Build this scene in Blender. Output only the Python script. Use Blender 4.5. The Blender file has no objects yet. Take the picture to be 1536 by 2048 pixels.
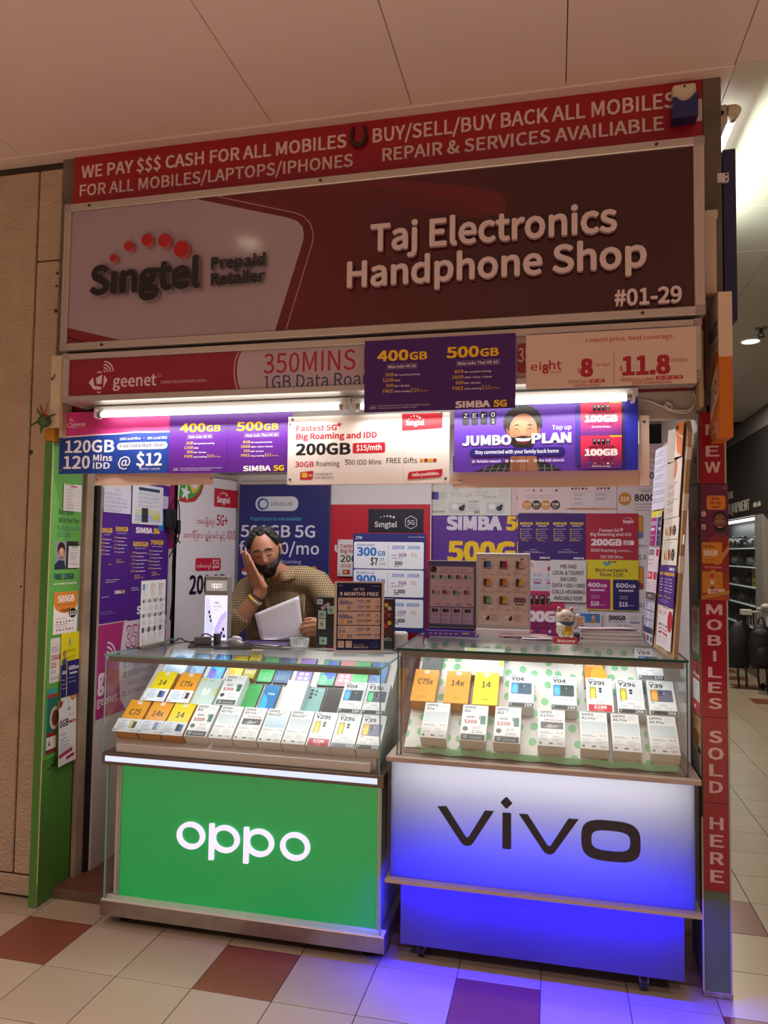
import bpy, bmesh, math, random, os
from mathutils import Vector, Matrix

random.seed(7)
scene = bpy.context.scene
COL = scene.collection
PI = math.pi
rad = math.radians

# ------------------------------------------------------------------ camera
cam_data = bpy.data.cameras.new('camera')
cam_data.sensor_fit = 'VERTICAL'
cam_data.sensor_height = 36.0
cam_data.lens = 25.734
cam_data.clip_start = 0.05
cam_data.clip_end = 100
camera = bpy.data.objects.new('camera', cam_data)
COL.objects.link(camera)


def camera_axes(yaw, pitch, roll):
    f = Vector((-math.sin(yaw) * math.cos(pitch), math.cos(yaw) * math.cos(pitch), math.sin(pitch)))
    r = Vector((math.cos(yaw), math.sin(yaw), 0))
    u = r.cross(f)
    c, s = math.cos(roll), math.sin(roll)
    return r * c + u * s, u * c - r * s, f


_r, _u, _f = camera_axes(0.2294, 0.0528, 0.0125)
camera.matrix_world = Matrix(((_r.x, _u.x, -_f.x, 2.1484), (_r.y, _u.y, -_f.y, -2.7499), (_r.z, _u.z, -_f.z, 1.5521), (0, 0, 0, 1)))
scene.camera = camera

# ------------------------------------------------------------------ world, exposure
world = bpy.data.worlds.new('mall_ambience')
scene.world = world
world.use_nodes = True
world.node_tree.nodes['Background'].inputs[0].default_value = (0.60, 0.455, 0.425, 1)
world.node_tree.nodes['Background'].inputs[1].default_value = 0.26
scene.view_settings.view_transform = 'Standard'
scene.view_settings.look = 'None'
scene.view_settings.gamma = 1
scene.view_settings.use_curve_mapping = False
scene.view_settings.exposure = 0.0
cy = scene.cycles
cy.use_denoising = True
cy.max_bounces = 7
cy.diffuse_bounces = 4
cy.glossy_bounces = 3
cy.transmission_bounces = 4
cy.transparent_max_bounces = 24
cy.sample_clamp_indirect = 4.0
cy.caustics_reflective = False
cy.caustics_refractive = False


# ------------------------------------------------------------------ lamps (area lights)
def area(name, loc, size, power, color=(1, 1, 1), aim=(0, 0, -1), spread=180):
    d = bpy.data.lights.new(name, 'AREA')
    d.shape = 'RECTANGLE'
    d.size, d.size_y = size
    d.energy = power
    d.color = color
    d.spread = rad(spread)
    o = bpy.data.objects.new(name, d)
    o.location = loc
    o.rotation_euler = Vector(aim).to_track_quat('-Z', 'Y').to_euler()
    COL.objects.link(o)
    return o


WARM = (1.0, 0.79, 0.72)
COOL = (0.86, 0.94, 1.0)
for x_, y_, p_ in ((0.41, -1.27, 5), (2.2, -2.2, 6), (-0.9, -2.4, 12), (0.6, -3.6, 60), (2.6, -3.6, 60), (4.3, -2.0, 16), (0.6, -5.2, 60), (2.6, -5.2, 60), (4.6, -4.4, 55), (-1.6, -4.4, 55)):
    area('downlight_and_fill', (x_, y_, 3.32), (0.16, 0.16), p_, WARM, spread=110)  # those behind the camera are added, to brighten the ceiling by floor bounce
for x_, y_, p_ in ((3.74, 3.82, 45), (3.74, 6.4, 45), (3.5, 0.9, 14)):
    area('corridor_lamp', (x_, y_, 3.32), (0.14, 0.14), p_, (1.0, 0.9, 0.75))
area('shop_fill', (1.4, 0.55, 2.3), (1.8, 0.3), 20, (1.0, 0.96, 0.95))  # added fill without a fitting, brightens the kiosk inside and the man
area('tube_lamp_fill', (0.75, 0.0, 2.075), (1.0, 0.03), 3, (1.0, 0.97, 0.95))
area('tube_lamp_fill', (1.9, 0.0, 2.075), (1.0, 0.03), 3, (1.0, 0.97, 0.95))
area('case_lamp_green_counter', (0.905, 0.06, 1.075), (1.1, 0.02), 1.2, COOL, (0, 0.5, -1))
area('case_lamp_blue_counter', (2.08, 0.035, 1.155), (0.95, 0.02), 1.0, (0.95, 0.98, 1.0), (0, 0.5, -1))
area('case_rear_fill', (0.905, 0.34, 1.092), (1.0, 0.02), 0.8, COOL)  # both rear fills are added to brighten the back rows and the deck
area('case_rear_fill', (2.08, 0.26, 1.172), (0.9, 0.02), 0.5, (0.95, 0.98, 1.0))
area('blue_counter_white_strip', (2.083, 0.125, 0.750), (1.0, 0.04), 5.6, (1, 1, 1), (0, -1, 0.15))
area('blue_counter_blue_strip', (2.083, 0.125, 0.362), (1.0, 0.04), 12.5, (0.01, 0.005, 1.0), (0, -1, -0.1))
area('blue_plinth_strip', (2.083, -0.015, 0.33), (1.0, 0.02), 45, (0.01, 0.005, 1.0), (0, 0.25, -1))
area('corridor_tube_fill', (2.86, 0.85, 3.2), (1.1, 0.05), 14, (0.9, 1.0, 0.85), (0.6, 0, -0.25))
area('far_case_lamp', (4.75, 8.6, 2.0), (2.4, 0.1), 8, (0.95, 1.0, 0.95), (0.2, 0, -1))


# ------------------------------------------------------------------ materials
def lin(c):
    c = c / 255.0
    return c / 12.92 if c <= 0.04045 else ((c + 0.055) / 1.055) ** 2.4


def rgb(c):
    if isinstance(c, str):
        c = tuple(int(c[i:i + 2], 16) for i in (0, 2, 4))
    return (lin(c[0]), lin(c[1]), lin(c[2]), 1.0)


_mats = {}


def mat(name, col='ffffff', rough=0.5, metal=0.0, spec=0.5, bump=0.0, scale=60.0, var=0.0, emit=0.0, coat=0.0, dist=0.002):
    if name in _mats:
        return _mats[name]
    m = bpy.data.materials.new(name)
    m.use_nodes = True
    nt = m.node_tree
    b = nt.nodes['Principled BSDF']
    b.inputs['Base Color'].default_value = rgb(col)
    b.inputs['Roughness'].default_value = rough
    b.inputs['Metallic'].default_value = metal
    b.inputs['Specular IOR Level'].default_value = spec
    b.inputs['Coat Weight'].default_value = coat
    if emit:
        b.inputs['Emission Color'].default_value = rgb(col)
        b.inputs['Emission Strength'].default_value = emit
    if bump or var:
        tc = nt.nodes.new('ShaderNodeTexCoord')
        n = nt.nodes.new('ShaderNodeTexNoise')
        n.inputs['Scale'].default_value = scale
        n.inputs['Detail'].default_value = 4
        nt.links.new(tc.outputs['Object'], n.inputs['Vector'])
        if bump:
            bp = nt.nodes.new('ShaderNodeBump')
            bp.inputs['Strength'].default_value = bump
            bp.inputs['Distance'].default_value = dist
            nt.links.new(n.outputs['Fac'], bp.inputs['Height'])
            nt.links.new(bp.outputs['Normal'], b.inputs['Normal'])
        if var:
            n2 = nt.nodes.new('ShaderNodeTexNoise')
            n2.inputs['Scale'].default_value = scale * 0.12
            n2.inputs['Detail'].default_value = 5
            nt.links.new(tc.outputs['Object'], n2.inputs['Vector'])
            mr = nt.nodes.new('ShaderNodeMapRange')
            mr.inputs['From Min'].default_value = 0.3
            mr.inputs['From Max'].default_value = 0.7
            mr.inputs['To Min'].default_value = 1 - var
            mr.inputs['To Max'].default_value = 1 + var * 0.5
            nt.links.new(n2.outputs['Fac'], mr.inputs['Value'])
            mx = nt.nodes.new('ShaderNodeMix')
            mx.data_type = 'RGBA'
            mx.blend_type = 'MULTIPLY'
            mx.inputs['Factor'].default_value = 1
            mx.inputs[6].default_value = rgb(col)
            nt.links.new(mr.outputs['Result'], mx.inputs[7])
            nt.links.new(mx.outputs[2], b.inputs['Base Color'])
    _mats[name] = m
    return m


def print_mat(name, rough, coat=0.0, emit=0.0, bump=0.05):
    m = mat(name, 'ffffff', rough, bump=bump, scale=25, coat=coat, dist=0.004)
    nt = m.node_tree
    a = nt.nodes.new('ShaderNodeAttribute')
    a.attribute_name = 'ink'
    b = nt.nodes['Principled BSDF']
    nt.links.new(a.outputs['Color'], b.inputs['Base Color'])
    if emit:
        nt.links.new(a.outputs['Color'], b.inputs['Emission Color'])
        b.inputs['Emission Strength'].default_value = emit
    return m


PAPER = print_mat('printed_paper', 0.55)
VINYL = print_mat('printed_vinyl', 0.38, bump=0.12)
GLOSSY = print_mat('printed_gloss_board', 0.12, bump=0.0)
CARTON = print_mat('printed_carton', 0.3, bump=0.0)
LIT = print_mat('printed_backlit_film', 0.3, emit=0.9, bump=0.0)


def glass_mat(name, tint, refl=0.05):
    m = bpy.data.materials.new(name)
    m.use_nodes = True
    nt = m.node_tree
    nt.nodes.clear()
    out = nt.nodes.new('ShaderNodeOutputMaterial')
    mix = nt.nodes.new('ShaderNodeMixShader')
    tr = nt.nodes.new('ShaderNodeBsdfTransparent')
    tr.inputs[0].default_value = tint
    gl = nt.nodes.new('ShaderNodeBsdfGlossy')
    gl.inputs['Roughness'].default_value = 0.01
    lw = nt.nodes.new('ShaderNodeLayerWeight')
    lw.inputs[0].default_value = 0.5
    pw = nt.nodes.new('ShaderNodeMath')
    pw.operation = 'POWER'
    pw.inputs[1].default_value = 5
    ma = nt.nodes.new('ShaderNodeMath')
    ma.operation = 'MULTIPLY_ADD'
    ma.inputs[1].default_value = 0.36
    ma.inputs[2].default_value = refl
    nt.links.new(lw.outputs['Facing'], pw.inputs[0])
    nt.links.new(pw.outputs[0], ma.inputs[0])
    nt.links.new(ma.outputs[0], mix.inputs[0])
    nt.links.new(tr.outputs[0], mix.inputs[1])
    nt.links.new(gl.outputs[0], mix.inputs[2])
    nt.links.new(mix.outputs[0], out.inputs[0])
    _mats[name] = m
    return m


GLASS = glass_mat('clear_glass', (0.965, 0.985, 0.975, 1), 0.035)
ACRYLIC = glass_mat('clear_acrylic', (0.96, 0.97, 0.98, 1), 0.05)
SHRINK = glass_mat('glass_edge_pale', (0.55, 0.78, 0.72, 1), 0.08)
GREEN_EDGE = mat('green_glass_edge', '0b4a36', 0.15, spec=0.6)
PALE_EDGE = mat('pale_glass_edge', '7fb0a6', 0.15, spec=0.6)


def backlit_mat(name, col):
    m = bpy.data.materials.new(name)
    m.use_nodes = True
    nt = m.node_tree
    nt.nodes.clear()
    out = nt.nodes.new('ShaderNodeOutputMaterial')
    mix = nt.nodes.new('ShaderNodeMixShader')
    mix.inputs[0].default_value = 0.55
    d = nt.nodes.new('ShaderNodeBsdfDiffuse')
    d.inputs[0].default_value = col
    t = nt.nodes.new('ShaderNodeBsdfTranslucent')
    t.inputs[0].default_value = (0.9, 0.9, 0.92, 1)
    nt.links.new(d.outputs[0], mix.inputs[1])
    nt.links.new(t.outputs[0], mix.inputs[2])
    nt.links.new(mix.outputs[0], out.inputs[0])
    _mats[name] = m
    return m


WHITE = mat('white_paint', 'e6e2de', 0.5)
ALU = mat('brushed_aluminium', 'c9c2ba', 0.35, metal=0.7, bump=0.1, scale=200)
STEEL = mat('brushed_steel', 'a89f98', 0.32, metal=0.85, bump=0.15, scale=160, var=0.12)
DARK = mat('black_plastic', '16161a', 0.4)
GREYP = mat('grey_plastic', '8d8a8a', 0.45)
RUBBER = mat('dark_rubber', '1b1b1f', 0.7)
CREAMP = mat('cream_plastic', 'd8c9b0', 0.5)
LAMP = mat('fluorescent_tube_lit', 'fffdf6', 0.4, emit=5.0)
LAMPW = mat('downlight_lens_lit', 'fff0c8', 0.4, emit=7.0)
LED = mat('led_strip_diffuser_lit', 'c3d6ff', 0.4, emit=0.95)
CABLE = mat('white_cable', 'd9d4cc', 0.5)
BCABLE = mat('black_cable', '141416', 0.5)
WOOD = mat('old_timber', 'a4907a', 0.7, bump=0.4, scale=40, var=0.35)


# ------------------------------------------------------------------ mesh helpers
def new_bm():
    return bmesh.new()


def bbox(bm, x0, x1, y0, y1, z0, z1, bevel=0.0, seg=1):
    vs = [bm.verts.new((x, y, z)) for x in (x0, x1) for y in (y0, y1) for z in (z0, z1)]
    idx = ((0, 1, 3, 2), (4, 6, 7, 5), (0, 4, 5, 1), (2, 3, 7, 6), (0, 2, 6, 4), (1, 5, 7, 3))
    fs = [bm.faces.new([vs[i] for i in f]) for f in idx]
    if bevel:
        es = list({e for f in fs for e in f.edges})
        bmesh.ops.bevel(bm, geom=es, offset=bevel, segments=seg, affect='EDGES', profile=0.5)
    return bm


def tube(bm, pts, r, n=8, cap=True):
    pts = [Vector(p) for p in pts]
    rs = r if isinstance(r, (list, tuple)) else [r] * len(pts)
    rings = []
    up = None
    for i, p in enumerate(pts):
        t = (pts[min(i + 1, len(pts) - 1)] - pts[max(i - 1, 0)])
        if t.length < 1e-9:
            t = Vector((0, 0, 1))
        t.normalize()
        if up is None:
            a = Vector((0, 0, 1)) if abs(t.z) < 0.9 else Vector((1, 0, 0))
            up = (a - t * a.dot(t)).normalized()
        else:
            up = (up - t * up.dot(t))
            up = up.normalized() if up.length > 1e-6 else t.orthogonal().normalized()
        s = t.cross(up)
        rings.append([bm.verts.new(p + (up * math.cos(2 * PI * k / n) + s * math.sin(2 * PI * k / n)) * rs[i]) for k in range(n)])
    for a, b in zip(rings, rings[1:]):
        for k in range(n):
            bm.faces.new((a[k], a[(k + 1) % n], b[(k + 1) % n], b[k]))
    if cap:
        bm.faces.new(rings[0][::-1])
        bm.faces.new(rings[-1])
    return bm


def ball(bm, c, r, n=12, m=8, sq=(1, 1, 1)):
    res = bmesh.ops.create_uvsphere(bm, u_segments=n, v_segments=m, radius=1.0)
    for v in res['verts']:
        v.co = Vector((v.co.x * r * sq[0], v.co.y * r * sq[1], v.co.z * r * sq[2])) + Vector(c)
    return bm


def prism(bm, pts, y0, y1):
    """outline in x,z extruded from y0 to y1"""
    a = [bm.verts.new((p[0], y0, p[1])) for p in pts]
    b = [bm.verts.new((p[0], y1, p[1])) for p in pts]
    bm.faces.new(a)
    bm.faces.new(b[::-1])
    for i in range(len(pts)):
        j = (i + 1) % len(pts)
        bm.faces.new((a[j], a[i], b[i], b[j]))
    return bm


def smooth_curve(pts, n=6):
    pts = [Vector(p) for p in pts]
    out = []
    for i in range(len(pts) - 1):
        p0, p1, p2, p3 = pts[max(i - 1, 0)], pts[i], pts[i + 1], pts[min(i + 2, len(pts) - 1)]
        for k in range(n):
            t = k / n
            out.append(0.5 * ((2 * p1) + (p2 - p0) * t + (2 * p0 - 5 * p1 + 4 * p2 - p3) * t * t + (3 * p1 - p0 - 3 * p2 + p3) * t ** 3))
    out.append(pts[-1])
    return out


def rot_bm(bm, m):
    bmesh.ops.transform(bm, matrix=m, verts=bm.verts)
    return bm


def obj(name, bm, material, parent=None, smooth=False, world_coords=True):
    """one mesh object; when a parent is given the mesh (in world coordinates) is moved into the parent's space"""
    bmesh.ops.recalc_face_normals(bm, faces=bm.faces)
    if parent is not None and world_coords:
        q = parent
        off = Vector((0, 0, 0))
        while q is not None:
            off += q.location
            q = q.parent
        bmesh.ops.translate(bm, vec=-off, verts=bm.verts)
    me = bpy.data.meshes.new(name)
    bm.to_mesh(me)
    bm.free()
    if isinstance(material, (list, tuple)):
        for m in material:
            me.materials.append(m)
    elif material is not None:
        me.materials.append(material)
    if smooth:
        for p in me.polygons:
            p.use_smooth = True
    o = bpy.data.objects.new(name, me)
    COL.objects.link(o)
    if parent is not None:
        o.parent = parent
    return o


def tag(o, label=None, cat=None, group=None, kind=None):
    if label:
        o['label'] = label
    if cat:
        o['category'] = cat
    if group:
        o['group'] = group
    if kind:
        o['kind'] = kind
    return o


def thing(name, label, cat, loc=(0, 0, 0), rot=(0, 0, 0), group=None):
    o = bpy.data.objects.new(name, None)
    o.empty_display_size = 0.05
    COL.objects.link(o)
    o.location = loc
    o.rotation_euler = rot
    return tag(o, label, cat, group)


def struct(name, bm, m, parent=None, **k):
    o = obj(name, bm, m, parent, **k)
    if parent is None:
        o['kind'] = 'structure'
    return o


def copy_part(src, parent, loc=None):
    c = src.copy()
    COL.objects.link(c)
    c.parent = parent
    if loc is not None:
        c.location = loc
    return c


# ------------------------------------------------------------------ lettering and flat print
_fonts = {}


def font(key):
    if key not in _fonts:
        f = None
        try:
            d = os.path.join(bpy.utils.resource_path('LOCAL'), 'datafiles', 'fonts')
            f = bpy.data.fonts.load(os.path.join(d, {'sans': 'Noto Sans CJK Regular.woff2', 'my': 'NotoSansMyanmar-Regular.woff2', 'hi': 'NotoSansDevanagari-Regular.woff2'}[key]))
        except Exception:
            f = None
        _fonts[key] = f
    return _fonts[key]


_glyphs = {}
CAP_H = 0.2566 if font('sans') else 0.682          # height of the capitals in the lettering font


def glyphs(s, bold=0.0, fkey='sans', res=2, extrude=0.0, shear=0.0):
    """text as a flat or extruded mesh whose capitals are 1 high: (verts, faces, x0, x1)"""
    key = (s, bold, fkey, res, extrude, shear)
    if key in _glyphs:
        return _glyphs[key]
    cu = bpy.data.curves.new('lettering', 'FONT')
    cu.body = s.replace('\u0131', 'i')
    f = font(fkey)
    if f:
        cu.font = f
    cu.resolution_u = res
    cu.shear = shear
    cu.extrude = extrude
    cu.fill_mode = 'BOTH' if extrude else 'FRONT'
    ob = bpy.data.objects.new('lettering', cu)
    me = bpy.data.meshes.new_from_object(ob)
    k = 1 / (CAP_H if fkey == 'sans' else 0.5087)
    vs = [(v.co.x * k, v.co.y * k, v.co.z * k) for v in me.vertices]
    fs = [tuple(p.vertices) for p in me.polygons]
    bpy.data.objects.remove(ob)
    bpy.data.curves.remove(cu)
    bpy.data.meshes.remove(me)
    if '\u0131' in s:                                # the i without its dot
        i = s.index('\u0131')
        lo = glyphs(s[:i] + '|', 0, fkey)[2 if not i else 3] - 0.25
        hi = lo + 0.6
        dot = lambda v: v[1] > 0.80 and lo < v[0] < hi
        fs = [f for f in fs if not all(dot(vs[q]) for q in f)]
    if bold:
        d = bold * 1.5
        n = len(vs)
        offs = [(1, 0.8), (-1, 0.8), (1, -0.8), (-1, -0.8)] if not extrude else [(math.cos(PI * q / 4), math.sin(PI * q / 4)) for q in range(8)]
        if bold > 0.028 and not extrude:
            offs += [(0, 0), (1, 0), (-1, 0)]
        vs = [(v[0] + d * ox, v[1] + d * oy, v[2] + 0.0004 * j) for j, (ox, oy) in enumerate(offs) for v in vs]
        fs = [tuple(i + n * j for i in f) for j in range(len(offs)) for f in fs]
    xs = [v[0] for v in vs] or [0.0, 1.0]
    _glyphs[key] = (vs, fs, min(xs), max(xs))
    return _glyphs[key]


class Canvas:
    """flat print: coloured outlines and lettering laid on one sheet. Canvas units W x H with y downwards, mapped on w x h metres."""

    def __init__(s, W, H, w, h, bg='ffffff', t=0.0015, warp=None, nx=1, ny=1, back=None, step=0.00006):
        s.W, s.H, s.w, s.h, s.warp, s.step = W, H, w, h, warp, step
        s.v, s.f, s.c = [], [], []
        s.z = 0.0
        s.nx, s.ny, nx, ny = nx, ny, 1, 1
        bgc = rgb(bg)
        bkc = rgb(back) if back else bgc
        for side in (0, 1):
            base = len(s.v)
            for j in range(ny + 1):
                for i in range(nx + 1):
                    s.v.append((w * i / nx, h * j / ny, -t if side else 0.0))
            for j in range(ny):
                for i in range(nx):
                    a = base + j * (nx + 1) + i
                    q = (a, a + 1, a + nx + 2, a + nx + 1)
                    s.f.append(q[::-1] if side else q)
                    s.c.append(bkc if side else bgc)
        n = (nx + 1) * (ny + 1)
        rim = [i for i in range(nx + 1)] + [(j + 1) * (nx + 1) - 1 for j in range(1, ny + 1)] + [ny * (nx + 1) + i for i in range(nx - 1, -1, -1)] + [j * (nx + 1) for j in range(ny - 1, 0, -1)]
        for k in range(len(rim)):
            a, b = rim[k], rim[(k + 1) % len(rim)]
            s.f.append((a, a + n, b + n, b))
            s.c.append(bkc)

    def xy(s, x, y):
        return (x / s.W * s.w, (1 - y / s.H) * s.h)

    def lift(s):
        s.z += s.step
        return s.z

    def poly(s, pts, col):
        z = s.lift()
        b = len(s.v)
        for p in pts:
            q = s.xy(*p)
            s.v.append((q[0], q[1], z))
        a = sum(pts[i][0] * pts[(i + 1) % len(pts)][1] - pts[(i + 1) % len(pts)][0] * pts[i][1] for i in range(len(pts)))
        f = tuple(range(b, b + len(pts)))
        s.f.append(f if a < 0 else f[::-1])
        s.c.append(rgb(col))
        return s

    def rect(s, x, y, w, h, col, r=0.0):
        if not r:
            return s.poly([(x, y), (x, y + h), (x + w, y + h), (x + w, y)], col)
        r = min(r, w / 2, h / 2)
        pts = []
        for cx, cyy, a0 in ((x + r, y + r, 180), (x + w - r, y + r, 270), (x + w - r, y + h - r, 0), (x + r, y + h - r, 90)):
            for k in range(4):
                a = rad(a0 + 30 * k)
                pts.append((cx + r * math.cos(a), cyy + r * math.sin(a)))
        return s.poly(pts, col)

    def disc(s, x, y, r, col, ry=None, n=16, a0=0, a1=360):
        ry = ry or r
        k = n if a1 - a0 >= 360 else n + 1
        return s.poly([(x + r * math.cos(rad(a0 + (a1 - a0) * i / n)), y + ry * math.sin(rad(a0 + (a1 - a0) * i / n))) for i in range(k)], col)

    def ring(s, x, y, r, wd, col, n=20, a0=0, a1=360, ry=None):
        q = (ry / r) if ry else 1
        for i in range(n):
            a, b = rad(a0 + (a1 - a0) * i / n), rad(a0 + (a1 - a0) * (i + 1) / n)
            s.z -= s.step if i else 0
            s.poly([(x + r * math.cos(a), y + q * r * math.sin(a)), (x + r * math.cos(b), y + q * r * math.sin(b)), (x + (r - wd) * math.cos(b), y + q * (r - wd) * math.sin(b)), (x + (r - wd) * math.cos(a), y + q * (r - wd) * math.sin(a))], col)
        return s

    def text(s, t, x, y, h, col, w=None, al='l', b=0.0, fk='sans', it=0.0, rot=0):
        """baseline at y, capitals h high; w stretches the line to that width"""
        vs, fs, x0, x1 = glyphs(t, b, fk, 2, 0.0, it)
        tw = (x1 - x0) * h
        kx = (w / tw) if w else 1.0
        tw *= kx
        ox = x - (0 if al == 'l' else tw if al == 'r' else tw / 2)
        z = s.lift()
        base = len(s.v)
        ca, sa = math.cos(rad(rot)), math.sin(rad(rot))
        for v in vs:
            px, py = (v[0] - x0) * h * kx, -v[1] * h
            if rot:
                px, py = px * ca - py * sa, px * sa + py * ca
            q = s.xy(ox + px, y + py)
            s.v.append((q[0], q[1], z + v[2] * 0.025))
        c = rgb(col)
        for f in fs:
            s.f.append(tuple(i + base for i in f))
            s.c.append(c)
        return s

    def lines(s, x, y, w, n, gap, col, th=0.5, seed=1):
        """rows of print too small to read: short dashes of uneven length"""
        rr = random.Random(seed)
        z0 = s.z
        for k in range(n):
            cx = x
            end = x + w * rr.uniform(0.6, 1.0)
            while cx < end:
                L = min(rr.uniform(0.06, 0.22) * w, end - cx)
                s.z = z0
                s.rect(cx, y + k * gap, L, th, col)
                cx += L + 0.03 * w
        return s

    def mesh(s, name):
        me = bpy.data.meshes.new(name)
        vs = s.v
        me.from_pydata(vs, [], s.f)
        at = me.color_attributes.new('ink', 'FLOAT_COLOR', 'CORNER')
        data = []
        for f, c in zip(s.f, s.c):
            data.extend(c * len(f))
        at.data.foreach_set('color', data)
        me.update()
        if s.warp:                                   # cut every outline into strips so that the whole print bends together
            bm = bmesh.new()
            bm.from_mesh(me)
            for n, ax, L in ((s.nx, 0, s.w), (s.ny, 1, s.h)):
                for i in range(1, n):
                    co, no = [0, 0, 0], [0, 0, 0]
                    co[ax], no[ax] = L * i / n, 1
                    bmesh.ops.bisect_plane(bm, geom=bm.verts[:] + bm.edges[:] + bm.faces[:], plane_co=co, plane_no=no, dist=1e-6)
            for v in bm.verts:
                v.co.z += s.warp(v.co.x / s.w, v.co.y / s.h)
            bm.to_mesh(me)
            bm.free()
        return me

    def make(s, name, loc, rz=0.0, material=None, parent=None, tilt=0.0):
        o = bpy.data.objects.new(name, s.mesh(name))
        o.data.materials.append(material or PAPER)
        COL.objects.link(o)
        o.rotation_euler = (PI / 2 - rad(tilt), 0, rad(rz))
        if parent is not None:
            o.parent = parent
        o.location = loc
        return o


def sheet(name, label, cat, R, y, W, H, bg, group=None, m=None, **k):
    """a sheet facing the hall in the plane y, R = (x0, x1, z0, z1)"""
    c = Canvas(W, H, R[1] - R[0], R[3] - R[2], bg, **k)
    c.place = lambda: tag(c.make(name, (R[0], y, R[2]), 0, m), label, cat, group)
    return c


def side_sheet(name, label, cat, R, x, W, H, bg, group=None, m=None, rz=90, **k):
    """a sheet in the plane x; R = (y of its left edge, y of its right edge, z0, z1)"""
    c = Canvas(W, H, abs(R[1] - R[0]), R[3] - R[2], bg, **k)
    c.place = lambda: tag(c.make(name, (x, R[0], R[2]), rz, m), label, cat, group)
    return c


# ================================================================== the setting
def tile_mat(name, col, var):
    m = mat(name, col, 0.28, bump=0.03, scale=30, var=0.07)
    nt = m.node_tree
    b = nt.nodes['Principled BSDF']
    src = b.inputs['Base Color'].links[0].from_socket
    oi = nt.nodes.new('ShaderNodeObjectInfo')
    mr = nt.nodes.new('ShaderNodeMapRange')
    mr.inputs['To Min'].default_value = 1 - var
    mr.inputs['To Max'].default_value = 1.0
    nt.links.new(oi.outputs['Random'], mr.inputs['Value'])
    mx = nt.nodes.new('ShaderNodeMix')
    mx.data_type = 'RGBA'
    mx.blend_type = 'MULTIPLY'
    mx.inputs['Factor'].default_value = 1
    nt.links.new(src, mx.inputs[6])
    nt.links.new(mr.outputs['Result'], mx.inputs[7])
    nt.links.new(mx.outputs[2], b.inputs['Base Color'])
    return m


TILE_CREAM = tile_mat('cream_floor_tile', 'ae9c85', 0.08)
TILE_BROWN = tile_mat('brown_floor_tile', '7d4636', 0.05)
GROUT = mat('dark_grout', '4a423a', 0.9)

floor = struct('floor', bbox(new_bm(), -4, 9, -6, 13, -0.06, -0.003), GROUT)


def tile_mesh(m):
    bm = bbox(new_bm(), 0.0015, 0.2985, 0.0015, 0.2985, -0.0025, 0.0, 0.0008)
    bmesh.ops.recalc_face_normals(bm, faces=bm.faces)
    me = bpy.data.meshes.new('tile')
    bm.to_mesh(me)
    bm.free()
    me.materials.append(m)
    return me


_tc, _tb = tile_mesh(TILE_CREAM), tile_mesh(TILE_BROWN)
BROWN = {(9, 2), (14, 19), (14, 22), (14, 24), (14, 26), (13, 28), (15, 20)}
_cells = [(i, j) for j in range(-4, 1) for i in range(-4, 12)] + [(i, j) for j in range(1, 15) for i in range(9, 16)] + [(i, j) for j in range(15, 30) for i in range(11, 17)]
for i, j in _cells:
    brown = (j == -1 and i % 3 == 0) or (i, j) in BROWN
    o = bpy.data.objects.new('tile', _tb if brown else _tc)
    COL.objects.link(o)
    o.parent = floor
    o.location = (i * 0.3, j * 0.3, 0)
# the rest of the hall floor, out of the picture, in one piece
struct('floor_hall', bbox(new_bm(), -4, 9, -6, -1.2, -0.003, 0.0), TILE_CREAM)
struct('floor_corridor', bbox(new_bm(), 5.1, 9, -1.2, 13, -0.003, 0.0), TILE_CREAM)

# raised shop floor of brown planks
PLANK = mat('brown_vinyl_plank', '6d4433', 0.45, bump=0.1, scale=40, var=0.25)
shop_floor = struct('floor_shop', bbox(new_bm(), -0.02, 2.74, 0.165, 1.62, 0.0, 0.03), mat('plank_underlay', '4b3a30', 0.7))
for k in range(10):
    bm = bbox(new_bm(), 0, 2.76, 0.001, 0.143, 0.0, 0.01, 0.0015)
    o = obj('plank', bm, PLANK, None)
    o.parent = shop_floor
    o.location = (-0.02, 0.165 + 0.1455 * k, 0.03)
o = obj('edge_strip', bbox(new_bm(), -0.02, 2.66, 0.157, 0.165, 0.0, 0.038), mat('worn_threshold', '6a5646', 0.6, bump=0.3, scale=60, var=0.3), shop_floor)

# left wall of rough render, in panels with sunk joints
RENDER = mat('rough_render_wall', 'c6b196', 0.85, bump=0.8, scale=75, var=0.10, dist=0.02)
JOINT = mat('render_joint', '3d332a', 0.9)
wall = struct('wall_left', bbox(new_bm(), -3.6, -0.06, 0.132, 0.32, 0, 3.35), JOINT)
for x0, x1, z0, z1 in ((-3.6, -0.197, 0.105, 3.30), (-0.188, -0.066, 2.874, 3.30), (-0.188, -0.066, 0.105, 2.866), (-3.6, -0.066, 0.012, 0.097)):
    obj('panel', bbox(new_bm(), x0, x1, 0.12, 0.16, z0, z1, 0.004, 1), RENDER, wall)
bm = new_bm()
for x, z, r in ((-0.075, 2.805, 0.006), (-0.077, 2.745, 0.005), (-0.076, 2.63, 0.009), (-0.18, 1.98, 0.011), (-0.205, 1.37, 0.004)):
    tube(bm, [(x, 0.116, z), (x, 0.121, z)], r, 8)
obj('screw', bm, mat('rusty_screw', '4a3a2c', 0.7), wall)

# metal uprights each side of the facade
UPR = mat('painted_upright', '6f6557', 0.5, bump=0.1, scale=80, var=0.25)
struct('trim_1', bbox(new_bm(), -0.062, 0.004, 0.112, 0.2, 2.05, 3.35, 0.003), UPR)
struct('trim_2', bbox(new_bm(), 2.687, 2.752, 0.105, 0.32, 2.06, 3.35, 0.003), UPR)
# backing behind banner and signs
struct('wall_facade', bbox(new_bm(), 0.004, 2.687, 0.11, 0.16, 2.16, 3.35), mat('facade_board', '7c1420', 0.5))

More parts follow.
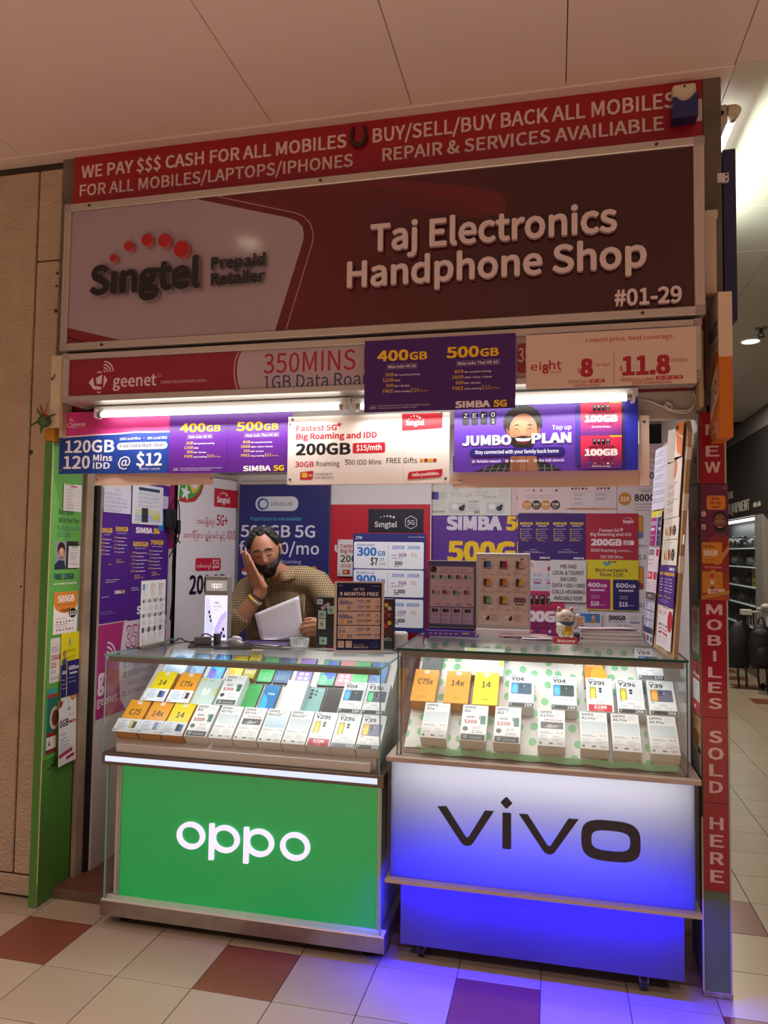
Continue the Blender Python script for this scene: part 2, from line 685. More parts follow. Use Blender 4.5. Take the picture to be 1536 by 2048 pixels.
# ceiling in panels
CEIL = mat('ceiling_panel_paint', 'ecd9d2', 0.35, bump=0.05, scale=8)
ceil = struct('ceiling', bbox(new_bm(), -4, 9, -6, 13, 3.36, 3.42), mat('ceiling_void', '3a322c', 0.9))
xs = [-4, -2.03, -1.43, -0.83, -0.232, 0.988, 1.588, 2.19, 2.79, 3.39, 3.99, 4.6]
for a, b in zip(xs, xs[1:]):
    for y0, y1 in ((-6, -2.4), (-2.4, 0.05)):
        obj('panel', bbox(new_bm(), a + 0.0015, b - 0.0015, y0 + 0.0015, y1 - 0.002, 3.342, 3.362, 0.0015), CEIL, ceil)
obj('edge_trim', bbox(new_bm(), -4, 2.79, 0.051, 0.135, 3.335, 3.36, 0.002), CEIL, ceil)
obj('panel', bbox(new_bm(), -4, 2.79, 0.14, 13, 3.342, 3.362), CEIL, ceil)
CEIL2 = mat('corridor_ceiling_paint', 'd8d5c8', 0.4)
for k in range(13):
    for a, b in ((2.793, 3.392), (3.395, 3.995), (3.998, 4.65)):
        obj('panel', bbox(new_bm(), a, b, 0.055 + 0.6 * k, 0.652 + 0.6 * k, 3.343, 3.362, 0.0015), CEIL2, ceil)

# inside of the kiosk
INW = mat('kiosk_wall_paint', 'd6cfcb', 0.55, bump=0.05, scale=20, var=0.05)
struct('wall_kiosk_left', bbox(new_bm(), -0.02, 0.03, 0.362, 1.66, 0.04, 2.42), INW)
bm = bbox(new_bm(), 0.03, 2.60, 1.6, 1.66, 0.04, 2.42)
bbox(bm, 2.60, 2.75, 1.6, 1.66, 0.04, 2.175)
bbox(bm, 2.60, 2.75, 1.6, 1.66, 2.335, 2.42)
struct('wall_back', bm, INW)
struct('wall_kiosk_right', bbox(new_bm(), 2.735, 2.755, 0.33, 1.6, 0.04, 2.42), INW)
struct('ceiling_kiosk', bbox(new_bm(), -0.02, 2.755, 0.16, 1.66, 2.42, 2.45), INW)
struct('trim_3', bbox(new_bm(), 0.0, 2.66, 0.122, 0.16, 2.055, 2.16, 0.002), mat('soffit_board', 'b3aba4', 0.5, var=0.08, scale=20))
struct('trim_4', bbox(new_bm(), -0.018, 0.006, 0.278, 0.335, 0.032, 2.05, 0.002), WOOD)
struct('trim_5', bbox(new_bm(), -0.02, 0.02, 0.335, 0.362, 0.04, 2.05), mat('black_gap_strip', '0b0b0c', 0.8))  # plain black strip closing the gap beside the timber post
struct('trim_6', bbox(new_bm(), 2.662, 2.70, 0.26, 0.33, 0.04, 2.06), mat('timber_jamb', '8d7c69', 0.6, var=0.2))
struct('trim_7', bbox(new_bm(), 0.03, 0.62, 1.585, 1.6, 2.03, 2.05), mat('grey_ledge', '8d8f8a', 0.5))

# ---------------- across the corridor: a camera shop with lit cases
FASCIA = mat('dark_shop_fascia', '1d1a18', 0.45)
struct('wall_corridor', bbox(new_bm(), 4.95, 5.1, 2, 13, 0, 3.35), mat('dark_shop_inside', '2b2826', 0.7))
struct('wall_corridor_end', bbox(new_bm(), 2.6, 9, 12.8, 13, 0, 3.35), mat('far_wall_paint', '8a8078', 0.7))
struct('trim_8', bbox(new_bm(), 4.60, 4.95, 2, 12.8, 3.1, 3.345), mat('bulkhead_paint', '5d5751', 0.6))


# ================================================================== signs on the facade
class WallPrint(Canvas):
    """a Canvas in metres whose points are given as places on the wall (x, y, z)"""

    def __init__(s, R, bg, **k):
        s.R = R
        Canvas.__init__(s, R[1] - R[0], R[3] - R[2], R[1] - R[0], R[3] - R[2], bg, **k)

    def u(s, p):
        return (p[0] - s.R[0], s.R[3] - p[2])

    def wpoly(s, pts, col):
        return s.poly([s.u(p) for p in pts], col)

    def wtext(s, t, a, b, h, col, bold=0.02, **k):
        return s.text(t, a[0] - s.R[0], s.R[3] - (a[2] + b[2]) / 2, h, col, w=b[0] - a[0], b=bold, **k)


def arc_pts(c, r, a0, a1, n=6):
    return [(c[0] + r * math.cos(rad(a0 + (a1 - a0) * i / n)), c[1], c[2] + r * math.sin(rad(a0 + (a1 - a0) * i / n))) for i in range(n + 1)]


# red banner above the sign
R = (0.002, 2.686, 3.10, 3.334)
c = WallPrint(R, 'a3182a', t=0.004)
c.rect(R[1] - R[0] - 0.075, 0.075, 0.075, 0.085, 'd8c8c0')
W1 = 'e3cfc8'
c.wtext('WE PAY $$$ CASH FOR ALL MOBILES', (0.042, 0.100, 3.237), (1.301, 0.100, 3.231), 0.055, W1, 0.025)
c.wtext('FOR ALL MOBILES/LAPTOPS/IPHONES', (0.037, 0.100, 3.151), (1.330, 0.100, 3.147), 0.052, W1, 0.02)
c.wtext('BUY/SELL/BUY BACK ALL MOBILES', (1.414, 0.100, 3.239), (2.593, 0.100, 3.240), 0.058, W1, 0.02)
c.wtext('REPAIR & SERVICES AVAILIABLE', (1.456, 0.100, 3.154), (2.550, 0.100, 3.158), 0.052, W1, 0.02)
tag(c.make('banner', (R[0], 0.105, R[2]), 0, VINYL), 'long red vinyl banner with white capitals under the ceiling, above the large shop sign', 'banner')

# big light box sign
SX0, SX1, SZ0, SZ1, SY = 0.097, 2.658, 2.383, 3.02, -0.07
sign = thing('shop_sign', 'large maroon and white framed shop sign with raised letters across the front', 'sign', (SX0, SY, SZ0))
R = (SX0 + 0.03, SX1 - 0.034, SZ0 + 0.03, SZ1 - 0.03)
c = WallPrint(R, '4a1219', t=0.02)
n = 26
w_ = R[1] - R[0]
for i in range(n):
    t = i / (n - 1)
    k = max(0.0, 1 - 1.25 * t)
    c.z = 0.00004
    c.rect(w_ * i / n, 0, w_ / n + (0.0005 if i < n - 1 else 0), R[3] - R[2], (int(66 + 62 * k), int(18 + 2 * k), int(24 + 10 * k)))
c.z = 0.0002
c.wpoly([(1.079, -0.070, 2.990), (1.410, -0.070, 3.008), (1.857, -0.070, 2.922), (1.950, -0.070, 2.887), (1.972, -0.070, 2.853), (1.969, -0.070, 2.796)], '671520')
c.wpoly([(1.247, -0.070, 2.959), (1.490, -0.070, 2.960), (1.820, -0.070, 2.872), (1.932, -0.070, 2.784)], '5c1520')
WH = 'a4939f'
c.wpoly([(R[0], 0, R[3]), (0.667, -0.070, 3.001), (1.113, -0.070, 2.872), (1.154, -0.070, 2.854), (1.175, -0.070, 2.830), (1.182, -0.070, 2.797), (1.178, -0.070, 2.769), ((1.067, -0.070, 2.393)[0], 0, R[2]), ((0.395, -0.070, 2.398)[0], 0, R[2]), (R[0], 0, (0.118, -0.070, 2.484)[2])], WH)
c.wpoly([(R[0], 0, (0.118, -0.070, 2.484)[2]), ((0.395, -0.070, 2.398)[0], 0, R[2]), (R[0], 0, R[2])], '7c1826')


def thin(c, pts, th, col):
    for a, b in zip(pts, pts[1:]):
        d = Vector((b[0] - a[0], 0, b[2] - a[2]))
        nrm = Vector((-d.z, 0, d.x)).normalized() * th / 2
        c.z -= c.step
        c.wpoly([(a[0] + nrm.x, 0, a[2] + nrm.z), (b[0] + nrm.x, 0, b[2] + nrm.z), (b[0] - nrm.x, 0, b[2] - nrm.z), (a[0] - nrm.x, 0, a[2] - nrm.z)], col)


thin(c, [(0.786, -0.070, 2.995), (1.140, -0.070, 2.890), (1.178, -0.070, 2.872), (1.208, -0.070, 2.839), (1.221, -0.070, 2.798), (1.218, -0.070, 2.762), (1.105, -0.070, 2.389)], 0.0035, 'b98a92')
thin(c, [(0.119, -0.070, 2.447), (0.266, -0.070, 2.396)], 0.003, 'b98a92')
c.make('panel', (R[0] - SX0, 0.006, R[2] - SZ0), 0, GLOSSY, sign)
for x0, x1, z0, z1 in ((SX0 + 0.012, SX1 - 0.012, SZ1 - 0.032, SZ1), (SX0 + 0.012, SX1 - 0.012, SZ0, SZ0 + 0.032), (SX0, SX0 + 0.032, SZ0 + 0.012, SZ1 - 0.012), (SX1 - 0.036, SX1, SZ0 + 0.012, SZ1 - 0.012)):
    bm = bbox(new_bm(), x0, x1, SY - 0.004, 0.1, z0, z1, 0.003)
    wide = x1 - x0 > z1 - z0
    for q in (0.35, 0.65):
        if wide:
            zz = z0 + (z1 - z0) * q
            bbox(bm, x0, x1, SY - 0.006, SY, zz - 0.002, zz + 0.002)
        else:
            xx = x0 + (x1 - x0) * q
            bbox(bm, xx - 0.002, xx + 0.002, SY - 0.006, SY, z0, z1)
    obj('frame_rail', bm, ALU, sign)
CAP = mat('grey_corner_cap', '9b938d', 0.45)
for x in (SX0, SX1 - 0.034):
    for z in (SZ0, SZ1 - 0.034):
        obj('corner_cap', bbox(new_bm(), x - 0.001, x + 0.035, SY - 0.007, 0.1, z - 0.001, z + 0.035, 0.006, 2), CAP, sign)
obj('box_back', bbox(new_bm(), SX0 + 0.02, SX1 - 0.02, -0.035, 0.1, SZ0 + 0.02, SZ1 - 0.02), mat('sign_box_tin', '6e6660', 0.6), sign)
for x, z in ((0.22, SZ1 - 0.016), (1.25, SZ1 - 0.016), (2.50, SZ1 - 0.016), (0.30, SZ0 + 0.016), (2.45, SZ0 + 0.016)):
    obj('screw', tube(new_bm(), [(x, SY - 0.009, z), (x, SY, z)], 0.006, 8), mat('screw_head', '4b4641', 0.4, metal=0.6), sign)


def raised(t, a, b, h, mface, mside, depth, parent, bold=0.03, standoff=0.0, name='letter'):
    """each raised letter is a mesh of its own; baseline from place a to place b"""
    vs, fs, x0, x1 = glyphs(t, bold, 'sans', 3)
    k = (b[0] - a[0]) / ((x1 - x0) * h)
    bar = glyphs('|', bold, 'sans', 3)[3]
    zb = (a[2] + b[2]) / 2
    for i, ch in enumerate(t):
        if ch == ' ':
            continue
        st = 0.0 if i == 0 else glyphs(t[:i] + '|', bold, 'sans', 3)[3] - bar
        e = depth / 2 / h
        gv, gf, _a, _b = glyphs(ch, bold, 'sans', 3, CAP_H * e)
        me = bpy.data.meshes.new(name)
        ox = a[0] + (st - x0) * h * k
        px, py, pz = parent.location
        me.from_pydata([(ox + v[0] * h * k - px, SY - standoff - depth / 2 - v[2] * h - py, zb + v[1] * h - pz) for v in gv], [], [f for f in gf])
        me.materials.append(mface)
        me.materials.append(mside)
        for p in me.polygons:
            if abs(p.normal.y) < 0.5:
                p.material_index = 1
        o = bpy.data.objects.new(name, me)
        COL.objects.link(o)
        o.parent = parent


LW, LWS = mat('white_letter_face', 'd9c7c9', 0.4), mat('white_letter_side', 'b5a0a4', 0.5)
LK, LKS = mat('black_letter_face', '17171c', 0.35), mat('clear_letter_side', '8d7e84', 0.2)
raised('Taj Electronics', (1.459, -0.090, 2.698), (2.365, -0.090, 2.703), 0.098, LW, LWS, 0.018, sign, 0.028)
raised('Handphone Shop', (1.368, -0.090, 2.562), (2.464, -0.090, 2.568), 0.095, LW, LWS, 0.018, sign, 0.028)
raised('#01-29', (2.354, -0.090, 2.429), (2.579, -0.090, 2.429), 0.054, LW, LWS, 0.016, sign, 0.03)
raised('S\u0131ngtel', (0.245, -0.090, 2.616), (0.752, -0.090, 2.609), 0.113, LK, LKS, 0.02, sign, 0.042)
raised('Prepaid', (0.794, -0.090, 2.680), (1.028, -0.090, 2.679), 0.047, LK, LKS, 0.014, sign, 0.03)
raised('Retailer', (0.795, -0.090, 2.615), (1.028, -0.090, 2.612), 0.047, LK, LKS, 0.014, sign, 0.03)
RD, RDS = mat('red_dot_face', 'b0121f', 0.35), mat('red_dot_side', 'c96a70', 0.3)
for p, r in (((0.352, -0.090, 2.759), 0.0165), ((0.422, -0.090, 2.804), 0.0205), ((0.507, -0.090, 2.823), 0.0255), ((0.587, -0.090, 2.814), 0.028), ((0.665, -0.090, 2.771), 0.034)):
    bm = tube(new_bm(), [(p[0], SY - 0.022, p[2]), (p[0], SY, p[2])], r, 24)
    o = obj('disc', bm, [RD, RDS], sign)
    for q in o.data.polygons:
        q.material_index = 0 if abs(q.normal.y) > 0.5 else 1

# second, lower light box
s2 = thing('light_box_sign', 'narrow red and white light box sign under the large sign', 'sign', (0.11, -0.06, 2.165))
R = (0.135, 2.62, 2.185, 2.348)
c = WallPrint(R, '8c1c30', t=0.02)
a = (0.904, -0.060, 2.258)
c.wpoly([(a[0] + 0.02, 0, R[3]), (a[0] + 0.004, 0, 2.31), (a[0], 0, 2.265), (a[0] + 0.006, 0, 2.22), (a[0] + 0.02, 0, R[2]), (R[1], 0, R[2]), (R[1], 0, R[3])], 'b3a2ad')
thin(c, [(a[0] + 0.008, 0, R[3]), (a[0] - 0.008, 0, 2.31), (a[0] - 0.012, 0, 2.265), (a[0] - 0.006, 0, 2.22), (a[0] + 0.008, 0, R[2])], 0.004, 'c4b2bd')
c.wtext('350MINS IDD', (1.019, -0.060, 2.259), (1.576, -0.060, 2.242), 0.078, 'a21f3a', 0.005)
c.wtext('1GB Data Roaming', (1.021, -0.060, 2.193), (1.576, -0.060, 2.181), 0.053, '33406e', 0.005)
c.rect((2.014, -0.060, 2.312)[0] - R[0], 0.03, 0.2, 0.11, '9c1f33', 0.012)
c.wtext('350', (2.017, -0.060, 2.252), (2.087, -0.060, 2.249), 0.05, 'd9c3c8', 0.01)
c.wtext('geenet', (0.346, -0.060, 2.221), (0.547, -0.060, 2.224), 0.048, 'd6c4c9', 0.02)
c.wtext('CONNECTING YOUR DIGITAL WORLD', (0.567, -0.060, 2.227), (0.773, -0.060, 2.229), 0.011, 'd6c4c9', 0.0)
c.ring((0.560, -0.060, 2.263)[0] - R[0], R[3] - (0.560, -0.060, 2.263)[2], 0.007, 0.0015, 'd6c4c9', 12)
g = (0.286, -0.060, 2.243)
gx, gz = g[0] - R[0], R[3] - g[2]
c.poly([(gx - 0.055, gz - 0.002), (gx - 0.036, gz - 0.025), (gx - 0.033, gz - 0.012), (gx - 0.028, gz + 0.012), (gx + 0.006, gz + 0.018), (gx + 0.004, gz + 0.03), (gx - 0.03, gz + 0.027)], 'd6c4c9')
c.poly([(gx - 0.022, gz - 0.02), (gx + 0.008, gz - 0.035), (gx + 0.006, gz + 0.004), (gx - 0.016, gz + 0.006)], 'd6c4c9')
c.poly([(gx + 0.017, gz - 0.032), (gx + 0.034, gz - 0.012), (gx + 0.014, gz + 0.026)], 'd6c4c9')
c.poly([(gx - 0.02, gz - 0.042), (gx - 0.006, gz - 0.05), (gx + 0.01, gz - 0.042)], 'd6c4c9')
c.poly([(gx - 0.018, gz + 0.038), (gx + 0.008, gz + 0.038), (gx - 0.006, gz + 0.046)], 'd6c4c9')
for r in (0.012, 0.025, 0.038, 0.051):
    c.ring(gx + 0.012, gz - 0.042, r, 0.006, 'd6c4c9', 8, -85, -5)
c.make('panel', (R[0] - 0.11, 0.006, R[2] - 2.165), 0, GLOSSY, s2)
for x0, x1, z0, z1 in ((0.115, 2.64, 2.345, 2.372), (0.115, 2.64, 2.165, 2.19), (0.11, 0.14, 2.17, 2.37), (2.615, 2.645, 2.17, 2.37)):
    obj('frame_rail', bbox(new_bm(), x0, x1, -0.066, 0.1, z0, z1, 0.003), ALU, s2)
for x in (0.108, 2.617):
    for z in (2.163, 2.345):
        obj('corner_cap', bbox(new_bm(), x, x + 0.03, -0.069, 0.1, z, z + 0.029, 0.005, 2), CAP, s2)
obj('box_back', bbox(new_bm(), 0.13, 2.63, -0.03, 0.1, 2.175, 2.36), mat('sign_box_tin'), s2)

# horseshoe and alarm siren on the banner
p = (1.356, 0.100, 3.272)
bm = tube(new_bm(), [(p[0] + 0.031 * math.sin(a), 0.094, p[2] - 0.01 - 0.034 * math.cos(a) + (0.02 if abs(a) > 2 else 0)) for a in [rad(-140 + 280 * i / 16) for i in range(17)]], [0.006 + 0.004 * math.sin(PI * i / 16) for i in range(17)], 8)
o = obj('horseshoe', bm, mat('rusted_iron', '4a2f20', 0.6, metal=0.4, bump=0.3, scale=120, var=0.3), None, True)
tag(o, 'small rusty horseshoe fixed to the middle of the red banner', 'horseshoe')

p = (2.617, 0.090, 3.229)
al = thing('alarm_siren', 'cream and blue alarm siren box at the right end of the red banner', 'alarm', (p[0], 0.1, p[2] - 0.07))
x0, x1, z0, z1 = p[0] - 0.042, p[0] + 0.042, p[2] - 0.07, p[2] + 0.07
obj('casing', bbox(new_bm(), x0, x1, 0.055, 0.102, z0 + 0.04, z1, 0.012, 3), CREAMP, al)
wave = [(x0 - 0.002, z0), (x1 + 0.002, z0 + 0.004), (x1 + 0.003, z0 + 0.092), (x1 - 0.012, z0 + 0.086), (x1 - 0.024, z0 + 0.07), (p[0], z0 + 0.062), (x0 + 0.022, z0 + 0.068), (x0 + 0.014, z0 + 0.08), (x0 - 0.002, z0 + 0.082)]
obj('strobe_lens', prism(new_bm(), wave, 0.042, 0.1), mat('blue_lens', '1c2a6a', 0.2, spec=0.6), al)
obj('screw', tube(new_bm(), [(p[0], 0.052, z1 - 0.015), (p[0], 0.058, z1 - 0.015)], 0.004, 8), DARK, al)

# ---------------- posters hung in front of the lower sign
PUR, YEL, WHT = '44146e', 'f0c419', 'efe8f2'


def plan_cols(c, x, W, big, sub, rows, price, days, k=1.0):
    """one column of the purple plan poster"""
    c.text(big[:3], x, 46 * k, 22 * k, YEL, w=64 * k, b=0.035)
    c.text('GB', x + 66 * k, 46 * k, 16 * k, YEL, w=36 * k, b=0.035)
    c.rect(x + 20 * k, 54 * k, W, 11 * k, 'b9a3cc')
    c.rect(x + 20.5 * k, 54.5 * k, W - k, 10 * k, PUR)
    c.text(sub, x + 20 * k + W / 2, 62.5 * k, 6 * k, WHT, w=W - 6 * k, al='c', b=0.02)
    for i, (a, b) in enumerate(rows):
        y = (80 + 12 * i) * k
        c.text(a, x + 34 * k, y, 7 * k, YEL, al='r', b=0.005)
        c.text(b, x + 36 * k, y, 3.6 * k, WHT, b=0.02)
    c.text(price, x + 86 * k, (80 + 36) * k, 7.5 * k, YEL, al='r', b=0.0)
    c.text(days, x + 87 * k, (80 + 36) * k, 3.2 * k, YEL, b=0.0)


def twin_poster(c, k=1.0):
    plan_cols(c, 26 * k, 62 * k, '400', 'Msia Indo HK SG', (('3GB', '60+ countries roaming'), ('12GB', 'APAC'), ('500', 'IDD + SG mins'), ('FREE', 'Voice roaming')), '$10', '/30 days', k)
    plan_cols(c, 166 * k, 84 * k, '500', 'Msia Indo Thai HK SG', (('8GB', '60+ countries roaming'), ('18GB', 'APAC + China + S.Korea'), ('600', 'IDD + SG mins'), ('FREE', 'Voice roaming')), '$12', '/30 days', k)
    c.text('SIMBA', 184 * k, 154 * k, 13 * k, WHT, w=68 * k, b=0.05)
    c.text('5G', 258 * k, 154 * k, 13 * k, YEL, w=26 * k, b=0.05)
    c.rect(12 * k, 143 * k, 14 * k, 9 * k, 'b9a3cc', 2)
    c.rect(12.6 * k, 143.6 * k, 12.8 * k, 7.8 * k, PUR, 2)
    c.text('eSIM', 14 * k, 149.6 * k, 3.2 * k, WHT, b=0.02)
    c.text('Plans include IDD Myanmar mins, APAC: Bangladesh, Hong Kong', 30 * k, 146 * k, 2.8 * k, WHT, w=104 * k)
    c.text('Indonesia, Malaysia, Taiwan, Thailand, Vietnam', 30 * k, 151 * k, 2.8 * k, WHT, w=78 * k)
    c.rect(144 * k, 4, 0.5, 150 * k, '3c1162')


c = sheet('hanging_poster', 'purple poster with yellow 400GB and 500GB hung in front of the lower light box', 'poster', (1.444, 2.010, 2.074, 2.349), -0.088, 300, 158, PUR, m=PAPER)
twin_poster(c)
c.place()

c = sheet('hanging_poster', 'cream poster with red 8 and 11.8 prices hung over the lower light box', 'poster', (2.047, 2.623, 2.140, 2.338), -0.088, 340, 128, 'd9c0b0', m=PAPER)
RD1 = 'a81c30'
c.text('Lowest price, best coverage.', 124, 24, 10, RD1, w=174, b=0.01)
c.text('ei', 10, 84, 18, RD1, w=22, b=0.01)
c.text('8', 34, 92, 20, RD1, w=13, b=0.04)
c.text('ht', 48, 84, 20, RD1, w=26, b=0.01)
c.text('telecom', 50, 92, 4.5, 'a84a50', w=25)
c.text('$', 106, 93, 9, RD1, b=0.02)
c.text('8', 112, 102, 38, RD1, w=26, b=0.05)
c.text('/30 days', 140, 81, 7.5, RD1, w=32, b=0.0)
c.text('288GB Data', 86, 118, 7.5, RD1, w=42, b=0.0)
c.rect(131, 110.5, 30, 8, 'b0283a', 2)
c.text('SG - MY', 134, 116.6, 4.6, 'e6cfc4', w=24, b=0.02)
c.text('12GB Roaming', 98, 127, 7, RD1, w=52, b=0.0)
c.rect(179.5, 52, 0.9, 72, '8a6a64')
c.text('$', 191, 93, 9, RD1, b=0.02)
c.text('11.8', 196, 103, 40, RD1, w=94, b=0.045)
c.text('/30 days', 291, 78, 7.5, RD1, w=33, b=0.0)
c.text('488GB Local data', 192, 118, 7.5, RD1, w=66, b=0.0)
c.rect(262, 109, 52, 8, 'b0283a', 2)
c.text('SG - MY - ID - TH', 266, 115, 4.6, 'e6cfc4', w=44, b=0.02)
c.text('26GB Roaming Data', 215, 126.5, 7.5, RD1, w=76, b=0.0)
c.place()

# ---------------- tubes under the sign
for i, (x0, x1) in enumerate(((0.205, 1.358), (1.362, 2.445))):
    z = 2.128 - 0.004 * i
    tl = thing('tube_light', ('left' if i == 0 else 'right') + ' fluorescent tube lit under the lower sign box' + (', above the blue and pink banner' if i == 0 else ', above the banner of a laughing man'), 'light', (x0, 0.02, z))
    obj('batten', bbox(new_bm(), x0, x1, 0.025, 0.062, z + 0.008, z + 0.034, 0.004, 1), WHITE, tl)
    obj('tube', tube(new_bm(), [(x0 + 0.03, 0.02 - 0.006 * i, z - 0.006), (x1 - 0.03, 0.02 - 0.006 * i, z - 0.006)], 0.0125, 12), LAMP, tl, True)
    for x in (x0 + 0.012, x1 - 0.026):
        obj('lamp_holder', bbox(new_bm(), x, x + 0.014, 0.004, 0.05, z - 0.022, z + 0.02, 0.003), WHITE, tl)
        obj('end_cap', tube(new_bm(), [(x + (0.014 if x < x0 + 0.1 else -0.016), 0.02 - 0.006 * i, z - 0.006), (x + (0.03 if x < x0 + 0.1 else 0), 0.02 - 0.006 * i, z - 0.006)], 0.0135, 10), STEEL, tl)

bm = new_bm()
for k in range(2):
    tube(bm, smooth_curve([(2.43, 0.116, 2.13), (2.48, 0.112, 2.128), (2.54, 0.108, 2.10), (2.58, 0.106, 2.085 - 0.006 * k), (2.63, 0.108, 2.085 - 0.008 * k), (2.655, 0.112, 2.12), (2.648, 0.116, 2.15)], 5), 0.0035, 6)
tube(bm, smooth_curve([(2.545, 0.10, 2.105), (2.56, 0.095, 2.085), (2.57, 0.10, 2.10), (2.55, 0.104, 2.115), (2.565, 0.108, 2.085)], 4), 0.005, 6)
tag(obj('power_cable', bm, CABLE, None, True), 'coiled white cable on the soffit beside the right tube', 'cable')


# ---------------- vinyl banners hung across the opening, under the tubes
def wavy(a, b, f, ph=0.0):
    return lambda u, v: a * 0.7 * math.sin(f * u + ph) + b * math.sin(2.1 * f * u + 1.3 + ph)


def grommets(c, pts, r):
    for x, y in pts:
        c.disc(x, y, r, '8c8884', n=12)
        c.disc(x, y, r * 0.55, '2a2a2c', n=10)


FOLD = mat('banner_backing', 'd5b7a4', 0.6, bump=0.1, scale=15)


def fold(name, label, x0, x1, z0, z1, y):
    c = Canvas(100, 10, x1 - x0, z1 - z0, 'd2b5a2', t=0.001, warp=wavy(0.004, 0.002, 7, x0), nx=24, ny=1)
    grommets(c, ((1.6, 6), (98.4, 6)), 0.8)
    return tag(c.make(name, (x0, y, z0), 0, VINYL), label, 'banner')


c = sheet('hanging_banner', 'pink and blue banner reading 120GB hung at the left end of the opening', 'banner', (0.008, 0.548, 1.873, 2.147), 0.07, 220, 127, '1d3f93', m=VINYL, warp=wavy(0.006, 0.003, 9), nx=36, ny=1)
c.poly([(0, 0), (220, 0), (220, 44), (150, 43), (60, 47), (0, 50)], 'cf3586')
c.poly([(0, 50), (60, 47), (150, 43), (220, 44), (220, 47), (150, 46), (60, 50), (0, 53)], 'e9c9dd')
c.text('geenet', 26, 29, 8, 'ecd3e2', w=26, b=0.02)
c.ring(20, 27, 5, 1.5, 'ecd3e2', 12)
for r in (3, 5.5, 8):
    c.ring(19, 20, r, 1.2, 'ecd3e2', 6, -85, -5)
c.text('connecting your digital world', 24, 33.5, 2, 'ecd3e2', w=28)
c.text('120GB', 12, 83, 24, 'ebe6ea', w=97, b=0.025)
c.text('1000 Local Mins  \u2022  100 Local SMS', 119, 59.5, 5, 'ebe6ea', w=96, b=0.015)
c.rect(114, 65, 102, 14.5, 'ebe6ea', 7)
c.text('Free Data Roll-Over', 120, 75, 7, '22345e', w=90, b=0.02)
c.text('120', 10, 116, 25, 'ebe6ea', w=54, b=0.025)
c.text('Mins', 70, 101, 12, 'ebe6ea', w=36, b=0.025)
c.text('IDD', 70, 117, 12.5, 'ebe6ea', w=32, b=0.025)
c.text('@', 117, 114, 22, 'ebe6ea', w=27, b=0.01)
c.text('$12', 156, 112, 24, 'ebe6ea', w=50, b=0.03)
c.text('Valid for 1 month', 162, 121, 4.5, 'ebe6ea', w=40)
grommets(c, ((4, 120),), 3.2)
c.place()
fold('banner_strip', 'pale backing strip showing under the pink and blue banner', 0.18, 0.745, 1.822, 1.885, 0.085)

c = sheet('hanging_banner', 'purple banner with yellow 400GB and 500GB under the left tube light', 'banner', (0.548, 1.100, 1.869, 2.117), 0.064, 300, 158, '5a1f88', m=VINYL, warp=wavy(0.003, 0.002, 6, 1), nx=30, ny=1)
PUR = '5a1f88'
twin_poster(c)
PUR = '44146e'
c.place()

c = sheet('hanging_banner', 'cream banner reading 200GB in black hung in the middle of the opening', 'banner', (1.087, 1.751, 1.816, 2.094), 0.055, 325, 140, 'e8dfd8', m=VINYL, warp=wavy(0.004, 0.0025, 8, 2), nx=36, ny=1)
RB = 'c0202e'
c.text('Fastest 5G', 17, 30, 11, RB, w=84, b=0.03)
c.poly([(103, 18), (106, 13), (107, 17), (113, 16), (108, 20), (107, 26), (105, 21), (98, 22)], RB)
c.text('Big Roaming and IDD', 17, 47, 11.5, RB, w=166, b=0.035)
c.text('200GB', 17, 79, 22, '1c1a1c', w=113, b=0.035)
c.rect(134, 57, 66, 21, RB, 3)
c.text('$15/mth', 141, 72, 10.5, 'efe6e2', w=52, b=0.035)
c.text('30GB', 16, 104, 10.5, RB, w=39, b=0.02)
c.text('Roaming', 60, 103, 10, '1c1a1c', w=48, b=0.0)
c.text('Up to', 118, 92, 3, '1c1a1c')
c.text('500 IDD Mins', 119, 101, 10, '1c1a1c', w=74, b=0.0)
c.text('FREE Gifts', 203, 99, 10, '1c1a1c', w=60, b=0.0)
for k, q in enumerate(('c9963a', 'a03030', 'd0a020', 'b03a2a')):
    c.rect(268 + 8.5 * k, 91, 7, 7, q, 1.5)
c.poly([(27, 115), (54, 112), (54, 126), (50, 130), (27, 130)], RB)
c.rect(30, 116, 12, 10, 'e0b83a', 1.5)
c.text('SIS', 44, 124, 4.5, 'e8dfd8', b=0.02)
c.text('Exclusively for', 58, 121, 4.5, '3a3436', w=37)
c.text('new SIM users', 58, 128, 4.5, '3a3436', w=38)
c.poly([(233, 1), (311, 1), (311, 31), (233, 35)], RB)


def singtel_mark(c, x, y, w, col='f0e6e4'):
    c.text('S\u0131ngtel', x, y, w * 0.27, col, w=w, b=0.04)
    for i, r in enumerate((0.025, 0.035, 0.045, 0.05, 0.058)):
        a = rad(205 + 30 * i)
        c.disc(x + w * 0.48 + w * 0.34 * math.cos(a), y - w * 0.24 + w * 0.26 * math.sin(a), w * r * 1.1, col, n=10)


singtel_mark(c, 240, 24, 36)
c.poly([(249, 117), (312, 112), (312, 121), (309, 127), (245, 132), (246, 121)], RB)
c.text('Hello possibilities.', 254, 126, 6, 'efe6e2', w=52, b=0.03, rot=-3)
c.rect(236, 40, 0.6, 96, 'c9bfb8')
grommets(c, ((9, 6), (6, 130), (318, 131), (4, 16), (309, 3)), 3)
c.place()
fold('banner_strip', 'pale backing strip showing under the cream banner in the middle', 1.09, 1.80, 1.815, 1.85, 0.075)


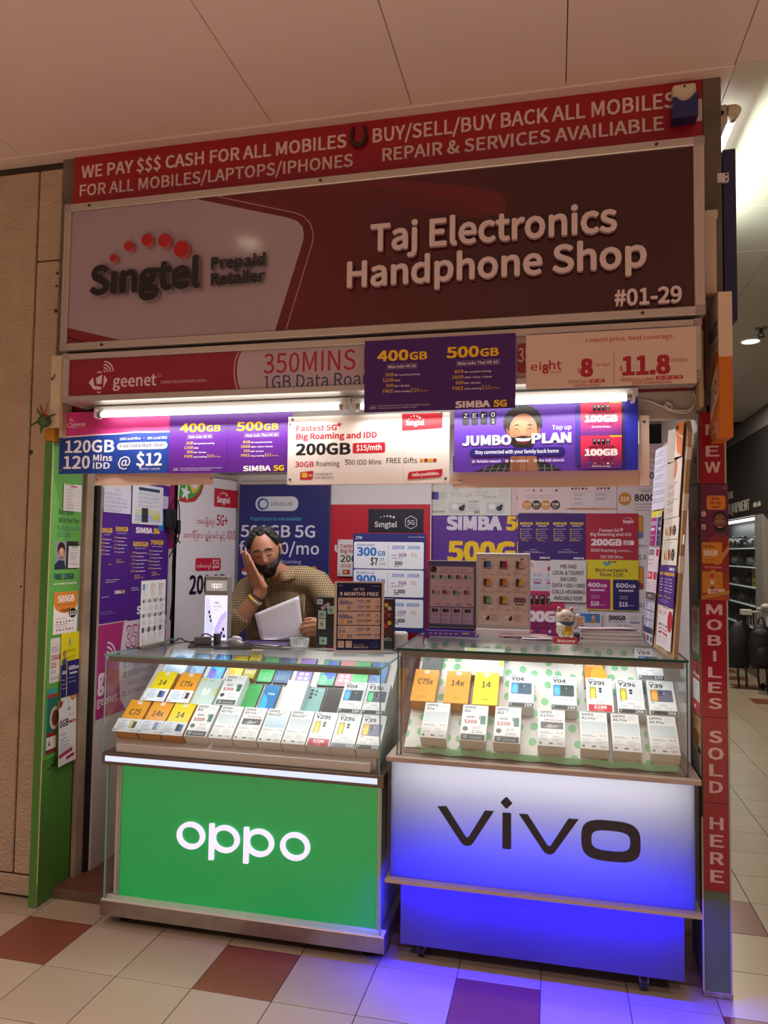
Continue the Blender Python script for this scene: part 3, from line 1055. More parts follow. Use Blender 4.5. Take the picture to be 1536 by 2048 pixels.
def portrait(c, x, y, s, skin, hair, beard=None, smile=True, laugh=False):
    """a printed head: x, y the middle of the face, s half its width"""
    dk = tuple(int(v * 0.72) for v in skin)
    lt = tuple(min(255, int(v * 1.16)) for v in skin)
    c.poly([(x - 0.5 * s, y + 0.7 * s), (x + 0.5 * s, y + 0.7 * s), (x + 0.6 * s, y + 2.1 * s), (x - 0.6 * s, y + 2.1 * s)], dk)
    c.disc(x - 1.02 * s, y + 0.05 * s, 0.18 * s, dk, 0.3 * s)
    c.disc(x + 1.02 * s, y + 0.05 * s, 0.18 * s, dk, 0.3 * s)
    c.disc(x, y - 0.45 * s, 1.13 * s, hair, 1.12 * s, n=22)
    c.disc(x, y + 0.05 * s, 0.98 * s, skin, 1.32 * s, n=24)
    c.disc(x - 0.15 * s, y - 0.4 * s, 0.55 * s, lt, 0.4 * s, n=16)
    if beard:
        c.poly([(x - 0.98 * s, y + 0.25 * s), (x - 0.8 * s, y + 0.55 * s), (x - 0.4 * s, y + 0.5 * s), (x, y + 0.42 * s), (x + 0.4 * s, y + 0.5 * s), (x + 0.8 * s, y + 0.55 * s), (x + 0.98 * s, y + 0.25 * s), (x + 0.9 * s, y + 0.9 * s), (x + 0.5 * s, y + 1.38 * s), (x, y + 1.48 * s), (x - 0.5 * s, y + 1.38 * s), (x - 0.9 * s, y + 0.9 * s)], beard)
    c.poly([(x - 0.12 * s, y - 0.2 * s), (x + 0.12 * s, y - 0.2 * s), (x + 0.26 * s, y + 0.34 * s), (x, y + 0.42 * s), (x - 0.26 * s, y + 0.34 * s)], lt)
    c.poly([(x - 0.26 * s, y + 0.34 * s), (x, y + 0.42 * s), (x + 0.26 * s, y + 0.34 * s), (x, y + 0.48 * s)], dk)
    for q in (-1, 1):
        c.poly([(x + q * 0.2 * s, y - 0.33 * s), (x + q * 0.45 * s, y - 0.46 * s), (x + q * 0.75 * s, y - 0.3 * s), (x + q * 0.45 * s, y - 0.36 * s)], hair)
        if laugh:
            c.poly([(x + q * 0.24 * s, y - 0.06 * s), (x + q * 0.46 * s, y - 0.16 * s), (x + q * 0.7 * s, y - 0.04 * s), (x + q * 0.46 * s, y - 0.1 * s)], '1c1210')
        else:
            c.disc(x + q * 0.45 * s, y - 0.08 * s, 0.2 * s, 'e8e2da', 0.11 * s, n=10)
            c.disc(x + q * 0.45 * s, y - 0.08 * s, 0.1 * s, '1c1210', n=8)
    m = 0.62 if laugh else 0.5
    hh = 0.42 if laugh else 0.2
    c.poly([(x - m * s, y + 0.56 * s), (x, y + 0.62 * s), (x + m * s, y + 0.56 * s), (x + m * 0.6 * s, y + (0.6 + hh) * s), (x, y + (0.68 + hh) * s), (x - m * 0.6 * s, y + (0.6 + hh) * s)], '5a1f1c')
    c.poly([(x - m * 0.92 * s, y + 0.585 * s), (x, y + 0.645 * s), (x + m * 0.92 * s, y + 0.585 * s), (x + m * 0.7 * s, y + (0.6 + hh * 0.5) * s), (x, y + (0.66 + hh * 0.5) * s), (x - m * 0.7 * s, y + (0.6 + hh * 0.5) * s)], 'f1ece6')


def zero_tiles(c, x, y, w, h, gap):
    for i, ch in enumerate('ZEr'):
        c.rect(x + i * (w + gap), y, w, h, '121016', w * 0.25)
        c.text(ch, x + i * (w + gap) + w * 0.2, y + h * 0.42, h * 0.3, 'e8e4ea', w=w * 0.6, b=0.01)
    x3 = x + 3 * (w + gap)
    c.rect(x3, y, w, h, '121016', w * 0.25)
    c.text('0', x3 + w * 0.2, y + h * 0.4, h * 0.3, 'e8e4ea', w=w * 0.6, b=0.01)
    c.text('1', x3 + w * 0.35, y + h * 0.9, h * 0.3, 'e8e4ea', b=0.01)


# banner of a laughing man
R = (1.768, 2.445, 1.859, 2.124)
c = sheet('hanging_banner', 'violet banner with a laughing bearded man, hung at the right end of the opening', 'banner', R, 0.06, 367, 153, '5b35a2', m=VINYL, warp=wavy(0.003, 0.002, 7, 3), nx=30, ny=1)
for i in range(6):
    c.z = 0.00003
    c.rect(248 + 20 * i, 0, 19.99, 153, (int(84 - 9 * i), int(50 - 1 * i), int(158 + 2 * i)))
c.z = 0.0001
zero_tiles(c, 17, 18, 14, 30, 5)
hair = '1f1a18'
for i in range(14):
    a = rad(150 + 240 * i / 13)
    c.disc(142 + 31 * math.cos(a), 46 + 31 * math.sin(a), 9.5, hair, n=10)
c.poly([(40, 153), (70, 142), (105, 132), (125, 120), (165, 120), (185, 132), (205, 142), (222, 153)], '26262a')
for i in range(11):
    c.poly([(60 + 14 * i, 153), (62 + 14 * i, 153), (70 + 13 * i, 138), (68.5 + 13 * i, 138)], '7d7a76')
    c.z -= c.step
c.rect(62, 146, 150, 1.2, '7d7a76')
portrait(c, 143, 62, 29, (166, 112, 82), (31, 26, 24), (30, 24, 22), laugh=True)
c.poly([(118, 120), (135, 115), (150, 114), (170, 121), (172, 153), (116, 153)], (148, 98, 72))
c.poly([(120, 122), (134, 117), (137, 152), (122, 152)], (128, 82, 60))
c.poly([(148, 117), (150, 117), (151, 152), (149, 152)], (110, 70, 52))
c.text('JUMBO', 17, 93, 20, 'f2eef4', w=102, b=0.05)
c.text('PLAN', 160, 91, 20, 'f2eef4', w=79, b=0.05)
c.text('Top up', 201, 63, 9.5, 'ece6f0', w=38, b=0.02)
c.rect(33, 101, 194, 18, '241a6e', 9)
c.text('Stay connected with your family back home', 44, 113, 7.5, 'ece6f0', w=170, b=0.025)
for x, w, t in ((41, 0, 'Reliable network'), (110, 0, 'No contract'), (168, 0, 'No bill shock')):
    c.disc(x, 130, 3.6, 'd9c9a8', n=12)
    c.poly([(x - 1.8, 129), (x + 1.8, 129), (x, 132)], '5b35a2')
    c.text(t, x + 7, 132.5, 5.6, 'ece6f0', w=50 if len(t) > 12 else 37, b=0.02)
c.rect(248, 10, 94, 132, '3a2a80', 6)
c.rect(316, 14, 24, 122, '1c1a34', 5)
for k, (ty, t1, t2) in enumerate(((5, 'Jumbo Go top-up', '$41.30 for 30 days'), (78, 'Jumbo IDD top-up', '$30.40 for 30 days'))):
    c.rect(257, ty, 80, 72, 'c92a4e')
    for i in range(5):
        c.z -= c.step if i else 0
        c.rect(257, ty + 36 + 7.2 * i, 80, 7.19, (int(188 - 22 * i), 40, int(86 + 9 * i)))
    c.rect(314, ty, 23, 4, 'e8a020')
    zero_tiles(c, 281, ty + 7, 7, 13, 1.6)
    c.text(t1, 297, ty + 27, 6, '2a1430', w=50, al='c', b=0.02)
    c.text('100GB', 297, ty + 43, 13, 'f4eef0', w=64, al='c', b=0.06)
    c.text('500 mins + 50 SMS' if k == 0 else '800 mins + 100 SMS', 297, ty + 50, 4.3, '5a1636', w=50, al='c', b=0.02)
    c.text(t2, 297, ty + (56 if k == 0 else 68), 3.2, 'f0dfe6', w=36, al='c', b=0.02)
    if k:
        c.text('IDD 500 mins to', 297, ty + 55.5, 4.3, '5a1636', w=44, al='c', b=0.02)
        for j, q in enumerate(('2a3f8a', 'd8803a', '2c2c60', 'c02a2a', 'e8e0e0', 'c04a2a')):
            c.disc(276 + 8.5 * j, ty + 60.5, 2.3, q, n=10)
c.place()
fold('banner_strip', 'wide pale backing strip showing under the banner of the laughing man', 1.76, 2.475, 1.80, 1.862, 0.078)
c = Canvas(10, 100, 0.035, 0.26, 'd6bfb2', t=0.001)
grommets(c, ((5, 9),), 2.4)
tag(c.make('banner_strip', (2.452, 0.072, 1.802), 0, VINYL), 'narrow upright pale backing strip at the right edge of the laughing man banner', 'banner')


# ================================================================== left: green partition end and what hangs on it
GREEN = mat('green_laminate', '4f8a38', 0.4, var=0.06, scale=25)
gp = thing('partition_panel', 'green laminate partition end standing against the rough left wall', 'partition', (-0.04, 0.15, 0))
bbx = bbox(new_bm(), -0.062, -0.0195, 0.06, 0.276, 0.001, 2.02, 0.002)
obj('board', bbx, GREEN, gp)
obj('edge_band', bbox(new_bm(), -0.0215, -0.0175, 0.0585, 0.0625, 0.09, 2.02), mat('cream_edge_band', 'c9bf9c', 0.5), gp)
obj('chipped_core', bbox(new_bm(), -0.0225, -0.0165, 0.0575, 0.064, 0.002, 0.1, 0.001), mat('chipboard_core', '8d8578', 0.8, bump=0.8, scale=300, var=0.4), gp)
obj('orange_cap', bbox(new_bm(), -0.064, -0.012, 0.056, 0.276, 2.02, 2.075, 0.002), mat('orange_tape', 'c98a1c', 0.5), gp)
bm = new_bm()
for x, y, s in ((0.13, 0.62, 0.016), (0.15, 0.60, 0.012), (0.112, 0.575, 0.012), (0.17, 0.66, 0.008), (0.14, 0.585, 0.02)):
    bbox(bm, -0.0196, -0.0188, x - s, x + s, y - s * 0.3, y + s * 0.25)
obj('scuff', bm, mat('dark_scuff', '274a1e', 0.7), gp)
tr = thing('cable_trunking', 'worn cream plastic trunking running up beside the lower sign at the left', 'trunking', (0.0, 0.05, 2.07))
obj('channel', bbox(new_bm(), -0.03, 0.028, 0.04, 0.1, 2.077, 2.40, 0.005, 2), CREAMP, tr)
obj('channel_edge', bbox(new_bm(), 0.028, 0.042, 0.03, 0.1, 2.03, 2.37, 0.003), mat('yellowed_plastic', 'b8a27c', 0.5), tr)
obj('hook', tube(new_bm(), smooth_curve([(-0.018, 0.038, 2.30), (-0.016, 0.028, 2.29), (-0.008, 0.024, 2.285), (-0.004, 0.03, 2.30), (-0.006, 0.036, 2.315)], 4), 0.002, 6), DARK, tr)

lim = thing('lime_and_chillies', 'green lime and chillies strung up at the left end of the lower sign', 'charm', (-0.03, 0.01, 2.08))
bm = ball(new_bm(), (-0.03, 0.01, 2.10), 0.028, 16, 10, (1.05, 1, 0.95))
obj('lime', bm, mat('green_lime_skin', '42601f', 0.4, bump=0.15, scale=300, var=0.15), lim, True)
for nm, col, pts in (('green_chilli', '33551c', [(-0.03, 0.0, 2.12), (-0.045, -0.006, 2.135), (-0.055, -0.008, 2.155)]), ('red_chilli', 'a01f1c', [(-0.012, 0.0, 2.12), (-0.028, -0.006, 2.14), (-0.04, -0.008, 2.17)]), ('green_chilli', '33551c', [(-0.008, -0.004, 2.112), (0.02, -0.012, 2.118), (0.05, -0.02, 2.124)]), ('green_chilli', '33551c', [(-0.04, 0, 2.105), (-0.065, -0.004, 2.09), (-0.085, -0.004, 2.08)]), ('green_chilli', '2c4718', [(-0.03, 0.0, 2.08), (-0.036, 0, 2.06), (-0.034, 0, 2.045)])):
    obj(nm, tube(new_bm(), smooth_curve(pts, 4), [0.007 - 0.0006 * i for i in range(9)], 8), mat(nm + '_skin', col, 0.3), lim, True)
obj('thread', tube(new_bm(), [(-0.028, 0.03, 2.19), (-0.03, 0.01, 2.12), (-0.03, 0.01, 2.07)], 0.0012, 5), DARK, lim)


def gsheet(name, label, cat, R, W, H, bg, off=0.001, group=None, tilt=0.0, m=None, **k):
    c = Canvas(W, H, R[1] - R[0], R[3] - R[2], bg, **k)
    c.place = lambda: tag(c.make(name, (-0.0165 + off, R[0], R[2]), 90, m, tilt=tilt), label, cat, group)
    return c


# printed green film on the inner face of the partition
c = gsheet('printed_film', 'bright green printed film on the partition end with a smiling girl and FREE 120GB', 'poster', (0.063, 0.272, 0.62, 2.0), 80, 627, '62a84c', 0.0, m=VINYL)
NV = '1f3a4a'
c.text('Best Value -', 18, 137, 10, '16301c', w=44, b=0.02)
c.text('All in One Plan', 18, 154, 10, '16301c', w=56, b=0.02)
c.text('Big Data, Local &', 16, 170, 10, '24506a', w=60, b=0.0)
c.text('IDD Calls!', 16, 184, 10, '24506a', w=36, b=0.0)
c.rect(12, 192, 62, 58, '8a8f92')
c.rect(42, 192, 32, 58, '2b2624')
c.poly([(12, 250), (12, 240), (22, 231), (36, 232), (42, 250)], '1f2a44')
c.disc(28, 208, 10, '2c1f1a', 14)
portrait(c, 29, 214, 7, (196, 140, 112), (44, 31, 26))
c.text('FREE 120GB', 12, 270, 11, '1f3560', w=52, b=0.025)
c.text('and more with a $15 Prepaid SIM', 10, 281, 4, 'e6f0e0', w=62, b=0.02)
c.place()
Rr = lambda x0, y0, x1, y1: (x0, x1, y0, y1)
c = gsheet('price_sheet', 'torn white price sheet with a pink heading hanging at the top of the green film', 'paper', (0.135, 0.262, 1.715, 1.84), 60, 105, 'ded8d2', 0.004)
c.rect(4, 0, 30, 6, '9cc43a')
c.rect(22, 7, 22, 6, 'd050a0')
for k in range(7):
    c.lines(8, 20 + 12 * k, 30, 2, 4, '8a8486', 1.4, k)
    c.lines(46, 22 + 12 * k, 10, 1, 4, '8a8486', 1.4, k + 9)
c.place()
c = gsheet('small_notice', 'small white notice stuck over the photograph of the girl', 'paper', (0.185, 0.266, 1.455, 1.555), 60, 100, 'e0dcda', 0.003)
c.text('STARHUB', 14, 10, 8, '3a3638', w=34, b=0.02)
c.text('$ 35 online SIM $12', 6, 22, 6, '3a3638', w=48)
for k in range(5):
    c.lines(6, 30 + 8 * k, 48, 1, 4, '6a6668', 2.5, k)
c.lines(6, 76, 48, 2, 8, 'a06a6a', 2.5, 5)
c.place()
c = gsheet('plan_card', 'white card with an orange top reading 500GB on the green film', 'card', (0.095, 0.262, 1.16, 1.348), 110, 160, 'e9e6e4', 0.003)
c.rect(0, 0, 110, 40, 'd9832a')
c.disc(55, 40, 55, 'd9832a', 42, 24, 0, 180)
c.text('500GB', 55, 38, 24, 'f3eeea', w=76, al='c', b=0.03)
c.text('Singapore, Malaysia and Indonesia Data', 55, 51, 4.5, '3a2a1a', w=86, al='c')
c.text('maXX', 55, 76, 12, '2a1c14', w=40, al='c', b=0.03)
c.disc(88, 84, 19, '18181a')
c.text('$12', 88, 92, 14, 'efeceb', w=30, al='c', b=0.03)
for yy in (104, 134):
    c.text('+10GB roaming', 10, yy, 5, 'c06a20', w=46)
    for k in range(6):
        c.disc(18 + 14 * k, yy + 10, 3.6, ('c03a30', '2c3c80', 'c8a030')[k % 3], n=10)
c.lines(10, 122, 80, 1, 5, '55504e', 2)
c.place()
c = gsheet('plan_card', 'white card with red 150GB partly hidden behind the yellow one, on the green film', 'card', (0.085, 0.16, 0.95, 1.145), 60, 130, 'dcd6d2', 0.002)
c.text('150GB', 6, 64, 14, 'a01c24', w=50, b=0.03)
c.text('$15', 6, 86, 14, 'a01c24', w=28, b=0.03)
c.text('30GB', 6, 104, 10, '4a4446', w=26)
c.text('500 IDD', 6, 122, 9, '4a4446', w=44)
c.lines(6, 26, 50, 3, 6, '7a7476', 2)
c.place()
c = gsheet('plan_card', 'yellow and navy card reading 600GB sticking out from the green film', 'card', (0.15, 0.282, 0.875, 1.16), 120, 270, 'e3d50f', 0.012, tilt=1)
c.disc(50, 40, 9, '4a90b0', 20, 16, -90, 90)
c.text('network', 24, 82, 13, '7a5a14', w=68)
c.text('from $10!', 30, 112, 13, '7a5a14', w=58)
c.rect(0, 132, 36, 138, '22226a')
c.rect(40, 120, 80, 150, '22226a')
portrait(c, 20, 88, 9, (176, 122, 84), (40, 30, 26))
c.rect(6, 108, 30, 24, '38507a', 6)
c.text('600', 48, 160, 17, 'e9e6ee', w=44, b=0.03)
c.text('GB', 93, 160, 12, 'e9e6ee', w=20, b=0.03)
c.rect(54, 170, 50, 9, 'c9c6d8', 2)
c.text('GB', 8, 172, 13, 'e9e6ee', w=24, b=0.03)
c.lines(50, 192, 60, 2, 18, 'b9b6cc', 3)
c.lines(6, 196, 26, 3, 18, 'b9b6cc', 3, 4)
c.place()
c = gsheet('plan_card', 'white card with orange 0GB below the yellow and navy card, on the green film', 'card', (0.16, 0.268, 0.79, 0.94), 110, 160, 'e6e2e0', 0.009)
c.text('0GB', 10, 36, 24, 'd0882e', w=60, b=0.0)
c.lines(10, 44, 70, 1, 4, '4a4648', 3)
c.text('maXX', 6, 70, 12, '2a2224', w=34, b=0.02)
c.disc(86, 76, 20, 'd0882e')
c.text('no', 86, 82, 11, 'f0e8de', w=22, al='c')
for k in range(3):
    c.disc(20 + 16 * k, 100, 4, 'b08040', n=10)
c.lines(10, 112, 70, 3, 10, '6a6466', 3)
c.place()
c = gsheet('leaflet', 'teal and red folded leaflet behind the white one at the foot of the green film', 'leaflet', (0.075, 0.145, 0.64, 0.925), 60, 190, '3a9a88', 0.002)
c.rect(4, 20, 56, 120, '1f6a5c')
c.rect(0, 16, 60, 10, 'b02a34')
c.disc(48, 88, 30, 'c8b89c', 34)
c.disc(50, 88, 20, '6a3a24', 24)
c.rect(4, 128, 56, 56, 'dcd2c8')
c.rect(4, 128, 56, 12, '8a1c28')
c.poly([(14, 165), (26, 165), (20, 148)], '4a3a30')
c.rect(2, 176, 58, 12, '8a1c28')
c.place()
c = gsheet('leaflet', 'long white leaflet with black 0GB curling off the foot of the green film', 'leaflet', (0.135, 0.272, 0.575, 0.86), 130, 320, 'e4dfde', 0.014, tilt=1.5, warp=lambda u, v: 0.012 * (1 - u) * (1 - u), nx=8, ny=1)
c.poly([(0, 0), (34, 0), (22, 26), (0, 34)], 'a01c30')
c.text('5G', 66, 56, 12, '242226', w=26, b=0.03)
c.text('IDD', 78, 84, 10, '8a8486', w=34)
c.text('0GB', 6, 130, 34, '1c1a1e', w=70, b=0.03)
c.rect(80, 110, 46, 14, 'a82436', 3)
c.text('$15', 98, 121, 8, 'ece6e4', w=22, b=0.02)
c.text('30GB', 12, 172, 10, '7a5a60', w=44)
c.lines(10, 190, 90, 3, 16, '5a5658', 3)
c.lines(10, 236, 100, 2, 12, '8a8486', 3, 5)
c.poly([(2, 262), (104, 250), (104, 268), (2, 282)], 'b03a4c')
c.poly([(62, 286), (120, 278), (116, 294), (58, 302)], 'a82436')
c.place()


# ================================================================== right: pillar, its lettering strips, projecting signs
pil = thing('pillar', 'green square pillar with red lettering strips at the right end of the kiosk', 'pillar', (2.705, 0.18, 0))
PGREEN = mat('dull_green_laminate', '5f7350', 0.5, bump=0.05, scale=40, var=0.12)
obj('core', bbox(new_bm(), 2.661, 2.751, 0.105, 0.262, 0.004, 2.10, 0.002), PGREEN, pil)
obj('broken_base', bbox(new_bm(), 2.659, 2.756, 0.1, 0.25, 0.001, 0.02, 0.003), mat('broken_plaster', '9a9084', 0.9, bump=1, scale=200, var=0.4), pil)
obj('corner_strip', bbox(new_bm(), 2.657, 2.663, 0.1, 0.107, 0.02, 0.62), mat('pale_edge', 'b5a894', 0.6), pil)
obj('corner_strip', bbox(new_bm(), 2.748, 2.754, 0.1, 0.107, 0.02, 2.07), mat('pale_edge'), pil)


def strip(label, word, px0, px1, base, cap, z0, z1):
    H = px1 - px0
    c = Canvas(45, H, 0.082, z1 - z0, '9c1226', t=0.003)
    for ch, b in zip(word, base):
        vs, fs, a, bb = glyphs(ch, 0.02)
        c.text(ch, 24, b - px0, cap, 'd8bcbc', w=(6 if ch == 'I' else 30 if ch == 'M' else 29 if ch in 'OW' else 25), al='c', b=0.025)
    return tag(c.make('lettering_strip', (2.664, 0.1015, z0), 0, GLOSSY), label, 'sign', 'red lettering strips on the pillar')


strip('red strip at the top of the pillar with white letters N, E and W', 'NEW', 822, 970, (870, 914, 947), 21, 1.81, 2.075)
strip('red strip down the pillar with the white letters of MOBILES', 'MOBILES', 1200, 1449, (1234, 1266, 1299, 1332, 1366, 1398, 1431), 21, 0.973, 1.395)
strip('red strip on the pillar with the white letters of SOLD', 'SOLD', 1449, 1617, (1498, 1531, 1564, 1597), 22, 0.672, 0.971)
strip('lowest red strip on the pillar with the white letters of HERE', 'HERE', 1617, 1783, (1666, 1699, 1732, 1766), 22, 0.366, 0.670)

# wrap of printed vinyl round the pillar
wr = thing('vinyl_wrap', 'violet and orange vinyl poster with a smiling man, wrapped round the pillar', 'poster', (2.66, 0.09, 1.39))
c = Canvas(62, 230, 0.094, 0.418, '6a1f4a', t=0.002)
for i in range(12):
    c.z = 0.00003
    c.rect(0, 120 + 9.2 * i, 62, 9.19, (int(110 + 6 * i), int(32 + 3.5 * i), int(60 - 3.5 * i)))
c.z = 0.0001
c.rect(14, 23, 42, 28, 'd8862a', 5)
c.text('Zero1', 34, 31, 5, '5a1c2c', w=18, al='c', b=0.03)
c.text('\u0928\u093f\u0924 \u0928\u093f\u0930\u0941\u092a', 34, 40, 5, '7a2418', w=26, al='c', fk='hi', b=0.02)
c.text('\u0938\u0902\u0935\u093e\u0926', 34, 48, 5, '7a2418', w=18, al='c', fk='hi', b=0.02)
c.poly([(14, 124), (20, 108), (34, 100), (50, 100), (62, 108), (62, 180), (14, 180)], '8c2a1c')
portrait(c, 43, 76, 14, (128, 84, 58), (24, 20, 20), (34, 25, 22))
c.text('o', 2, 64, 12, 'd8c4d0', b=0.05)
c.text('n', 2, 90, 12, 'd8c4d0', b=0.05)
c.poly([(20, 172), (62, 120), (62, 132), (28, 176)], 'c88a5a')
c.rect(2, 116, 45, 42, 'd08a1e', 3)
c.text('100 Plus', 4, 127, 5, '3a1a14', w=26, b=0.02)
c.text('10GB', 5, 142, 10, 'e8d8d8', w=32, b=0.06)
c.text('for 30 days', 6, 152, 3.5, '3a1a14', w=24)
c.rect(4, 160, 46, 11, 'a81c24')
c.text('FREE 100 IDD minutes', 8, 167, 3.5, 'e8c8c0', w=38)
c.rect(2, 174, 45, 42, 'c8861e')
for k, (q, t) in enumerate((('b0282c', 'China'), ('d8d4c8', 'India'), ('26306a', 'Philippines'))):
    c.disc(24, 182 + 13 * k, 4.5, q)
    c.text(t, 32, 184 + 13 * k, 3, '2a1410')
c.rect(14, 208, 38, 10, 'd9c6c0', 2)
c.text('$30.40', 20, 215, 5, 'a01c3c', w=18, b=0.03)
c.poly([(0, 222), (62, 210), (62, 217), (0, 230)], 'b8843a')
grommets(c, ((54, 7), (56, 222)), 3.4)
c.make('front_face', (2.664 - 2.66, 0.096 - 0.09, 0), 0, VINYL, wr)
c = Canvas(26, 230, 0.165, 0.418, '33163c', t=0.002)
c.poly([(0, 0), (26, 0), (26, 120), (10, 100), (0, 60)], '5c1c48')
c.rect(10, 22, 6, 40, '121016', 2)
c.text('5G', 10, 84, 10, 'c8b4c0', w=9, b=0.03)
for k in range(4):
    c.rect(4, 120 + 20 * k, 18, 12, '4a2a44')
c.poly([(0, 190), (26, 178), (26, 230), (0, 230)], '1c1030')
c.make('side_face', (2.656 - 2.66, 0.263 - 0.09, 0), -90, VINYL, wr)

# papers on the side of the pillar that faces the counters


def psheet(name, label, cat, R, W, H, bg, off=0.001, **k):
    c = Canvas(W, H, R[1] - R[0], R[3] - R[2], bg, **k)
    c.place = lambda: tag(c.make(name, (2.659 - off, R[1], R[2]), -90), label, cat)
    return c


c = psheet('price_sheet', 'white sheet with black figures high on the inner side of the pillar', 'paper', (0.106, 0.26, 1.815, 2.07), 40, 150, 'cfc4c6')
c.text('500', 20, 50, 12, '1c1a1c', w=18, b=0.03)
c.text('800', 22, 104, 12, '1c1a1c', w=16, b=0.03)
c.lines(6, 70, 30, 3, 10, '6a6668', 2)
c.lines(6, 116, 30, 3, 10, '6a6668', 2, 4)
c.place()
c = psheet('price_sheet', 'white and red sheet low on the inner side of the pillar, at counter glass height', 'paper', (0.115, 0.25, 1.19, 1.36), 40, 120, 'd2cbc9')
c.rect(8, 10, 26, 34, 'c98a84')
c.lines(8, 56, 26, 6, 9, '4a4648', 3)
c.place()
c = psheet('sticker_sheet', 'red sheet with a white grid of small figures on the inner side of the pillar', 'sticker', (0.108, 0.25, 0.965, 1.16), 44, 120, 'c2373c')
c.text('Self Mobiles', 4, 34, 8, 'efe4e0', w=38, b=0.03)
c.rect(4, 42, 38, 46, 'dfe4e4', 3)
for k in range(4):
    c.lines(7 + 9 * k, 50, 5, 5, 8, '4a7a80', 3, k)
c.rect(24, 8, 12, 20, '4a3a34', 2)
c.rect(8, 100, 12, 8, 'e8e0dc', 2)
c.place()
c = psheet('plan_card', 'orange and white card on the inner side of the pillar beside the counter', 'card', (0.108, 0.25, 0.76, 0.955), 44, 130, 'd5d2ce')
c.poly([(0, 0), (44, 0), (44, 40), (30, 66), (22, 72), (12, 64), (0, 40)], 'c9802a')
c.text('500GB', 22, 32, 15, 'eadfce', w=36, al='c', b=0.03)
c.disc(36, 74, 9, '1c1a1c')
c.lines(4, 84, 36, 4, 10, '55504e', 3)
c.place()

# projecting orange and white sign
og = thing('projecting_sign', 'narrow orange and white sign board sticking out from the pillar towards the hall', 'sign', (2.722, 0.02, 1.945))
OX0, OX1, OY0, OY1, OZ0, OZ1 = 2.7, 2.744, -0.06, 0.101, 1.955, 2.462
obj('board', bbox(new_bm(), OX0, OX1, OY0, OY1, OZ0, OZ1, 0.001), mat('orange_sign_vinyl', 'c8721c', 0.45), og)
obj('edge_top', bbox(new_bm(), OX0 - 0.0003, OX1 + 0.0003, OY0 - 0.0008, OY0 + 0.001, 2.235, OZ1 + 0.0003), mat('cream_sign_vinyl', 'dcc5ae', 0.45), og)
c = Canvas(50, 160, OY1 - OY0, OZ1 - OZ0, 'c8721c', t=0.0005)
c.poly([(0, 0), (50, 0), (50, 70), (44, 64), (36, 62), (26, 66), (12, 80), (0, 98)], 'd5c6c0')
c.text('maXX', 46, 46, 17, '1c1a20', w=44, al='r', b=0.03)
c.text('5GXM available', 46, 58, 5, '4a4448', w=40, al='r')
c.poly([(8, 96), (44, 76), (48, 110), (8, 136)], 'e6dcd4')
c.text('SI', 12, 118, 16, '2a2628', w=14, b=0.0)
c.disc(36, 102, 9, 'c8602a')
c.text('M', 36, 107, 9, 'e6dcd4', w=10, al='c', b=0.03)
c.rect(12, 134, 32, 22, 'd8a068', 2)
c.rect(12.5, 134.5, 31, 21, 'c0682a', 2)
c.text('SIM & top-up', 28, 144, 5, 'e6d4c0', w=24, al='c')
c.text('available here', 28, 151, 5, 'e6d4c0', w=26, al='c')
c.make('printed_face', (OX0 - 0.0008 - 2.722, OY1 - 0.02, OZ0 - 1.945), -90, VINYL, og)

# blue sign on the side wall and the lamp over it
bs = thing('projecting_sign', 'tall plain dark blue sign box beside the right end of the facade', 'sign', (2.81, 0.2, 2.42))
obj('box', bbox(new_bm(), 2.757, 2.802, 0.115, 0.36, 2.412, 3.06, 0.002), mat('dark_blue_sign', '232a5a', 0.4), bs)
obj('bracket', bbox(new_bm(), 2.735, 2.775, 0.102, 0.114, 2.93, 2.965, 0.001), WHITE, bs)
for z in (2.938, 2.956):
    obj('bolt', tube(new_bm(), [(2.766, 0.098, z), (2.766, 0.104, z)], 0.004, 8), mat('screw_head'), bs)
obj('cable', tube(new_bm(), smooth_curve([(2.768, 0.3, 3.0), (2.77, 0.25, 2.8), (2.768, 0.2, 2.6), (2.772, 0.15, 2.5)], 4), 0.004, 6), BCABLE, bs)
tk = thing('cable_trunking', 'cream plastic trunking on the upright at the right end of the large sign', 'trunking', (2.7, 0.08, 2.45))
obj('channel', bbox(new_bm(), 2.668, 2.722, 0.06, 0.106, 2.50, 2.80, 0.004, 2), CREAMP, tk)
obj('channel_cap', bbox(new_bm(), 2.664, 2.727, 0.055, 0.106, 2.775, 2.81, 0.006, 2), CREAMP, tk)
obj('channel_edge', bbox(new_bm(), 2.652, 2.668, 0.03, 0.1, 2.08, 2.36, 0.003), mat('yellowed_plastic'), tk)

fx = thing('tube_light', 'fluorescent fitting lit on the side wall above the dark blue sign box', 'light', (2.82, 0.9, 3.23))
FXZ = 3.24
obj('batten', bbox(new_bm(), 2.757, 2.797, 0.232, 1.6, FXZ - 0.02, FXZ + 0.055, 0.003), WHITE, fx)
bm = bbox(new_bm(), 2.756, 2.80, 0.222, 0.236, FXZ - 0.02, FXZ + 0.057, 0.004)
tube(bm, [(2.80, 0.224, FXZ + 0.03), (2.83, 0.224, FXZ + 0.03)], 0.02, 12)
tube(bm, [(2.828, 0.222, FXZ + 0.028), (2.828, 0.25, FXZ + 0.028)], 0.022, 14)
obj('end_cap', bm, CREAMP, fx)
obj('knockout', tube(new_bm(), [(2.777, 0.219, FXZ + 0.022), (2.777, 0.223, FXZ + 0.022)], 0.01, 12), DARK, fx)
obj('tube', tube(new_bm(), [(2.828, 0.26, FXZ + 0.022), (2.828, 1.56, FXZ + 0.022)], 0.014, 10), LAMP, fx, True)
obj('tube_ferrule', tube(new_bm(), [(2.828, 0.245, FXZ + 0.022), (2.828, 0.275, FXZ + 0.022)], 0.0148, 10), STEEL, fx)

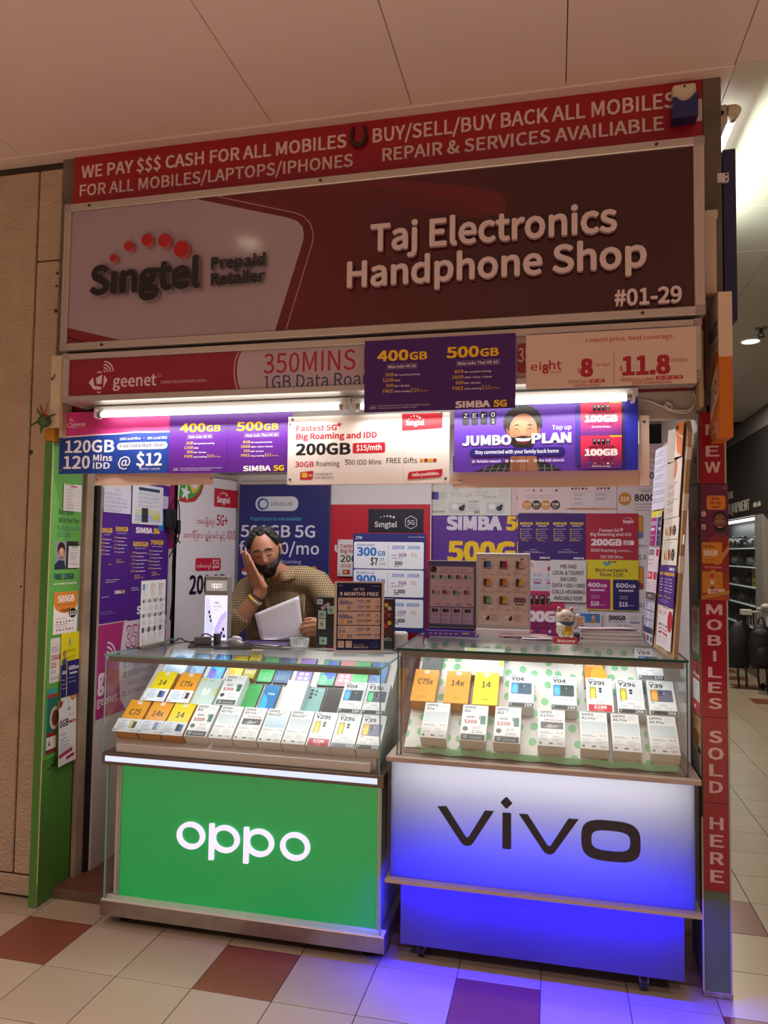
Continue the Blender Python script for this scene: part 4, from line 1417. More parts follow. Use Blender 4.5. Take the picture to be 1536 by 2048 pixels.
# ceiling downlight and sprinkler over the corridor
def downlight(x, y, label):
    d = thing('downlight', label, 'light', (x, y, 3.33))
    bm = new_bm()
    tube(bm, [(x, y, 3.343), (x, y, 3.334)], [0.092, 0.085], 24)
    obj('rim', bm, WHITE, d)
    obj('lens', tube(new_bm(), [(x, y, 3.336), (x, y, 3.331)], 0.066, 24), LAMPW, d)


downlight(3.742, 3.815, 'round downlight glowing in the corridor ceiling on the right')
downlight(0.412, -1.27, 'round downlight in the hall ceiling above the viewer, mirrored in the large sign')
sp = thing('sprinkler', 'chrome fire sprinkler hanging from the corridor ceiling beside the downlight', 'sprinkler', (3.734, 3.463, 3.34))
obj('plate', tube(new_bm(), [(3.734, 3.463, 3.343), (3.734, 3.463, 3.333)], [0.05, 0.042], 18), STEEL, sp)
bm = tube(new_bm(), [(3.734, 3.463, 3.333), (3.734, 3.463, 3.30)], 0.014, 10)
tube(bm, [(3.734, 3.463, 3.272), (3.734, 3.463, 3.268)], 0.026, 12)
for s in (-1, 1):
    tube(bm, smooth_curve([(3.734 + s * 0.01, 3.463, 3.302), (3.734 + s * 0.022, 3.463, 3.288), (3.734 + s * 0.006, 3.463, 3.272)], 4), 0.004, 6)
obj('head', bm, mat('tarnished_chrome', '4b5248', 0.35, metal=0.7), sp)

# ================================================================== far shop across the corridor
fs = thing('shop_fascia', 'dark fascia board of the shop across the corridor with small white capitals', 'sign', (4.62, 9, 2.06))
obj('board', bbox(new_bm(), 4.60, 4.66, 5.2, 12.6, 2.06, 3.1), FASCIA, fs)
FW = mat('fascia_letter_white', 'b9b2a8', 0.5)


def fascia_text(t, y_left, y_right, z, h):
    vs, fs_, x0, x1 = glyphs(t, 0.0)
    L = abs(y_left - y_right)
    bm = new_bm()
    bv = [bm.verts.new((4.595, y_left - (v[0] - x0) / (x1 - x0) * L, z + v[1] * h)) for v in vs]
    for f in fs_:
        try:
            bm.faces.new([bv[i] for i in f])
        except ValueError:
            pass
    me = bpy.data.meshes.new('lettering')
    r_ = bmesh.ops.extrude_face_region(bm, geom=bm.faces[:])
    bmesh.ops.translate(bm, vec=(0.006, 0, 0), verts=[e for e in r_['geom'] if isinstance(e, bmesh.types.BMVert)])
    obj('lettering', bm, FW, fs)


fascia_text('TAL', 8.72, 8.37, (4.600, 8.435, 2.359)[2], 0.1)
fascia_text('C EQUIPMENT', 8.85, 7.52, (4.600, 7.961, 2.141)[2], 0.14)
fascia_text('#01-06', 7.32, 6.98, (4.600, 7.087, 2.155)[2], 0.06)

cab = thing('display_cabinet', 'lit glass display cabinet full of camera gear in the shop across the corridor', 'cabinet', (4.8, 8.2, 0))
obj('back', bbox(new_bm(), 4.90, 4.94, 5.4, 10.4, 0, 2.06), mat('cabinet_back', '55565a', 0.5), cab)
obj('plinth', bbox(new_bm(), 4.64, 4.94, 7.3, 10.4, 0, 0.3), mat('cabinet_plinth', '6d675f', 0.6), cab)
SHZ = (0.62, 0.9, 1.14, 1.4, 1.65)
for z in SHZ:
    obj('shelf', bbox(new_bm(), 4.66, 4.9, 7.3, 10.4, z - 0.012, z), mat('shelf_glass', 'b8c4c0', 0.2), cab)
    obj('shelf_light', bbox(new_bm(), 4.652, 4.66, 7.35, 10.3, z - 0.016, z + 0.002), mat('shelf_led_lit', 'e8f4f0', 0.4, emit=1.2 if z > 1 else 0.3), cab)
obj('post', bbox(new_bm(), 4.60, 4.72, 6.9, 7.28, 0, 2.06, 0.004), ALU, cab)
obj('pane', bbox(new_bm(), 4.635, 4.64, 7.3, 10.4, 0.3, 2.0), GLASS, cab)
for y0, y1 in ((7.35, 8.6), (8.63, 10.2)):
    obj('tube', tube(new_bm(), [(4.63, y0, 2.02), (4.63, y1, 2.02)], 0.02, 8), LAMP, cab)
rr = random.Random(5)
GEAR = [mat('gear_black', '1a1a1c', 0.4), mat('gear_grey', '4a4a4e', 0.4), mat('gear_silver', '9a9a9c', 0.35, metal=0.4), mat('gear_dark_brown', '3a2c24', 0.5)]
gear_meshes = []
for k in range(4):
    bm = bbox(new_bm(), -0.05, 0.05, -0.07, 0.07, 0, 0.1, 0.012)
    tube(bm, [(-0.05, 0, 0.05), (-0.09, 0, 0.05)], 0.035, 12)
    bbox(bm, -0.02, 0.02, -0.03, 0.03, 0.1, 0.125, 0.006)
    bmesh.ops.recalc_face_normals(bm, faces=bm.faces)
    me = bpy.data.meshes.new('camera_body')
    bm.to_mesh(me)
    bm.free()
    me.materials.append(GEAR[k])
    gear_meshes.append(me)
for n_, z in enumerate(SHZ):
    y = 8.08 if n_ == 2 else 7.42
    while y < 10.2:
        o = bpy.data.objects.new('camera', rr.choice(gear_meshes))
        COL.objects.link(o)
        sc_ = rr.uniform(0.8, 1.5)
        o.scale = (sc_, sc_, sc_)
        o.location = (4.80, y, z + 0.0012)
        tag(o, 'camera standing on the ' + ('lowest', 'second lowest', 'middle', 'second highest', 'highest')[n_] + ' shelf of the far display cabinet', 'camera', 'cameras on the ' + ('lowest', 'second lowest', 'middle', 'second highest', 'highest')[n_] + ' far shelf')
        y += rr.uniform(0.24, 0.36)
cb = Canvas(60, 44, 0.62, 0.24, 'b5b81e', t=0.09)
cb.rect(20, 8, 20, 22, '24262a')
cb.rect(4, 34, 50, 5, '5a6a1e')
tag(cb.make('camera_box', (4.715, 7.92, 1.1415), -90, CARTON), 'yellow-green box standing on a shelf of the far cabinet', 'box')

rk = thing('rack_trolley', 'white metal rail trolley in front of the far display cabinet', 'rack', (4.45, 6.5, 0))
RKM = mat('white_metal_rail', 'c9c5bd', 0.4)
bm = new_bm()
tube(bm, smooth_curve([(4.53, 6.5, 0.08), (4.53, 6.5, 0.5), (4.53, 6.5, 0.86), (4.50, 6.5, 0.93), (4.42, 6.5, 0.94)], 4), 0.016, 8)
tube(bm, [(4.30, 6.5, 0.90), (4.55, 6.5, 0.90)], 0.012, 8)
obj('frame', bm, RKM, rk)
bm = new_bm()
for k in range(7):
    tube(bm, [(4.34 + 0.03 * k, 6.5, 0.9), (4.34 + 0.03 * k, 6.5, 0.72)], 0.004, 5)
obj('wire', bm, RKM, rk)
obj('shelf_board', bbox(new_bm(), 4.25, 4.36, 6.44, 6.56, 0.865, 0.925, 0.004), RKM, rk)
for y in (6.35, 6.65):
    obj('castor', tube(new_bm(), [(4.51, y - 0.012, 0.032), (4.51, y + 0.012, 0.032)], 0.032, 14), RUBBER, rk)
bm = tube(new_bm(), [(4.53, 6.35, 0.07), (4.53, 6.65, 0.07)], 0.014, 8)
obj('foot_bar', bm, RKM, rk)
ball(bm := new_bm(), (4.50, 6.42, 0.97), 0.05, 12, 8, (1.2, 1, 0.7))
tag(obj('plastic_bundle', bm, mat('white_plastic_bag', 'c4beb4', 0.4, bump=0.6, scale=40), None, True), 'crumpled white plastic bundle lying on the rail trolley', 'bag')
BAG = mat('black_nylon', '15151a', 0.6, bump=0.3, scale=60)
BAGG = mat('grey_nylon', '4b4b50', 0.6, bump=0.2, scale=80)
for nm, lab, cx, yy, w, zt, zb, lean in (('backpack', 'black backpack with a grey top pocket hanging on the rail trolley', 4.42, 6.34, 0.25, 0.77, 0.28, 0.0), ('shoulder_bag', 'larger black bag hanging behind the backpack on the rail trolley', 4.27, 6.605, 0.30, 0.77, 0.24, -0.04)):
    b = thing(nm, lab, 'bag', (cx, yy, zb))
    bm = new_bm()
    n = 10
    rings = []
    for i in range(n + 1):
        t = i / n
        hw = w / 2 * (0.82 + 0.25 * math.sin(PI * min(1, t * 1.1))) * (1 if t < 0.85 else 1 - (t - 0.85) * 3.2)
        hd = 0.07 * (0.6 + 0.6 * math.sin(PI * t))
        z = zb + (zt - zb) * t
        rings.append([bm.verts.new((cx + lean * (1 - t) + hw * math.cos(2 * PI * k / 14), yy + hd * math.sin(2 * PI * k / 14), z)) for k in range(14)])
    for r0, r1 in zip(rings, rings[1:]):
        for k in range(14):
            bm.faces.new((r0[k], r0[(k + 1) % 14], r1[(k + 1) % 14], r1[k]))
    bm.faces.new(rings[0])
    bm.faces.new(rings[-1])
    obj('body', bm, BAG, b, True)
    obj('handle', tube(new_bm(), smooth_curve([(cx - 0.03, yy, zt - 0.01), (cx - 0.02, yy, zt + 0.06), (cx + 0.02, yy, zt + 0.08), (cx + 0.04, yy, zt - 0.01)], 4), 0.009, 6), BAG, b, True)
    if nm == 'backpack':
        obj('pocket', ball(new_bm(), (cx - 0.02, yy - 0.075, zt - 0.08), 0.07, 12, 8, (1.0, 0.35, 0.6)), BAGG, b, True)
        obj('front_pocket', ball(new_bm(), (cx, yy - 0.08, zb + 0.15), 0.085, 12, 8, (1.0, 0.4, 1.3)), BAG, b, True)
    for k in range(2):
        obj('strap', tube(new_bm(), smooth_curve([(cx - 0.04 + 0.08 * k, yy - 0.03, zb + 0.03), (cx - 0.045 + 0.09 * k, yy - 0.04, zb - 0.08), (cx - 0.03 + 0.08 * k, yy - 0.03, max(0.02, zb - 0.22))], 4), 0.012, 6), BAG, b, True)
# seen through the gap over the back wall
co = struct('trim_9', tube(new_bm(), [(2.93, 5.2, 0), (2.93, 5.2, 3.34)], 0.16, 24), WHITE)


# ================================================================== green-fronted glass counter
gc = thing('glass_counter', 'glass-topped counter with a lit green front and white glowing letters, on the left', 'counter', (0.92, 0.3, 0))
bm = bbox(new_bm(), 0.328, 1.528, -0.002, 0.6, 0.045, 0.105, 0.002)
obj('steel_base', bm, STEEL, gc)
obj('ledge', bbox(new_bm(), 0.332, 1.524, 0.0, 0.05, 0.105, 0.109), WHITE, gc)
for x in (0.40, 1.45):
    for y in (0.09, 0.52):
        obj('foot', tube(new_bm(), [(x, y, 0.001), (x, y, 0.008), (x, y, 0.046)], [0.03, 0.018, 0.014], 12), RUBBER, gc)
CARC = mat('carcass_white', 'd8d6d2', 0.5)
obj('carcass', bbox(new_bm(), 0.352, 1.496, 0.056, 0.6, 0.108, 0.66), CARC, gc)
obj('lit_panel', bbox(new_bm(), 0.385, 1.488, 0.046, 0.056, 0.109, 0.655), mat('lit_green_acrylic', '00984a', 0.25, emit=0.55), gc)
for x in (0.372, 1.488):
    obj('panel_frame', bbox(new_bm(), x, x + 0.013, 0.04, 0.056, 0.109, 0.655), ALU, gc)
obj('front_glass', bbox(new_bm(), 0.345, 1.51, 0.004, 0.009, 0.109, 0.656), GLASS, gc)
for x in (0.340, 1.506):
    obj('glass_edge', bbox(new_bm(), x, x + 0.006, 0.002, 0.012, 0.109, 0.656), PALE_EDGE, gc)
    obj('side_glass', bbox(new_bm(), x, x + 0.005, 0.012, 0.056, 0.109, 0.656), GLASS, gc)
BAND = mat('brown_grey_aluminium', '6f6257', 0.35, metal=0.5, bump=0.05, scale=150)
obj('band', bbox(new_bm(), 0.318, 1.52, -0.006, 0.6, 0.655, 0.702, 0.002), BAND, gc)
obj('led_strip', bbox(new_bm(), 0.334, 1.495, -0.0085, -0.005, 0.668, 0.690, 0.001), LED, gc)
GLOW = mat('glowing_white_letter', 'e6d9ff', 0.4, emit=1.05)


def ring_bm(bm, cx, cz, rx, rz, st, y0, y1, n=36):
    a, b, c_, d = [], [], [], []
    for k in range(n):
        t = 2 * PI * k / n
        a.append(bm.verts.new((cx + rx * math.cos(t), y0, cz + rz * math.sin(t))))
        b.append(bm.verts.new((cx + (rx - st) * math.cos(t), y0, cz + (rz - st * 0.92) * math.sin(t))))
        c_.append(bm.verts.new((cx + rx * math.cos(t), y1, cz + rz * math.sin(t))))
        d.append(bm.verts.new((cx + (rx - st) * math.cos(t), y1, cz + (rz - st * 0.92) * math.sin(t))))
    for k in range(n):
        j = (k + 1) % n
        bm.faces.new((a[k], a[j], b[j], b[k]))
        bm.faces.new((c_[k], d[k], d[j], c_[j]))
        bm.faces.new((a[k], c_[k], c_[j], a[j]))
        bm.faces.new((b[k], b[j], d[j], d[k]))
    return bm


for p, st in (((0.707, 0.040, 0.385), None), ((0.858, 0.040, 0.386), (0.799, 0.040, 0.299)), ((1.005, 0.040, 0.386), (0.949, 0.040, 0.301)), ((1.155, 0.040, 0.387), None)):
    bm = ring_bm(new_bm(), p[0], p[2], 0.0615, 0.0535, 0.0195, 0.034, 0.0465)
    if st:
        bbox(bm, st[0] - 0.010, st[0] + 0.010, 0.0338, 0.0465, st[2], p[2] + 0.055)
    obj('letter', bm, GLOW, gc)


def glass_case(root, x0, x1, y0, y1, z0, z1, edge, lipcol, tint=GLASS):
    t = 0.006
    obj('front_pane', bbox(new_bm(), x0, x1, y0, y0 + t, z0, z1 - t), tint, root)
    obj('side_pane', bbox(new_bm(), x0, x0 + t, y0 + t, y1, z0, z1 - t), tint, root)
    obj('side_pane', bbox(new_bm(), x1 - t, x1, y0 + t, y1, z0, z1 - t), tint, root)
    obj('top_pane', bbox(new_bm(), x0 - 0.003, x1 + 0.003, y0 - 0.004, y1, z1 - t, z1), tint, root)
    obj('pane_edge', bbox(new_bm(), x0 - 0.004, x1 + 0.004, y0 - 0.006, y0 - 0.003, z1 - t - 0.002, z1 + 0.0005), edge, root)
    for x in (x0 - 0.0045, x1 + 0.003):
        obj('pane_edge', bbox(new_bm(), x, x + 0.0015, y0, y1, z1 - t - 0.0015, z1 + 0.0005), edge, root)
    for x in (x0 - 0.001, x1 - 0.003):
        obj('pane_edge', bbox(new_bm(), x, x + 0.004, y0 - 0.0018, y0 + 0.002, z0, z1 - t), edge, root)
    obj('light_rail', bbox(new_bm(), x0 + 0.01, x1 - 0.01, y0 + 0.008, y0 + 0.03, z1 - 0.032, z1 - 0.008, 0.002), lipcol, root)


RAIL = mat('taupe_light_rail', '8f8074', 0.45)
glass_case(gc, 0.318, 1.502, 0.0, 0.61, 0.702, 1.106, PALE_EDGE, RAIL)
TRAY = mat('white_display_tray', 'ded9d6', 0.45)
TH = rad(39.0)


def slope_pt(case, x, s, off=0.0):
    y0, z0 = {'g': (0.06, 0.745), 'b': (0.026, 0.812)}[case]
    return (x, y0 + s * math.cos(TH) - off * math.sin(TH), z0 + s * math.sin(TH) + off * math.cos(TH))


def rack(root, case, x0, x1, top_s, zf, m, name):
    y0, z0 = slope_pt(case, 0, -0.012, -0.001)[1:]
    y1, z1 = slope_pt(case, 0, top_s, -0.001)[1:]
    bm = new_bm()
    pr = [(y0, z0), (y1, z1), (y1, zf), (y0, zf)]
    a = [bm.verts.new((x0, p[0], p[1])) for p in pr]
    b = [bm.verts.new((x1, p[0], p[1])) for p in pr]
    bm.faces.new(a)
    bm.faces.new(b[::-1])
    for i in range(4):
        j = (i + 1) % 4
        bm.faces.new((a[j], a[i], b[i], b[j]))
    obj(name, bm, m, root)


rack(gc, 'g', 0.345, 1.475, 0.545, 0.703, TRAY, 'sloping_rack')
obj('rack_deck', bbox(new_bm(), 0.345, 1.475, 0.485, 0.604, 1.074, 1.086, 0.001), TRAY, gc)
obj('front_step', bbox(new_bm(), 0.372, 1.462, 0.012, 0.052, 0.7025, 0.738, 0.002), TRAY, gc)

# ================================================================== blue-lit counter
bc = thing('glass_counter', 'glass-topped counter with a blue-lit white front and dark letters, on the right', 'counter', (2.083, 0.25, 0))
TOPW = mat('pale_wood_laminate', 'b7a698', 0.4, bump=0.03, scale=90, var=0.06)
obj('counter_top', bbox(new_bm(), 1.537, 2.633, -0.05, 0.54, 0.770, 0.788, 0.002), TOPW, bc)
obj('lower_shelf', bbox(new_bm(), 1.538, 2.632, -0.05, 0.5, 0.330, 0.343, 0.001), TOPW, bc)
LBOX = mat('light_box_grey', '2e2e2e', 0.6)
bm = bbox(new_bm(), 1.552, 1.556, -0.012, 0.2, 0.3435, 0.7695)
bbox(bm, 2.611, 2.615, -0.012, 0.2, 0.3435, 0.7695)
bbox(bm, 1.552, 2.615, 0.2, 0.204, 0.3435, 0.7695)
bbox(bm, 1.558, 2.609, -0.01, 0.198, 0.3437, 0.3455)  # unseen dark liner, added to stop light bouncing up from the shelf
obj('light_box', bm, LBOX, bc)
obj('carcass', bbox(new_bm(), 1.553, 2.614, 0.205, 0.5, 0.3435, 0.7695), CARC, bc)
obj('lit_panel', bbox(new_bm(), 1.552, 2.615, -0.02, -0.0125, 0.3435, 0.7695), backlit_mat('opal_acrylic_panel', (0.06, 0.06, 0.08, 1)), bc)
for x in (1.540, 2.616):
    obj('side_glass', bbox(new_bm(), x, x + 0.011, -0.028, 0.2, 0.3435, 0.7695), ACRYLIC, bc)
obj('plinth', bbox(new_bm(), 1.58, 2.588, 0.04, 0.48, 0.072, 0.329, 0.001), mat('pale_grey_laminate', '4c4858', 0.35), bc)


def castor(root, x, y):
    obj('castor', tube(new_bm(), [(x - 0.011, y, 0.031), (x + 0.011, y, 0.031)], 0.030, 18), RUBBER, root)
    obj('castor_rim', ring_bm_x(x), STEEL, root)
    bm = new_bm()
    bbox(bm, x - 0.016, x - 0.013, y - 0.012, y + 0.018, 0.028, 0.066)
    bbox(bm, x + 0.013, x + 0.016, y - 0.012, y + 0.018, 0.028, 0.066)
    bbox(bm, x - 0.02, x + 0.02, y - 0.016, y + 0.022, 0.066, 0.0725)
    obj('castor_fork', bm, STEEL, root)


def ring_bm_x(x):
    bm = ring_bm(new_bm(), 0, 0.031, 0.0292, 0.0292, 0.004, -0.012, 0.012, 20)
    bmesh.ops.rotate(bm, verts=bm.verts, cent=(0, 0, 0.031), matrix=Matrix.Rotation(PI / 2, 3, 'Z'))
    bmesh.ops.translate(bm, verts=bm.verts, vec=(x, ring_bm_x.y, 0))
    return bm


for x, y in ((1.653, 0.11), (2.458, 0.095), (1.66, 0.42), (2.46, 0.42)):
    ring_bm_x.y = y
    castor(bc, x, y)

INK = mat('charcoal_letter', '2c262b', 0.5)
LY0, LY1 = -0.0265, -0.0198


def vshape(tl0, tl1, bot, tr0, tr1):
    """a v with a rounded foot, from places on the panel"""
    def lerp(a, b, t):
        return (a[0] + (b[0] - a[0]) * t, 0, a[2] + (b[2] - a[2]) * t)
    wd = tl1[0] - tl0[0]
    bl = (bot[0] - wd * 0.75, 0, bot[2] + wd * 0.42)
    br = (bot[0] + wd * 0.75, 0, bot[2] + wd * 0.42)
    pts = [tl0, bl, (bot[0] - wd * 0.5, 0, bot[2] + wd * 0.13), (bot[0] - wd * 0.2, 0, bot[2] + wd * 0.01), (bot[0] + wd * 0.2, 0, bot[2]), (bot[0] + wd * 0.5, 0, bot[2] + wd * 0.12), br, tr1, tr0, (bot[0] + wd * 0.22, 0, bot[2] + wd * 1.0), (bot[0], 0, bot[2] + wd * 0.86), (bot[0] - wd * 0.2, 0, bot[2] + wd * 1.0), tl1]
    return [(p[0], p[2]) for p in pts]


A_ = [(1.729, -0.020, 0.614), (1.761, -0.020, 0.617), (1.837, -0.020, 0.484), (1.902, -0.020, 0.614), (1.934, -0.020, 0.615)]
B_ = [(2.024, -0.020, 0.614), (2.054, -0.020, 0.615), (2.129, -0.020, 0.484), (2.196, -0.020, 0.613), (2.230, -0.020, 0.614)]
obj('letter', prism(new_bm(), vshape(*A_), LY0, LY1), INK, bc)
a, b = (1.965, -0.020, 0.614), (1.996, -0.020, 0.486)
bm = bbox(new_bm(), a[0], b[0], LY0, LY1, b[2], a[2], 0.003)
p, q = (1.979, -0.020, 0.649), (2.000, -0.020, 0.651)
d_ = q[0] - p[0]
prism(bm, [(p[0] - d_, p[2]), (p[0] - d_ * 0.15, p[2] + d_ * 0.9), (p[0] + d_ * 0.15, p[2] + d_ * 0.9), (p[0] + d_, p[2]), (p[0] + d_ * 0.15, p[2] - d_ * 0.9), (p[0] - d_ * 0.15, p[2] - d_ * 0.9)], LY0, LY1)
obj('letter', bm, INK, bc)
obj('letter', prism(new_bm(), vshape(*B_), LY0, LY1), INK, bc)
a, b = (2.240, -0.020, 0.540), (2.438, -0.020, 0.559)
t_, u_ = (2.341, -0.020, 0.619), (2.340, -0.020, 0.481)
bm = new_bm()
ox, oz, orx, orz = (a[0] + b[0]) / 2, (t_[2] + u_[2]) / 2, (b[0] - a[0]) / 2, (t_[2] - u_[2]) / 2
n = 40
rings = [[], [], [], []]
for k in range(n):
    t = 2 * PI * k / n
    cs, sn = math.cos(t), math.sin(t)
    e = 0.62
    fx_, fz_ = math.copysign(abs(cs) ** e, cs), math.copysign(abs(sn) ** e, sn)
    for i, (yy, q) in enumerate(((LY0, 0), (LY0, 1), (LY1, 1), (LY1, 0))):
        st = 0.034 if q else 0
        rings[i].append(bm.verts.new((ox + (orx - st) * fx_, yy, oz + (orz - st * 0.98) * fz_)))
for i in range(4):
    r0, r1 = rings[i], rings[(i + 1) % 4]
    for k in range(n):
        j = (k + 1) % n
        bm.faces.new((r0[k], r0[j], r1[j], r1[k]))
obj('letter', bm, INK, bc)

glass_case(bc, 1.572, 2.595, -0.02, 0.52, 0.788, 1.186, GREEN_EDGE, RAIL)
obj('corner_post', bbox(new_bm(), 1.582, 1.588, -0.008, -0.002, 0.788, 1.17), mat('brass_post', '6b5240', 0.4, metal=0.5), bc)


def dotted_mat():
    m = mat('dotted_white_cloth', 'eceae6', 0.6, bump=0.25, scale=14, dist=0.01)
    nt = m.node_tree
    tc = nt.nodes.new('ShaderNodeTexCoord')
    mp = nt.nodes.new('ShaderNodeMapping')
    mp.inputs['Scale'].default_value = (19, 19, 0)
    v = nt.nodes.new('ShaderNodeTexVoronoi')
    v.voronoi_dimensions = '2D'
    v.inputs['Randomness'].default_value = 0.45
    v.inputs['Scale'].default_value = 1.0
    lt = nt.nodes.new('ShaderNodeMath')
    lt.operation = 'LESS_THAN'
    lt.inputs[1].default_value = 0.27
    mx = nt.nodes.new('ShaderNodeMix')
    mx.data_type = 'RGBA'
    mx.inputs[6].default_value = rgb('eceae6')
    mx.inputs[7].default_value = rgb('8fcf9c')
    nt.links.new(tc.outputs['Object'], mp.inputs['Vector'])
    nt.links.new(mp.outputs[0], v.inputs['Vector'])
    nt.links.new(v.outputs['Distance'], lt.inputs[0])
    nt.links.new(lt.outputs[0], mx.inputs['Factor'])
    nt.links.new(mx.outputs[2], nt.nodes['Principled BSDF'].inputs['Base Color'])
    return m


rack(bc, 'b', 1.59, 2.57, 0.57, 0.789, TRAY, 'sloping_rack')
# dotted cloth laid over the rack, in soft folds
bm = new_bm()
nx, ny = 60, 28
grid = []
for j in range(ny + 1):
    row = []
    for i in range(nx + 1):
        u, v = i / nx, j / ny
        s = -0.008 + 0.574 * v
        lift = 0.0042 + 0.0016 * math.sin(23 * u + 5 * v) + 0.0012 * math.sin(41 * u - 11 * v)
        p = slope_pt('b', 1.592 + 0.975 * u, s, lift)
        row.append(bm.verts.new(p))
    grid.append(row)
for j in range(ny):
    for i in range(nx):
        bm.faces.new((grid[j][i], grid[j][i + 1], grid[j + 1][i + 1], grid[j + 1][i]))
cl = obj('display_cloth', bm, dotted_mat(), None, True)
tag(cl, 'white cloth with green dots spread over the sloping rack in the right counter', 'cloth')
gb = mat('green_cloth_hem', '8fcf9c', 0.6)
bm = new_bm()
for i in range(40):
    u0, u1 = i / 40, (i + 1) / 40
    a = slope_pt('b', 1.66 + 0.91 * u0, -0.006, 0.007)
    b = slope_pt('b', 1.66 + 0.91 * u1, -0.006, 0.007)
    z = lambda u: 0.7955 + 0.0035 * math.sin(40 * u)
    yy = lambda u: 0.004 + 0.002 * math.sin(31 * u)
    q = [bm.verts.new(v) for v in (a, b, (b[0], yy(u1), z(u1)), (a[0], yy(u0), z(u0)))]
    bm.faces.new(q)
obj('hem', bm, gb, cl, False, True)


# ================================================================== boxed phones and display phones
def stand(case, cx, s0, c, name, label, cat, group, t, mtl=None, yaw=0.0):
    """lay a printed box on the sloping rack: cx its middle, s0 the distance of its foot up the slope, t its thickness"""
    p = slope_pt(case, cx - c.w / 2, s0, t + (0.0075 if case == 'b' else 0.0006))
    o = c.make(name, p, 0, mtl or CARTON, tilt=51.0)
    if yaw:
        o.rotation_euler = (TH, 0, rad(yaw))
    tag(o, label, cat, group)
    return o


BW, BL, BT = 0.097, 0.164, 0.052
GREYTX = '8d9296'


def pic_phone(c, x, y, w, h, col, rim='2a2e34', r=3):
    c.rect(x, y, w, h, rim, r)
    c.rect(x + 1, y + 1, w - 2, h - 2, col, r)


def box_orange(model, col, card=None):
    c = Canvas(60, 100, BW, BL, col, t=BT, back='c8862c')
    c.rect(24, 2, 12, 11, 'e8ddcf', 1)
    c.rect(26, 4, 8, 7, 'd8c9c4', 1)
    c.rect(48, 4, 9, 2, 'b5822a')
    c.text(model, 30, 47, 17, '1c1610', w=(38 if len(model) > 3 else 32 if len(model) == 3 else 22), al='c', b=0.012)
    c.text('realme', 30, 86, 4, '4a3a1c', w=16, al='c')
    return c


def add_card(o, tone, seed, w=66, h=44):
    """a printed price card leaning on the lower half of the box"""
    k = Canvas(w, h, 0.108, 0.066, 'dfe6ee', t=0.001)
    k.text('realme', 10, 9, 4, '4a6ab0', w=18, b=0.01)
    k.lines(7, 14, 30, 6, 3.6, '7f90b4', 1.4, seed)
    pic_phone(k, 40, 6, 9, 24, tone[0], r=2)
    pic_phone(k, 49, 8, 9, 22, tone[1], r=2)
    k.disc(12, 38, 1.6, '2a2a2e', n=8)
    k.rect(3, 37, 6, 2.4, '5a5a60')
    k.text('$%d' % (179 + 20 * (seed % 3)), 50, 40, 4, '3a3f4a', w=11)
    q = k.make('price_card', (-0.006, -0.006, 0.004), 0, PAPER, o)
    q.rotation_euler = (rad(2), 0, 0)
    return q


def box_oppo(model, kind, price=None):
    c = Canvas(60, 100, BW, BL, 'e4e4e2', t=BT, back='dcdad6')
    c.text('OPPO', 4, 11, 7, '202428', w=27, b=0.025)
    c.text(model, 4, 21, 7, '202428', w=9 + 3.6 * len(model), b=0.02)
    c.text('5G', 7 + 9 + 3.6 * len(model), 17, 2.6, '33373a')
    c.lines(36, 5, 20, 4, 3.2, 'a5a9ab', 0.8, 2)
    if kind == 'sale':
        c.rect(2, 27, 56, 0.5, 'b5b5b5')
        c.text('$239', 12, 37, 5.5, '44484c', w=18, b=0.01)
        c.rect(11, 34, 20, 0.8, '44484c')
        c.text('$209', 6, 52, 9, 'a81c28', w=30, b=0.025)
        c.rect(44, 30, 12, 24, '2f6a5c', 2)
        c.rect(41, 30, 2, 10, '3a3e44')
        c.disc(11, 68, 6.5, '3a4448', n=8)
        c.text('2', 29, 67, 7, 'b3343c')
        c.text('2', 27, 79, 7, 'b3343c')
        c.lines(36, 60, 16, 2, 4, '8d9296', 1, 3)
        c.lines(34, 72, 18, 2, 4, '8d9296', 1, 5)
        c.rect(3, 83, 54, 15, '4a5254')
        c.rect(8, 86, 9, 9, '8a9698')
        c.text('6000mAh', 22, 95, 6, 'b9c6c6', w=28, it=0.2)
    else:
        if kind == 'flash':
            c.text('45W Flash Charge', 14, 31, 4, 'a03a40', w=40, b=0.02)
            c.rect(6, 35, 50, 18, '3c3a3c')
            c.poly([(14, 50), (26, 40), (34, 44), (48, 42), (40, 49), (28, 51)], '9a9890')
        elif kind == 'reno':
            for i in range(8):
                c.z -= c.step if i else 0
                c.rect(3, 24 + 4 * i, 54, 3.99, (int(196 - 4 * i), int(214 - 3 * i), int(226 - 2 * i)))
        else:
            for i in range(6):
                c.z -= c.step if i else 0
                c.rect(3, 26 + 5 * i, 54, 4.99, (int(192 + 3 * i), int(200 + 3 * i), int(205 + 3 * i)))
        c.lines(5, 62, 30, 2, 3.4, '6d7276', 1.2, 4)
        c.rect(42, 61, 5, 5, 'b9bcbe', 2)
        c.rect(50, 61, 5, 5, 'b9bcbe', 2)
        c.lines(5, 73, 22, 3, 5, 'a5a9ab', 1, 7)
        c.lines(32, 73, 24, 3, 5, 'a5a9ab', 1, 8)
        c.rect(4, 90, 5, 5, '6d7276')
        c.rect(24, 91, 9, 3, '5a6066')
        c.text(price or '$279', 42, 95, 4.4, '6a5a5c', w=13)
    return c


